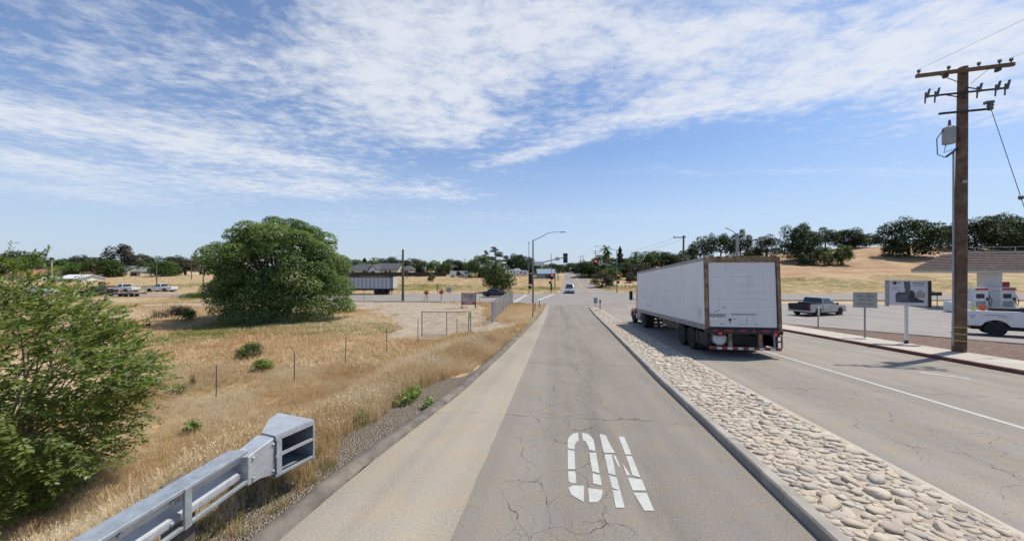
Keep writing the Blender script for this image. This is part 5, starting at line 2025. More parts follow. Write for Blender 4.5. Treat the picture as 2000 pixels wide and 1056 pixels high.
# ================================================================== guardrail end terminal
def guardrail():
    X0, Y0 = -2.93, 3.6
    gz = hz(X0, Y0) - .05
    root = empty('guardrail', (X0, Y0, gz), (0, 0, 0), 'galvanised guardrail end with boxy steel head beside the ramp', 'guardrail')

    def P(x_, y_, z_):
        return (x_ - X0, y_ - Y0, z_ - gz)

    def zt(y_):
        return 2.55 + .055 * (4.2 - y_)
    tk = .012
    # extruder head: top, bottom, far impact plate, left side, frame round the open side, divider
    poly = [(-2.78, 4.14), (-2.58, 4.59), (-3.19, 4.81), (-3.18, 4.61), (-3.0, 4.22)]

    def plate(z_, h_):
        mb = MB()
        n = len(poly)
        vs = [P(a, b, z_) for a, b in poly] + [P(a, b, z_ + h_) for a, b in poly]
        mb.add(vs, [tuple(range(n - 1, -1, -1)), tuple(range(n, 2 * n))] + [(i, (i + 1) % n, (i + 1) % n + n, i + n) for i in range(n)])
        return mb

    def wall(a, b, z0, z1, th=.012):
        return MB().bar(P(*a, (z0 + z1) / 2), P(*b, (z0 + z1) / 2), th, z1 - z0)
    zt_, zb_ = 2.545, 2.06
    plate(zt_, .016).build('head_top', GALV2, root)
    plate(zb_, .014).build('head_floor', GALV, root)
    wall(poly[1], poly[2], zb_ - .02, zt_ - .001, .022).build('impact_plate', GALV, root)
    wall(poly[2], poly[3], zb_ + .015, zt_ - .001).build('head_side', GALV, root)
    wall(poly[3], poly[4], zb_ + .015, zt_ - .001).build('head_side', GALV, root)
    # frame round the opening
    a, b = Vector(poly[0]), Vector(poly[1])
    for z0, z1 in ((zt_ - .045, zt_ - .002), (zb_ + .016, zb_ + .045), (2.30, 2.335)):
        MB().bar(P(*a, (z0 + z1) / 2), P(*b, (z0 + z1) / 2), .022, z1 - z0).build('opening_bar', GALV2, root)
    p1 = a.lerp(b, .02)
    p2 = a.lerp(b, .14)
    MB().bar(P(*p1, (zb_ + zt_) / 2 + .01), P(*p2, (zb_ + zt_) / 2 + .01), .024, zt_ - zb_ - .03).build('opening_jamb', GALV2, root)
    p1 = a.lerp(b, .96)
    MB().bar(P(*p1, (zb_ + zt_) / 2 + .01), P(*b, (zb_ + zt_) / 2 + .01), .024, zt_ - zb_ - .03).build('opening_jamb', GALV2, root)
    # flaring chute between channel and head
    y0, y1 = 3.78, 4.2

    def ring(y_, xl, xr, z0, z1):
        return [P(xl, y_, z0), P(xr, y_, z0), P(xr, y_, z1), P(xl, y_, z1)]
    MB().loft([ring(y0, -3.03, -2.83, 2.19, 2.50), ring(3.95, -3.03, -2.82, 2.17, 2.52), ring(y1, -3.04, -2.79, 2.08, 2.542)]).build('feeder_chute', GALV2, root, bevel=.006)
    # guide channel of angle plates
    ya, yb = 2.35, 3.79
    MB().loft([ring(ya, -3.04, -2.835, zt(ya) - .035, zt(ya)), ring(yb, -3.04, -2.835, zt(yb) - .035, zt(yb))]).build('channel_top', GALV, root, bevel=.005)
    MB().loft([ring(ya, -2.87, -2.835, zt(ya) - .355, zt(ya) - .32), ring(yb, -2.87, -2.835, zt(yb) - .355, zt(yb) - .32)]).build('channel_lower_rail', GALV, root, bevel=.004)
    MB().loft([ring(ya, -3.04, -3.005, zt(ya) - .355, zt(ya) - .32), ring(yb, -3.04, -3.005, zt(yb) - .355, zt(yb) - .32)]).build('channel_lower_rail', GALV, root, bevel=.004)
    for y_ in (3.08, 2.38):
        MB().bx(-2.852 - X0, -2.826 - X0, y_ - .035 - Y0, y_ + .035 - Y0, zt(y_) - .36 - gz, zt(y_) - .004 - gz).build('channel_strap', GALV, root, bevel=.003)
    # w-beam running through the channel and on behind the camera
    prof = [(0.0, -.158), (.03, -.150), (.078, -.118), (.082, -.085), (.078, -.058), (.015, -.022), (.0, 0), (.015, .022), (.078, .058), (.082, .085), (.078, .118), (.03, .150), (.0, .158)]
    for i, (u0, u1) in enumerate(((.2, 2.349), (2.351, 3.9))):
        rings = []
        for y_ in (u0, u1):
            zc = zt(y_) - .185
            fr = [P(-2.985 + a_ + .003 * i, y_, zc + b_) for a_, b_ in prof] + [P(-2.985 + a_ - .006 + .003 * i, y_, zc + b_) for a_, b_ in prof[::-1]]
            rings.append(fr)
        MB().loft(rings).build('rail_beam', GALV2, root, smooth=True)
    for y_ in (1.4, 3.3):
        g_ = hz(X0, y_)
        MB().bx(-3.2 - X0, -3.05 - X0, y_ - .1 - Y0, y_ + .1 - Y0, g_ - .3 - gz, zt(y_) - .06 - gz).build('post', WOODG, root, bevel=.008)
    for y_, z_ in ((3.0, -.09), (3.0, -.27), (2.6, -.09)):
        MB().lathe([(.016, 0), (.016, .012), (.008, .016)], P(-2.9, y_, zt(y_) + z_), axis=0, n=8).build('bolt', GALV2, root)
    for y_, z_ in ((3.84, 2.24), (3.84, 2.46), (4.12, 2.16), (4.12, 2.47)):
        MB().lathe([(.016, 0), (.016, .012), (.008, .018)], P(-2.826 + (y_ - 3.8) * .09, y_, z_), axis=0, n=8).build('bolt', GALV2, root)
    MB().lathe([(.018, 0), (.018, .02), (.01, .026)], P(-3.045, 3.74, 2.53), axis=2, n=8).build('bolt', DARKM, root)


guardrail()


# ================================================================== poles
def zpx(py, Y):
    return CAMZ + (528 - py) / F * Y


def big_pole():
    g_ = gp(1873, 694)
    Y = g_.y
    gz = g_.z + .10
    root = empty('utility_pole', (g_.x, Y, gz), (0, 0, -HEAD * 2.2), 'large brown wooden utility pole with transformer beside the sidewalk', 'utility pole')
    top = zpx(133, Y) - gz
    lx = 0.12

    def ax(z_):
        return lx * z_ / top
    MB().tube([(0, 0, -.4), (ax(top / 2), 0, top / 2), (ax(top), 0, top)], [.205, .175, .14], 16).build('pole_shaft', WOODP, root, smooth=True)
    for z_ in (zpx(638, Y) - gz, zpx(651, Y) - gz, zpx(664, Y) - gz):
        rr_ = .205 - .03 * (z_ / (top / 2)) + .005
        MB().lathe([(rr_, -.02), (rr_, .02)], (ax(z_), 0, z_), n=16).build('yellow_band', YBAND, root)
    z1 = zpx(143, Y) - gz
    MB().bx(-1.47, 1.47, -.25, -.15, z1 - .07, z1 + .07).build('crossarm', ARMW, root, bevel=.01)
    for sg in (-1, 1):
        MB().bar((sg * .75, -.21, z1 - .06), (ax(z1) + sg * .1, -.19, z1 - .55), .03, .012).build('arm_brace', DARKM, root)
    for x_ in (-1.38, -.45, .45, 1.05, 1.38):
        MB().lathe([(.02, 0), (.02, .06), (.06, .08), (.045, .12), (.06, .15), (.03, .19)], (x_, -.2, z1 + .07), n=10).build('insulator', PORC, root, smooth=True)
    for x_ in (-.55, 1.0):
        MB().bx(x_ - .05, x_ + .05, -.28, -.12, z1 - .2, z1 - .07).build('arm_clamp', DARKM, root)
    # cut-out bracket
    z2 = zpx(186, Y) - gz
    MB().bar((-1.15, -.22, z2), (1.2, -.22, z2), .06, .06).build('cutout_arm', DARKM, root)
    for sg in (-1, 1):
        MB().bar((sg * .6, -.22, z2), (ax(z2), -.16, z2 + .22 * sg), .03).build('arm_brace', DARKM, root)
    for x_ in (-1.15, -.85, .42, .95, 1.22):
        MB().tube([(x_, -.24, z2 - .05), (x_ + .08, -.25, z2 + .28)], [.05, .035], 8).build('fuse_cutout', PORC, root)
        MB().tube([(x_ - .05, -.26, z2 + .15), (x_ - .08, -.27, z2 - .30)], [.03, .022], 6).build('fuse_tube', PORC, root)
    z3 = zpx(222, Y) - gz
    MB().bar((-.75, -.2, z3), (.78, -.2, z3), .07, .07).build('lower_arm', DARKM, root)
    MB().lathe([(.05, 0), (.09, .05), (.07, .12), (.1, .18), (.06, .28)], (.78, -.2, z3 - .06), n=10).build('insulator', PORC, root)
    MB().bx(.62, .86, -.27, -.13, z3 + .2, z3 + .3).build('arrester', PORC, root)
    zt0, zt1 = zpx(280, Y) - gz, zpx(247, Y) - gz
    xt = -.33
    MB().lathe([(.17, 0), (.19, .02), (.19, zt1 - zt0 - .04), (.15, zt1 - zt0)], (xt, -.03, zt0), n=16).build('transformer_tank', TRANSF, root, smooth=True)
    MB().tube([(xt + .02, -.03, zt1 - .02), (xt + .02, -.03, zt1 + .28)], [.05, .035], 8).build('bushing', PORC, root)
    for z_ in (zt0 + .1, zt1 - .1):
        MB().bx(-.2, -.05, -.06, .06, z_ - .03, z_ + .03).build('tank_bracket', DARKM, root)
    zc = zpx(300, Y) - gz
    MB().tube([(xt - .15, -.05, zt1 - .05), (xt - .42, -.1, zt1 - .45), (xt - .40, -.1, zc), (xt - .15, -.05, zc - .12), (-.15, 0, zc + .05)], .016, 6).build('cable_loop', WIRE, root)
    MB().tube([(xt - .1, -.05, zt0), (xt - .2, -.1, zc + .05), (-.1, -.1, zc + .22)], .014, 6).build('cable_loop', WIRE, root)
    MB().bar((-.45, -.08, zc - .12), (-.1, -.05, zc + .18), .06, .06).build('cable_bracket', DARKM, root)
    MB().tube([(-.20, -.03, .3), (-.19, -.03, zc + .1)], .03, 8).build('cable_conduit', mat('grey_conduit', (.30, .31, .32), .6), root)
    MB().bx(-.02, .10, -.215, -.17, zpx(357, Y) - gz - .06, zpx(357, Y) - gz + .06).build('number_plate', RAILG, root)
    M = Matrix.Translation(root.location) @ Matrix.Rotation(-HEAD * 2.2, 4, 'Z')
    tops = [M @ Vector((x_, -.2, z1 + .26)) for x_ in (-1.38, -.45, .45, 1.38)] + [M @ Vector((0, -.2, z3))]
    guy = M @ Vector((.8, -.2, z3))
    return tops, guy


tops, guy = big_pole()


def wire(a, b, sag, name, label, r_=.005, n=14, group='overhead wires'):
    a, b = Vector(a), Vector(b)
    pts = []
    for i in range(n + 1):
        u = i / n
        p = a.lerp(b, u)
        p.z -= sag * 4 * u * (1 - u)
        pts.append(p)
    o = MB().tube(pts, r_, 4).build(name, WIRE)
    return tag(o, label, 'cable', group)


# pole further along, behind the trailer
def wood_pole(px, base, top, label, Y=None, arms=(), r_=.15, name='utility_pole'):
    g_ = gp(px, base) if Y is None else at(px, base, Y)
    g_.z = hz(g_.x, g_.y) - .05
    root = empty(name, g_, (0, 0, -HEAD), label, 'utility pole')
    tz = zpx(top, g_.y) - g_.z
    MB().tube([(0, 0, -.3), (0, 0, tz)], [r_, r_ * .72], 10).build('pole_shaft', WOODG, root, smooth=True)
    for (dz, hl, sh_) in arms:
        MB().bx(sh_ - hl, sh_ + hl, -.2, -.1, tz - dz - .06, tz - dz + .06).build('crossarm', WOODG, root)
        for u in (-.9, 0.9):
            MB().lathe([(.03, 0), (.06, .06), (.03, .18)], (sh_ + hl * u, -.15, tz - dz + .06), n=8).build('insulator', PORC, root)
    return root, tz


pg, tzg = wood_pole(1335, 590, 460, 'grey utility pole rising behind the trailer roof', 46, [(.25, .75, -.55)])
end = Vector(pg.location) + Vector((0, 0, tzg - .2))
bk = [Vector((*xy(-34, 16.2 + dx), 11.5)) for dx in (-1.38, -.45, .45, 1.38)]
for i, (tp, nm) in enumerate(zip(tops[:4:3], ('left', 'right'))):
    wire(tp, bk[i], .8, 'power_line', '%s top wire from the large pole running overhead to the right' % nm)
far_end = at(1163, 492, 150)
for i, nm in enumerate(('upper', 'lower')):
    wire(end + Vector((-.9 + i * .6, 0, -.35 * i)), far_end + Vector((i - .5, 0, -.9 * i)), 1.6, 'power_line', '%s thin wire running left from the grey pole behind the trailer' % nm, .012)
ga = Vector((guy.x + 4.2, guy.y + .6, hz(guy.x + 4.2, guy.y + .6)))
o = wire(guy, ga, 0.0, 'guy_wire', 'slanting guy wire with a round weight right of the large pole', .012, 2, None)
mid = guy.lerp(ga, .35)
MB().lathe([(.03, -.09), (.075, -.05), (.075, .05), (.03, .09)], mid, n=12).build('guy_weight', PORC, o)
pl, tzl = wood_pole(787, 587.5, 487, 'dark bare wooden pole between trailer and lease sign', None, [], .20)
e2 = Vector(pl.location) + Vector((0, 0, tzl - .9))
for k_, dz in ((0, 0), (1, .45)):
    wire(e2 - Vector((0, 0, dz)), at(640, 520, 75) + Vector((-30, 40, 1.6 - dz)), 1.0, 'power_line', ('upper' if k_ == 0 else 'lower') + ' wire leaving the bare wooden pole to the left', .02)
wood_pole(397, 563, 519, 'short grey post just left of the big tree', 80, [], .14)
wood_pole(374, 546, 515, 'thin pole in the field left of the big tree, further one', 120, [], .14)
wood_pole(306, 555, 513, 'thin pole standing behind the white pickups', 95, [], .14)
wood_pole(845, 534, 507, 'small utility pole with short arm before the far trees', 150, [(.5, .9, 0)], .13)
wood_pole(908, 530, 505, 'far utility pole above the white far vans', 175, [(.5, .9, 0)], .13)
wood_pole(1163, 540, 489, 'double-armed utility pole left of the palm', 150, [(.3, 1.5, 0), (1.2, 1.0, 0)], .16)
wood_pole(1134, 538, 501, 'left of two tiny utility poles at the road end', 210, [(.3, 1.4, 0)], .16)
wood_pole(1139, 538, 499, 'right of two tiny utility poles at the road end', 225, [(.3, 1.4, 0)], .16)
wood_pole(1084, 556, 519, 'short wooden post along the left of the far road, nearer', 92, [], .13)
wood_pole(1090, 549, 524, 'short wooden post along the left of the far road, further', 118, [], .13)
wood_pole(1164, 547, 522, 'slim grey post on the right bank of the far road', 105, [], .12)
p = at(101, 548, 110)
root = empty('lamp_post', (p.x, p.y, hz(p.x, p.y) - .05), (0, 0, 0), 'pale post with dark round top above the near shrub', 'lamp post')
tz = zpx(508, 110) - p.z + .6
MB().tube([(0, 0, 0), (0, 0, tz)], [.22, .18], 10).build('post_shaft', WALKC, root)
MB().lathe([(.15, 0), (.55, .2), (.6, .45), (.3, .8), (.05, .9)], (0, 0, tz), n=12).build('lamp_head', DARKM, root)


# ================================================================== traffic signals and street lights
def sig_head(parent, c, face, lit=0, s_=1.0):
    """three-lens head at c (local); face: -1 towards the camera, 1 away"""
    x_, y_, z_ = c
    b = MB().bx(x_ - .17 * s_, x_ + .17 * s_, y_ - .12, y_ + .12, z_ - .52 * s_, z_ + .52 * s_).build('signal_housing', BLACKP, parent, bevel=.02)
    MB().bx(x_ - .30 * s_, x_ + .30 * s_, y_ - .02 * 1 + .13 * (-face), y_ + .02 + .13 * (-face), z_ - .66 * s_, z_ + .66 * s_).build('back_plate', DARKM, b)
    for i, dz in enumerate((.34, 0, -.34)):
        m_ = SIGR if (lit and i == 0) else DARKM
        MB().lathe([(.12 * s_, 0), (.11 * s_, .02), (.05, .03)], (x_, y_ + face * .125, z_ + dz * s_), axis=1, n=14).build('lens', m_, b)
        v = MB()
        pts = []
        for an in np.linspace(-.2, math.pi + .2, 8):
            pts.append((x_ + .14 * s_ * math.cos(an), z_ + dz * s_ + .14 * s_ * math.sin(an)))
        for (a0, b0), (a1, b1) in zip(pts, pts[1:]):
            yf = y_ + face * .13
            v.loft([[(a0, yf, b0), (a1, yf, b1), (a1 * 1, yf + face * .2, b1), (a0, yf + face * .2, b0)], [(a0, yf, b0 + .012), (a1, yf, b1 + .012), (a1, yf + face * .2, b1 + .012), (a0, yf + face * .2, b0 + .012)]])
        v.build('visor', BLACKP, b)
    return b


def arm_pts(a, b, rise, n=7):
    a, b = Vector(a), Vector(b)
    return [a.lerp(b, i / n) + Vector((0, 0, rise * math.sin(math.pi / 2 * i / n) - rise * i / n)) for i in range(n + 1)]


# near left: street light with mast arm
g_ = gp(1041, 593)
Y = g_.y
root = empty('signal_pole', (g_.x, Y, g_.z - .05), (0, 0, 0), 'tall grey street light with curved arm and signal mast at the left corner', 'street light')
K = Y / F
hz_ = lambda py: zpx(py, Y) - g_.z
MB().tube([(0, 0, -.2), (0, 0, hz_(468))], [.135, .09], 12).build('pole_shaft', STEELP, root, smooth=True)
MB().tube([(0, 0, hz_(469)), (12 * K, 0, hz_(464)), (28 * K, 0, hz_(455)), (40 * K, 0, hz_(452.5)), (52 * K, 0, hz_(452))], [.05, .045, .04, .035, .03], 8).build('lamp_arm', STEELP, root, smooth=True)
MB().box((58 * K, 0, hz_(452.3)), (.8, .22, .14)).build('lamp_head', RAILG, root, bevel=.04)
MB().tube(arm_pts((0, 0, hz_(517)), (67 * K, .3, hz_(501)), .35), [.09, .085, .08, .075, .07, .065, .06, .05], 8).build('mast_arm', STEELP, root, smooth=True)
sig_head(root, (64 * K, .45, hz_(503)), 1, 0, 1.0)
MB().bx(44 * K, 52 * K, .2, .22, hz_(508), hz_(501)).build('arm_sign', SIGNW, root)
MB().bx(3 * K, 22 * K, -.12, -.10, hz_(517), hz_(510)).build('street_name_sign', SIGNW, root)
sig_head(root, (-4 * K, .2, hz_(545)), 1, 0, 1.1)
MB().bx(-9 * K, -3 * K, -.1, .15, hz_(563), hz_(557)).build('pedestrian_signal', BLACKP, root, bevel=.02)
MB().bx(-8.5 * K, -3 * K, -.12, -.105, hz_(556), hz_(553.5)).build('yellow_strip', YTAG, root)
MB().bx(-.2, .2, -.2, .2, -.05, .06).build('base_plate', KERBC, root)


def slim_signal(px, base, top, label, head=None, ped=None, lit=1, hook=False, r_=.075):
    g_ = gp(px, base)
    Y = g_.y
    K = Y / F
    root = empty('signal_pole', (g_.x, Y, g_.z - .05), (0, 0, 0), label, 'traffic signal')
    h = lambda py: zpx(py, Y) - g_.z
    MB().tube([(0, 0, -.1), (0, 0, h(top))], [r_, r_ * .75], 10).build('pole_shaft', STEELP, root, smooth=True)
    if hook:
        MB().box((0, -.2, h(top)), (.25, .8, .14)).build('lamp_head', RAILG, root, bevel=.03)
        MB().tube([(0, 0, h(top)), (0, -.5, h(top) + .02)], .04, 6).build('lamp_arm', STEELP, root)
    if head:
        sig_head(root, (head[0] * K, -.2, h(head[1])), -1, lit, .82)
    if ped:
        MB().bx(ped[0] * K - .22, ped[0] * K + .22, -.32, -.08, h(ped[1]) - .24, h(ped[1]) + .24).build('pedestrian_signal', BLACKP, root, bevel=.03)
    return root, h, K


r1, h, K = slim_signal(1033, 573, 473, 'slim grey pole left of the tall street light', None, None, 0, True)
sig_head(r1, (.6 * K, .2, h(509)), 1, 0, .7)
MB().bx(1 * K, 4 * K, -.1, .1, h(543), h(534)).build('control_box', BLACKP, r1)
r2, h, K = slim_signal(1076.5, 571.5, 495, 'signal pole with red light on the far left corner', (1, 540), (-2.5, 551), 1)
MB().bx(-.16, .16, -.16, .12, h(565), h(553)).build('control_box', BLACKP, r2)
r3, h, K = slim_signal(1205, 571.5, 487, 'signal pole with mast arm and red light on the far right corner', (2, 540), (2, 550.5), 1, r_=.11)
MB().bx(0, 4 * K, -.22, -.2, h(547.5), h(545.5)).build('yellow_strip', YTAG, r3)
MB().tube([(0, 0, h(489)), (-14 * K, 0, h(484)), (-28 * K, 0, h(481)), (-38 * K, 0, h(480.5))], [.05, .045, .035, .03], 8).build('lamp_arm', STEELP, r3)
MB().box((-40 * K, 0, h(480.3)), (.8, .22, .14)).build('lamp_head', RAILG, r3, bevel=.04)
MB().tube(arm_pts((0, 0, h(521)), (-43 * K, 0, h(512)), .25), [.09, .085, .08, .075, .07, .065, .06, .05], 8).build('mast_arm', STEELP, r3, smooth=True)
sig_head(r3, (-42.5 * K, -.2, h(513)), -1, 1, 1.05)
MB().bx(-35.5 * K, -30 * K, -.16, -.14, h(517.5), h(511)).build('turn_sign', SIGNW, r3)
MB().lathe([(.20, 0), (.20, .015), (.14, .016), (.14, 0)], (-32.7 * K, -.18, h(514.2)), axis=1, n=18).build('prohibition_ring', SIGNRED, r3)
MB().bx(-15 * K, 2 * K, -.16, -.14, h(522), h(517.5)).build('street_name_sign', SIGNG, r3)
# street light behind the trailer
g_ = at(1440, 580, 40)
g_.z = hz(g_.x, g_.y)
root = empty('street_light', g_, (0, 0, 0), 'pale street light post rising behind the trailer rear', 'street light')
h = lambda py: zpx(py, 40) - g_.z
MB().tube([(0, 0, -.1), (0, 0, h(456))], [.17, .15], 12).build('pole_shaft', mat('concrete_post', (.30, .31, .31), .8), root, smooth=True)
MB().tube([(0, 0, h(458)), (-.5, 0, h(452)), (-.85, 0, h(448))], [.05, .04, .04], 8).build('lamp_arm', STEELP, root)
MB().box((-1.1, 0, h(446.5)), (.6, .2, .12), Matrix.Rotation(.45, 3, 'Y')).build('lamp_head', WHITEP, root, bevel=.03)


# ================================================================== signs
def facing(p):
    """turn so that local -y points to the camera side along the road"""
    return (0, 0, -HEAD)


# grey notice sign
g_ = gp(1689, 665)
Y = g_.y
rz = R(-30)
root = empty('road_sign', (g_.x, Y, g_.z + .05), (0, 0, rz), 'plain grey notice sign on a thin post left of the framed property sign', 'sign')
h = lambda py: zpx(py, Y) - g_.z - .05
MB().bx(-.03, .03, -.025, .025, -.2, h(598)).build('post', STEELP, root)
NOTICE = mat('notice_white', (.34, .36, .35), .5, var=.06)
MB().bx(-.46, .46, -.04, -.03, h(600), h(571)).build('panel', NOTICE, root, bevel=.004)
zc = (h(600) + h(571)) / 2
for b0, b1, z_ in ((-.34, -.06, .2), (.04, .34, .2), (-.28, .0, .0), (.06, .28, .0), (-.30, .05, -.2), (.1, .3, -.2)):
    MB().bx(b0, b1, -.0445, -.041, zc + z_ - .05, zc + z_ + .05).build('text_line', SIGNTXT2, root)
MB().bx(-.48, .48, -.046, -.028, h(571) - .02, h(571) + .01).build('rim', SIGNTXT2, root)
MB().bx(-.48, .48, -.046, -.028, h(600) - .01, h(600) + .02).build('rim', SIGNTXT2, root)
# framed property sign
g_ = gp(1770, 677)
Y = g_.y
root = empty('property_sign', (g_.x, Y, g_.z + .08), (0, 0, R(-22)), 'white framed property sign with dark picture on a white post', 'sign')
h = lambda py: zpx(py, Y) - g_.z - .08
zb, zt2 = h(596), h(548)
MB().bx(-.05, .05, -.05, .05, h(664), zb - .001).build('post', WHITEP, root, bevel=.006)
MB().bx(-.055, .055, -.055, .055, -.1, h(664)).build('post_foot', DARKM, root)
MB().bx(-.66, .74, -.03, .03, zb, zt2).build('panel', mat('poster_white', (.60, .62, .66), .6, var=.05), root)
for x0, x1, m_ in ((-.72, -.62, RAILG), (.72, .82, DARKM)):
    MB().bx(x0, x1, -.07, .07, zb - .06, zt2 + .015).build('frame_post', m_, root, bevel=.008)
MB().bx(-.719, .719, -.06, .06, zt2, zt2 + .04).build('frame_top', WHITEP, root)
zs = zt2 - zb
pic = mat('print_dark', (.045, .05, .065), .6, var=.3, vscale=9)
pic2 = mat('print_grey', (.11, .12, .145), .6, var=.3, vscale=7)
for x0, x1, a, b, m_, dy in ((-.52, -.20, .90, .94, SIGNTXT2, .034), (-.46, -.36, .84, .97, pic, .037), (.2, .62, .88, .93, SIGNTXT2, .034), (.22, .58, .80, .83, SIGNTXT2, .034), (-.5, -.2, .62, .64, SIGNTXT2, .034), (-.5, -.25, .70, .72, SIGNTXT2, .034)):
    MB().bx(x0, x1, -dy, -.028, zb + zs * a, zb + zs * b).build('print_block', m_, root)
for pl_, m_, dy in (([(-.38, .12), (.06, .10), (.10, .50), (.0, .56), (-.14, .53), (-.30, .55), (-.39, .44)], pic2, .0335), ([(-.02, .45), (.10, .45), (.13, .75), (.12, .97), (-.10, .97), (-.08, .72)], pic2, .0345), ([(.08, .12), (.56, .12), (.60, .2), (.40, .26), (.30, .40), (.24, .58), (.14, .62), (.07, .4)], pic, .0355)):
    MB().prism([(u, zb + zs * v) for u, v in pl_], 1, -dy, -.028).build('print_figure', m_, root)
HS = mat('print_house', (.36, .33, .33), .6, var=.3, vscale=12)
MB().prism([(.28, zb + zs * .32), (.62, zb + zs * .32), (.62, zb + zs * .5), (.47, zb + zs * .64), (.28, zb + zs * .5)], 1, -.0365, -.029).build('print_house', HS, root)
# thin edge-on sign post
g_ = gp(1598, 644)
Y = g_.y
root = empty('road_sign', (g_.x, Y, g_.z + .05), (0, 0, R(40)), 'small sign seen edge-on between trailer and grey notice sign', 'sign')
h = lambda py: zpx(py, Y) - g_.z - .05
MB().bx(-.03, .03, -.03, .03, -.2, h(601)).build('post', STEELP, root)
MB().bx(-.16, .16, -.045, -.032, h(616), h(598)).build('panel', SIGNW, root)
# markers on the nose of the median
g_ = gp(1163, 598)
Y = g_.y
root = empty('road_sign', (g_.x, Y, g_.z + .1), (0, 0, 0), 'grey sign back on a short post at the tip of the cobbled median', 'sign')
h = lambda py: zpx(py, Y) - g_.z - .1
MB().bx(-.03, .03, -.03, .03, -.1, h(583)).build('post', STEELP, root)
MB().bx(-.24, .24, -.05, -.035, h(592), h(581)).build('panel', RAILG, root)
g_ = gp(1172, 607)
Y = g_.y
root = empty('delineator_post', (g_.x, Y, g_.z + .1), (0, 0, 0), 'dark marker post on the cobbled median behind its tip', 'marker post')
h = lambda py: zpx(py, Y) - g_.z - .1
MB().bx(-.04, .04, -.02, .02, -.1, h(588)).build('post', DARKM, root)
MB().bx(-.08, .08, -.035, -.022, h(591), h(585)).build('reflector', BLACKP, root)
# for lease board
g_ = gp(915.5, 601)
Y = g_.y
K = Y / F
root = empty('lease_sign', (g_.x, Y, g_.z - .05), (0, 0, R(4)), 'white For Lease board with red band on two wooden posts', 'sign')
h = lambda py: zpx(py, Y) - g_.z + .05
for sg in (-1, 1):
    MB().bx(sg * 13.2 * K - .06, sg * 13.2 * K + .06, -.0, .1, -.2, h(571)).build('post', WOODG, root)
BOARD = mat('lease_board', (.50, .44, .42), .6, var=.12, vscale=3)
MB().bx(-12.4 * K, 12.4 * K, -.03, -.005, h(595), h(571.5)).build('panel', BOARD, root)
MB().bx(-12.3 * K, 12.3 * K, -.037, -.031, h(594), h(589.5)).build('red_band', SIGNRED, root)
rt = (R(90), 0, 0)
text_part('sign_text', 'For Lease', .36, SIGNRED, root, (0, -.036, h(575)), rt, .9)
text_part('sign_text', '560-7800', .30, SIGNNAVY, root, (0, -.036, h(579.5)), rt, .95)
text_part('sign_text', '7062', .26, SIGNNAVY, root, (4.5 * K, -.036, h(584.3)), rt)
MB().bx(-9.5 * K, 7.5 * K, -.043, -.037, h(592.8), h(590.6)).build('band_text_strip', BOARD, root)
# orange sign stands on the far verge
for px, py, lb in ((833, 587, 'orange warning sign on a leaning stand, left one of two by the road'), (862, 586, 'orange warning sign on a thin stand, right one of two by the road')):
    g_ = gp(px, py)
    K = g_.y / F
    root = empty('warning_sign', (g_.x, g_.y, g_.z - .05), (0, 0, 0), lb, 'sign')
    tz = 17 * K
    for a, b in ((-.35, -.3), (.35, -.3), (.0, .5)) if px < 850 else ((-.05, 0), (.05, .0)):
        MB().bar((a, b, 0), (a * .1, 0, tz * .8), .05).build('leg', STEELP, root)
    MB().box((0, -.06, tz * .95), (.62, .02, .62), Matrix.Rotation(R(45), 3, 'Y')).build('panel', ORANGE, root)
    MB().box((0, -.075, tz * .95), (.30, .01, .10)).build('panel_mark', BLACKP, root)
# cabinet and small post beyond the cross road
g_ = gp(877, 571)
root = empty('utility_cabinet', (g_.x, g_.y, g_.z - .05), (0, 0, 0), 'grey utility cabinet beyond the cross road', 'cabinet')
MB().bx(-.5, .5, -.3, .3, 0, 1.0).build('cabinet_body', RAILG, root, bevel=.02)
MB().bx(-.42, .42, -.32, -.301, .1, .9).build('cabinet_door', TRANSF, root, bevel=.006)
MB().bx(-.55, .55, -.35, .35, 1.0, 1.06).build('cabinet_lid', RAILG, root)
wood_pole(854, 570, 553, 'dark stub post beyond the cross road beside the cabinet', None, [], .12, 'wooden_post')
wood_pole(794.5, 545, 527, 'small post in the far field right of the bare wooden pole', 120, [], .12, 'wooden_post')

# ================================================================== fences
CHAINM = mat('chain_link', (0.33, 0.34, 0.34), .5, .4)


def chain_mesh(parent, a, b, z0, z1, pitch=.09, w=.006):
    """diamond wire between two local points"""
    a, b = Vector(a), Vector(b)
    L = (b - a).length
    d = (b - a).normalized()
    Hh = z1 - z0
    mb = MB()
    n = int((L + Hh) / pitch)
    for sg in (0, 1):
        for i in range(n):
            u0 = -Hh + i * pitch
            p0, p1 = u0, u0 + Hh
            q0, q1 = 0.0, Hh
            if p0 < 0:
                q0 = -p0
                p0 = 0
            if p1 > L:
                q1 -= (p1 - L)
                p1 = L
            if p1 - p0 < .02:
                continue
            za, zb_ = (z0 + q0, z0 + q1) if sg == 0 else (z1 - q0, z1 - q1)
            P0, P1 = a + d * p0, a + d * p1
            mb.bar((P0.x, P0.y, za), (P1.x, P1.y, zb_), w, w)
    return mb.build('chain_wire', CHAINM, parent)


# T-posts of the old field fence
TP = [(422, 782, 713), (575, 747, 686), (674.5, 711, 658), (755, 688, 641), (816, 672, 622)]
for i, (px, b, t_) in enumerate(TP):
    g_ = gp(px, b)
    K = g_.y / F
    root = empty('fence_post', (g_.x, g_.y, g_.z - .1), (random.uniform(-.02, .02), random.uniform(-.02, .02), 0), 'thin steel field fence post, %s from the left' % ORDN[i], 'fence post', 'steel posts of the field fence')
    tz = (b - t_) * K + .1
    MB().bx(-.022, .022, -.004, .004, -.2, tz).bx(-.004, .004, -.004, .03, -.2, tz).build('post_shaft', STEELP, root)
    MB().bx(-.024, .024, -.008, .008, tz - .14, tz).build('post_tip', WHITEP if i == 99 else RAILG, root)

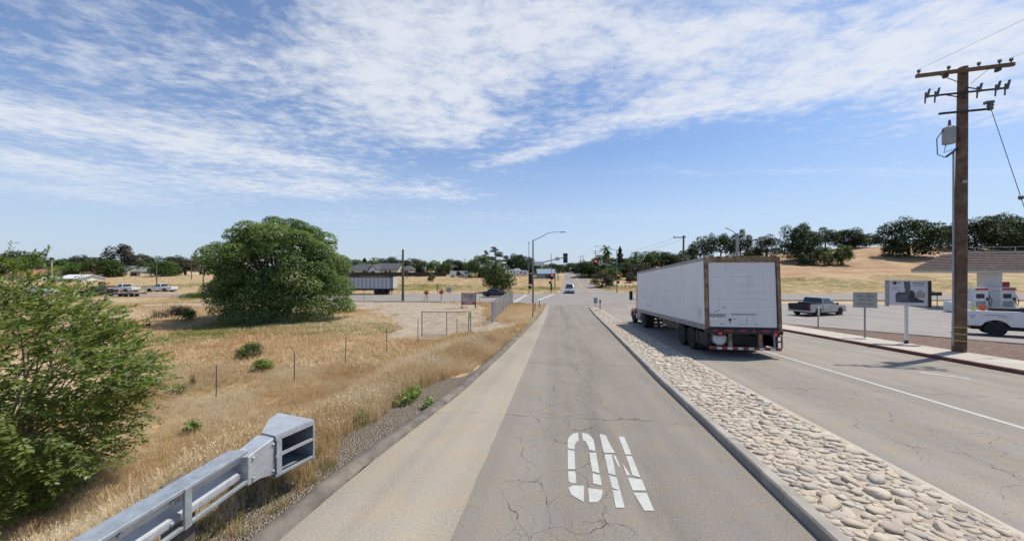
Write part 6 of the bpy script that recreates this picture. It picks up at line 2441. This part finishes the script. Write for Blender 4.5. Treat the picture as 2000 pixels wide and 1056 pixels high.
# chain link gate leaf and posts
ga_, gb_ = gp(824, 655), gp(912, 646)
root = empty('chain_link_gate', (ga_.x, ga_.y, ga_.z - .05), (0, 0, 0), 'wide chain link gate across the dirt drive', 'gate')
L = gb_ - ga_
hg = 49 * ga_.y / F
MB().tube([(0, 0, -.1), (0, 0, hg)], .035, 8).build('gate_post', STEELP, root)
for u in (.55,):
    MB().tube([(L.x * u, L.y * u, .02), (L.x * u, L.y * u, hg - .06)], .028, 8).build('gate_upright', STEELP, root)
MB().tube([(L.x * .78, L.y * .78, .0), (L.x * .78, L.y * .78, hg - .55)], .026, 8).build('gate_upright', STEELP, root)
MB().tube([(0, 0, hg - .06), (L.x, L.y, hg - .06)], .026, 8).build('top_rail', STEELP, root)
MB().tube([(0, 0, .1), (L.x, L.y, .1)], .018, 6).build('bottom_rail', STEELP, root)
chain_mesh(root, (0, 0, 0), (L.x, L.y, 0), .1, hg - .06, .14, .005)
g_ = gp(917, 648)
root = empty('gate_post', (g_.x, g_.y, g_.z - .05), (0, 0, 0), 'pair of steel gate posts with a yellow notice', 'gate post')
K = g_.y / F
for dx in (-1.6, 2.4):
    MB().tube([(dx * K, 0, -.1), (dx * K, 0, 42 * K)], .04, 8).build('post_shaft', GALV, root)
MB().bx(-2.6 * K, 1.4 * K, -.06, -.05, 27 * K, 38.5 * K).build('notice', YTAG, root)
# fence panels stacked along the corner
fa, fb = gp(960, 629), gp(1001, 592)
root = empty('chain_link_fence', (fa.x, fa.y, fa.z - .05), (0, 0, 0), 'galvanised chain link fence panels leading to the corner', 'fence')
L = fb - fa
hf = 1.75
for i, u in enumerate((0, .03, .13, .3, .44, .60, .76, .88, .97, 1.0)):
    MB().tube([(L.x * u, L.y * u, L.z * u - .1), (L.x * u, L.y * u, L.z * u + hf)], .045 if i < 2 else .032, 8).build('fence_post', GALV, root)
MB().tube([(0, 0, hf - .03), (L.x, L.y, L.z + hf - .03)], .022, 6).build('top_rail', GALV, root)
MB().tube([(0, 0, .12), (L.x, L.y, L.z + .12)], .018, 6).build('bottom_rail', GALV, root)
for k_ in range(1):
    off = Vector((.07 * k_, -.03 * k_, 0))
    chain_mesh(root, off, (L.x + off.x, L.y, 0), .12, hf - .03, .11, .006)
sx = -.02
MB().bx(-.03, .22, -.05, .0, .1, hf - .05).build('solid_strip', GALV2, root)
g2 = fa.lerp(fb, .86)
MB().bx(L.x * .82 - .05, L.x * .82 + .15, L.y * .82 - .12, L.y * .82 - .11, hf - .8, hf - .1).build('notice', YTAG, root)
for px, b, t_, lb in ((1040, 622, 593, 'leaning wooden stake left of the ramp end'), (1054, 603, 585, 'short pale stake in the grass at the ramp corner'), (1044, 610, 590, 'slanted stake leaning on the street light base')):
    g_ = gp(px, b)
    K = g_.y / F
    o = MB().bx(-.035, .035, -.035, .035, -.1, (b - t_) * K).build('stake', WOODG)
    o.location = (g_.x, g_.y, g_.z - .05)
    o.rotation_euler = (0, R(random.uniform(-8, 8)), .3)
    tag(o, lb, 'stake')
# low rail beside the car
ra, rb = gp(937, 590), gp(982, 590)
root = empty('low_rail', (ra.x, ra.y, ra.z - .05), (0, 0, 0), 'thin low rail in the verge below the dark coupe', 'rail')
K = ra.y / F
for u in (0, 1):
    MB().tube([((rb.x - ra.x) * u, (rb.y - ra.y) * u, -.1), ((rb.x - ra.x) * u, (rb.y - ra.y) * u, 9.5 * K)], .03, 6).build('post_shaft', STEELP, root)
MB().tube([(0, 0, 9.4 * K), (rb.x - ra.x, rb.y - ra.y, 9.4 * K)], .025, 6).build('top_rail', STEELP, root)
for px, b, t_, lb in ((676, 588, 566, 'thin steel stake at the road verge left of the bare pole, right one'), (711, 588, 567, 'thin steel stake by the verge nearest the bare pole'), (1105 - 120, 590, 553, 'thin dark post right of the dark coupe')):
    g_ = gp(px, b)
    K = g_.y / F
    root = empty('fence_post', (g_.x, g_.y, g_.z - .1), (0, 0, 0), lb, 'fence post')
    MB().bx(-.03, .03, -.006, .006, -.1, (b - t_) * K).bx(-.006, .006, -.006, .04, -.1, (b - t_) * K).build('post_shaft', STEELP, root)
# black silt fence
SILT = mat('black_silt_fabric', (.022, .022, .025), .8, var=.3, vscale=6)
sp = [(95, 662, 648), (118, 655, 640), (150, 652, 646), (205, 647, 636), (245, 642, 632), (292, 636, 631)]
root = None
vs = []
for px, b, t_ in sp:
    g_ = gp(px, b + 3)
    if root is None:
        root = empty('silt_fence', g_, (0, 0, 0), 'sagging black silt fence in the dry grass', 'fence')
        g0 = g_.copy()
    K = g_.y / F
    hh = max(.2, (b - t_) * K) + .12
    q = g_ - g0
    vs.append((q, hh))
    MB().bx(q.x - .02, q.x + .02, q.y + .02, q.y + .06, q.z - .1, q.z + hh + .1).build('stake', WOODG, root)
rings = []
for i in range(len(vs) - 1):
    for u in np.linspace(0, 1, 6)[:-1] if i < len(vs) - 2 else np.linspace(0, 1, 6):
        q = vs[i][0].lerp(vs[i + 1][0], u)
        hh = vs[i][1] * (1 - u) + vs[i + 1][1] * u - .12 * math.sin(math.pi * u)
        j = .05 * math.sin(u * 9 + i)
        rings.append([(q.x, q.y + j, q.z - .1), (q.x, q.y + j + .01, q.z - .1), (q.x, q.y + .05 + j, q.z + hh), (q.x, q.y + .04 + j, q.z + hh)])
MB().loft(rings).build('fabric', SILT, root)
# posts of the slope fence right of the junction
for i in range(9):
    px = 1184 + i * 7.5
    if abs(px - 1205) < 3:
        continue
    g_ = at(px, 565, 80 + i)
    o = MB().cyl((0, 0, -.1), (0, 0, 1.1), .05, .045, 6).build('fence_post', WOODG)
    o.location = (g_.x, g_.y, hz(g_.x, g_.y) - .05)
    tag(o, 'small wooden fence post on the grassy slope, %s from the left' % ORDN[i], 'fence post', 'posts of the slope fence')

# ================================================================== houses
def house(px, Y, wpx, wall_h, roof_h, depth, roofm, wallm, label, gable='x', rz=0.0, name='house', rise=0.0):
    g_ = at(px, 530, Y)
    g_.z = hz(g_.x, g_.y) + rise
    w = wpx / F * Y
    root = empty(name, (g_.x, g_.y, g_.z - .1), (0, 0, rz), label, 'house')
    a, d = w / 2, depth / 2
    MB().bx(-a, a, -d, d, -1.0, wall_h).build('wall', wallm, root)
    e = .45
    if gable == 'x':      # ridge along x
        rings = [[(-a - e, -d - e, wall_h - .1), (-a - e, 0, wall_h + roof_h), (-a - e, d + e, wall_h - .1), (-a - e, d + e, wall_h + .08), (-a - e, 0, wall_h + roof_h + .2), (-a - e, -d - e, wall_h + .08)]]
        rings.append([(-x_, y_, z_) for x_, y_, z_ in rings[0]])
        MB().loft(rings).build('roof', roofm, root)
        for sg in (-1, 1):
            MB().prism([(-d, wall_h), (d, wall_h), (0, wall_h + roof_h - .05)], 0, sg * a - .1 * (sg > 0) - .001, sg * a + .1 * (sg < 0)).build('gable', wallm, root)
    elif gable == 'y':
        rings = [[(-a - e, -d - e, wall_h - .1), (0, -d - e, wall_h + roof_h), (a + e, -d - e, wall_h - .1), (a + e, -d - e, wall_h + .08), (0, -d - e, wall_h + roof_h + .2), (-a - e, -d - e, wall_h + .08)]]
        rings.append([(x_, -y_, z_) for x_, y_, z_ in rings[0]])
        MB().loft(rings).build('roof', roofm, root)
        for sg in (-1, 1):
            MB().prism([(-a, wall_h), (a, wall_h), (0, wall_h + roof_h - .05)], 1, sg * d - .1 * (sg > 0), sg * d + .1 * (sg < 0)).build('gable', wallm, root)
    else:
        k_ = min(a * .6, d)
        MB().loft([[(-a - e, -d - e, wall_h), (a + e, -d - e, wall_h), (a + e, d + e, wall_h), (-a - e, d + e, wall_h)], [(-a + k_, -.05, wall_h + roof_h), (a - k_, -.05, wall_h + roof_h), (a - k_, .05, wall_h + roof_h), (-a + k_, .05, wall_h + roof_h)]]).build('roof', roofm, root)
    n = max(1, int(w / 5))
    for i in range(n):
        x_ = -a + w * (i + .5) / n
        MB().bx(x_ - .6, x_ + .6, -d - .05, -d + .01, .9, 1.9).build('window', GLASS, root)
    MB().bx(a * .35 - .45, a * .35 + .45, -d - .04, -d + .01, 0, 2.0).build('door', DARKM, root)
    return root


RT = mat('red_tile_roof', (.30, .13, .085), .8, var=.2)
RB = mat('brown_roof', (.14, .085, .065), .85, var=.2)
RG = mat('dark_shingle_roof', (.075, .08, .09), .85, var=.2)
RGN = mat('green_grey_roof', (.18, .20, .185), .85, var=.15)
RW = mat('white_roof', (.62, .62, .62), .6, var=.06)
WC = mat('cream_wall', (.50, .46, .38), .8, var=.08)
WB = mat('blue_grey_wall', (.20, .27, .33), .8, var=.08)
house(88, 128, 52, 2.4, 1.9, 9, RT, WC, 'long low house with red tiled roof at far left', 'x', rise=-.6)
house(52, 122, 26, 2.2, 1.5, 8, RT, WC, 'small red roofed house left of the long red roof', 'y', rise=-1.0)
house(158, 116, 40, 1.9, 1.1, 8, RW, WHITEP, 'low building with bright white roof at far left', 'x', rise=-1.0)
house(170, 140, 24, 2.5, 2.2, 9, RB, WC, 'house with brown hipped roof behind the white roof', 'hip', rise=-.6)
house(250, 145, 30, 2.5, 2.2, 9, RGN, WC, 'house with pale green-grey gable below the tall brownish tree', 'x', rise=-.6)
house(282, 148, 28, 2.5, 2.0, 9, RGN, WC, 'right neighbour of the green-grey roofed house', 'hip', rise=-.6)
house(712, 148, 50, 2.5, 2.4, 10, RG, WC, 'house with dark hipped roof right of the big tree', 'hip')
house(736, 142, 12, 2.6, 1.7, 9, RG, WHITEP, 'narrow white gable between the dark roofed houses', 'y')
house(762, 148, 44, 2.5, 2.4, 10, RG, WC, 'second house with dark roof beside the bare pole', 'x')
house(798, 152, 16, 2.4, 1.6, 9, RG, WC, 'small dark roofed shed at the right end of the houses', 'hip')
house(1066, 132, 32, 2.3, 1.6, 8, mat('blue_grey_roof', (.20, .25, .30), .8), WB, 'blue-grey house left of the far road', 'x', rise=-.6)
# dark board fence in front of the houses
g_ = at(655, 533, 133)
root = empty('board_fence', (g_.x, 133, hz(g_.x, 133) - .1), (0, 0, 0), 'long dark board fence below the dark roofed houses', 'fence')
FB = mat('dark_fence_board', (.05, .042, .036), .9, var=.3)
Lf = (872 - 655) / F * 133
n = 21
for i in range(n):
    a, b = Lf * i / n, Lf * (i + 1) / n
    zz = hz(g_.x + (a + b) / 2, 133) - hz(g_.x, 133)
    MB().bx(a + .02, b - .02, -.03, .03, zz - .2, zz + 1.75).build('fence_panel', FB, root)
    MB().bx(a - .06, a + .06, -.08, -.031, zz - .2, zz + 1.85).build('post', FB, root)


# far white vans / caravans
def van(px, Y, lb, L=5.0, h_=2.3):
    g_ = at(px, 530, Y)
    root = empty('van', (g_.x - L / 2, Y, hz(g_.x, Y) - .05), (0, 0, 0), lb, 'van')
    MB().prism(body_outline(0, L, .4, [(L, 1.0), (L - .9, 1.25), (L - 1.5, h_ - .1), (L - 1.8, h_), (.05, h_)], (.95, L - .95), .42, .35), 1, -.95, .95).build('body', CARW, root, bevel=.08, seg=2)
    MB().bx(L - 2.6, L - 1.6, -.965, -.94, 1.3, h_ - .3).build('side_window', GLASS, root)
    for sg in (-1, 1):
        for wx in (.95, L - .95):
            wheel(root, wx, sg * .82, .35, .22, side=sg)


van(893, 128, 'left of the two white vans parked far off in the field')
van(907, 128, 'right of the two white vans parked far off in the field', 5.6)
van(1121, 190, 'white van at the end of the far road')


def tent(px, Y, w, h_, lb):
    g_ = at(px, 530, Y)
    root = empty('caravan', (g_.x, Y, hz(g_.x, Y) - .05), (0, 0, 0), lb, 'caravan')
    pr = [(-w / 2, .4), (w / 2, .4), (w / 2, h_ * .75), (w * .3, h_), (-w * .3, h_), (-w / 2, h_ * .75)]
    MB().prism(pr, 1, -1.1, 1.1).build('body', CARW, root, bevel=.1, seg=2)
    MB().bx(-w * .3, -w * .05, -1.12, -1.09, h_ * .5, h_ * .75).build('window', GLASS, root)
    MB().bx(w * .1, w * .3, -1.12, -1.09, .5, h_ * .78).build('door', RAILG, root)
    wheel(root, 0, -.95, .35, .2, side=-1)
    wheel(root, 0, .95, .35, .2, side=1)


tent(1001, 140, 3.2, 2.4, 'left of three white caravans beyond the field')
tent(1010, 142, 3.0, 2.8, 'middle of three white caravans beyond the field')
tent(1021, 140, 4.4, 2.2, 'right of three white caravans beyond the field')


# ================================================================== filling station at the right
def station():
    Y0 = 41.0
    xl = at(1806, 525, 43).x
    zc = zpx(527, 43)
    root = empty('fuel_canopy', (xl, Y0, hz(xl, Y0)), (0, 0, R(-25)), 'fuel station canopy with brown tiled mansard roof and white column', 'canopy')
    gz = hz(xl, Y0)
    Lc, Dc = 22.0, 6.5
    z0 = zc - gz - .15
    z1 = z0 + 2.1
    TILE = mat('brown_roof_tile', (.105, .068, .056), .8, var=.3, vscale=3, dirt=(.20, .16, .135), damt=.4)
    k_ = 3.0
    MB().bx(.1, Lc, .1, Dc, z0 - .12, z0 + .1).build('soffit', WHITEP, root)
    MB().bx(0, Lc + .1, 0, .1, z0 - .2, z0 + .16).build('fascia', WC, root)
    MB().bx(0, .1, .1, Dc, z0 - .2, z0 + .16).build('fascia', WC, root)
    core = [[(.05, .05, z0 + .1), (Lc, .05, z0 + .1), (Lc, Dc, z0 + .1), (.05, Dc, z0 + .1)], [(k_, k_, z1), (Lc, k_, z1), (Lc, Dc - .2, z1), (k_, Dc - .2, z1)]]
    MB().loft(core).build('roof_deck', RB, root)
    # courses of tiles on the front slope and the left hip
    nc = 10
    for i in range(nc):
        u0, u1 = i / nc, (i + 1) / nc
        a0, a1 = k_ * u0, k_ * u1 + .06
        za, zb_ = z0 + .14 + (z1 - z0 - .1) * u0, z0 + .14 + (z1 - z0 - .1) * u1
        MB().loft([[(a0 - .03, a0 - .05, za + .01), (a0 - .03, a0 - .05, za + .10), (a1, a1, zb_ + .05), (a1, a1, zb_)], [(Lc, a0 - .05, za + .01), (Lc, a0 - .05, za + .10), (Lc, a1, zb_ + .05), (Lc, a1, zb_)]]).build('tile_course', TILE, root)
        MB().loft([[(a0 - .05, a0, za + .01), (a0 - .05, a0, za + .10), (a1, a1, zb_ + .05), (a1, a1, zb_)], [(a0 - .05, Dc, za + .01), (a0 - .05, Dc, za + .10), (a1, Dc, zb_ + .05), (a1, Dc, zb_)]]).build('tile_course', TILE, root)
    MB().bx(k_ - .1, Lc, k_ - .05, k_ + .12, z1 + .04, z1 + .22).build('ridge_cap', WC, root)
    for u in np.arange(.5, 8, 1.6):
        MB().cyl((k_ + u * 2, k_ + .04, z1 + .2), (k_ + u * 2, k_ + .04, z1 + .75), .04, None, 6).build('rail_post', RAILG, root)
    MB().tube([(k_ + .3, k_ + .04, z1 + .72), (Lc, k_ + .04, z1 + .72)], .03, 6).build('roof_rail', RAILG, root)
    cx_ = 4.75
    for dx in (0, 9.0):
        MB().bx(cx_ - .7 + dx, cx_ + .7 + dx, 1.7, 2.9, 0, z0 - .121).build('column', WHITEP, root, bevel=.03)
    # island and pumps are things of their own
    for i, (px, lb) in enumerate(((1906, 'white fuel pump with red band left of the canopy column'), (1958, 'white fuel pump with red band right of the canopy column'))):
        g_ = at(px, 600, 39.5)
        pr = empty('fuel_pump', (g_.x, 39.5, hz(g_.x, 39.5) + .16), (0, 0, 0), lb, 'fuel pump', 'pumps under the canopy')
        MB().bx(-.85, .85, -.45, .45, 0, 2.1).build('cabinet', WHITEP, pr, bevel=.03)
        MB().bx(-.9, .9, -.5, .5, 2.1, 2.45).build('top_cap', WHITEP, pr, bevel=.02)
        MB().bx(-.7, .75, -.515, -.49, 2.16, 2.39).build('red_band', SIGNRED, pr)
        MB().bx(-.55, .35, -.47, -.44, 1.25, 1.75).build('display', DARKM, pr)
        MB().bx(-.6, .5, -.47, -.44, .3, .95).build('lower_panel', RAILG, pr)
        MB().tube([(.8, -.48, 1.6), (1.0, -.6, 1.0), (.9, -.55, .4), (.75, -.5, .9)], .035, 6).build('hose', BLACKP, pr)
        MB().bx(.55, .75, -.56, -.451, 1.0, 1.35).build('nozzle', SIGNTXT, pr, bevel=.01)
    g_ = at(1930, 602, 39.5)
    isl = MB().bx(-4.2, 5.2, -.8, .8, -.05, .16).build('pump_island', KERBC)
    isl.location = (g_.x, 39.5, hz(g_.x, 39.5))
    tag(isl, 'raised concrete island under the fuel pumps', 'island')
    g_ = at(1862, 611, 38.0)
    ic = empty('ice_box', (g_.x, 38, hz(g_.x, 38)), (0, 0, 0), 'white box left of the large pole foot in the car park', 'box')
    MB().bx(-.5, 1.3, -.5, .5, .05, 1.15).build('box_body', WHITEP, ic, bevel=.03)
    MB().bx(-.4, .4, -.52, -.501, .2, 1.0).build('box_door', RAILG, ic)
    g_ = at(1945, 570, 43)
    hs = MB().bx(-.28, .28, -.05, .05, -.3, .3).build('hanging_sign', SIGNRED)
    hs.location = (at(1949, 554, 42.3).x, 42.3, zpx(554, 42.3))
    hs.parent = root
    hs.location = (cx_ + 1.05, 1.9, zpx(554, 42.3) - gz)


station()
# sign stands in the lot near the framed property sign
p = gp(1822, 604)
root = empty('newspaper_stand', (p.x, p.y, p.z), (0, 0, 0), 'thin twin-legged stand far behind the framed property sign', 'stand')
for dx in (-.5, .5):
    MB().bx(dx - .03, dx + .03, -.03, .03, 0, 1.6).build('leg', STEELP, root)
MB().bx(-.9, .9, -.15, .15, 1.6, 2.0).build('top_tray', DARKM, root, bevel=.03)
# red and grey skip trailer partly behind the lorry
p = gp(1541, 598)
p.y += 6
root = empty('cargo_trailer', (p.x, p.y + 2, hz(p.x, p.y + 2) + .02), (0, 0, R(15)), 'bright red box trailer behind the silver pickup', 'trailer')
MB().bx(-.7, 1.0, -.9, .9, .55, 1.85).build('box_body', mat('bright_red', (.55, .05, .05), .5), root, bevel=.03)
MB().bx(1.0, 1.45, -.7, .7, .7, 1.7).build('front_locker', RAILG, root, bevel=.03)
for sg in (-1, 1):
    wheel(root, .1, sg * .95, .35, .2, side=sg)
MB().bx(1.4, 2.4, -.05, .05, .45, .55).build('tow_bar', DARKM, root)
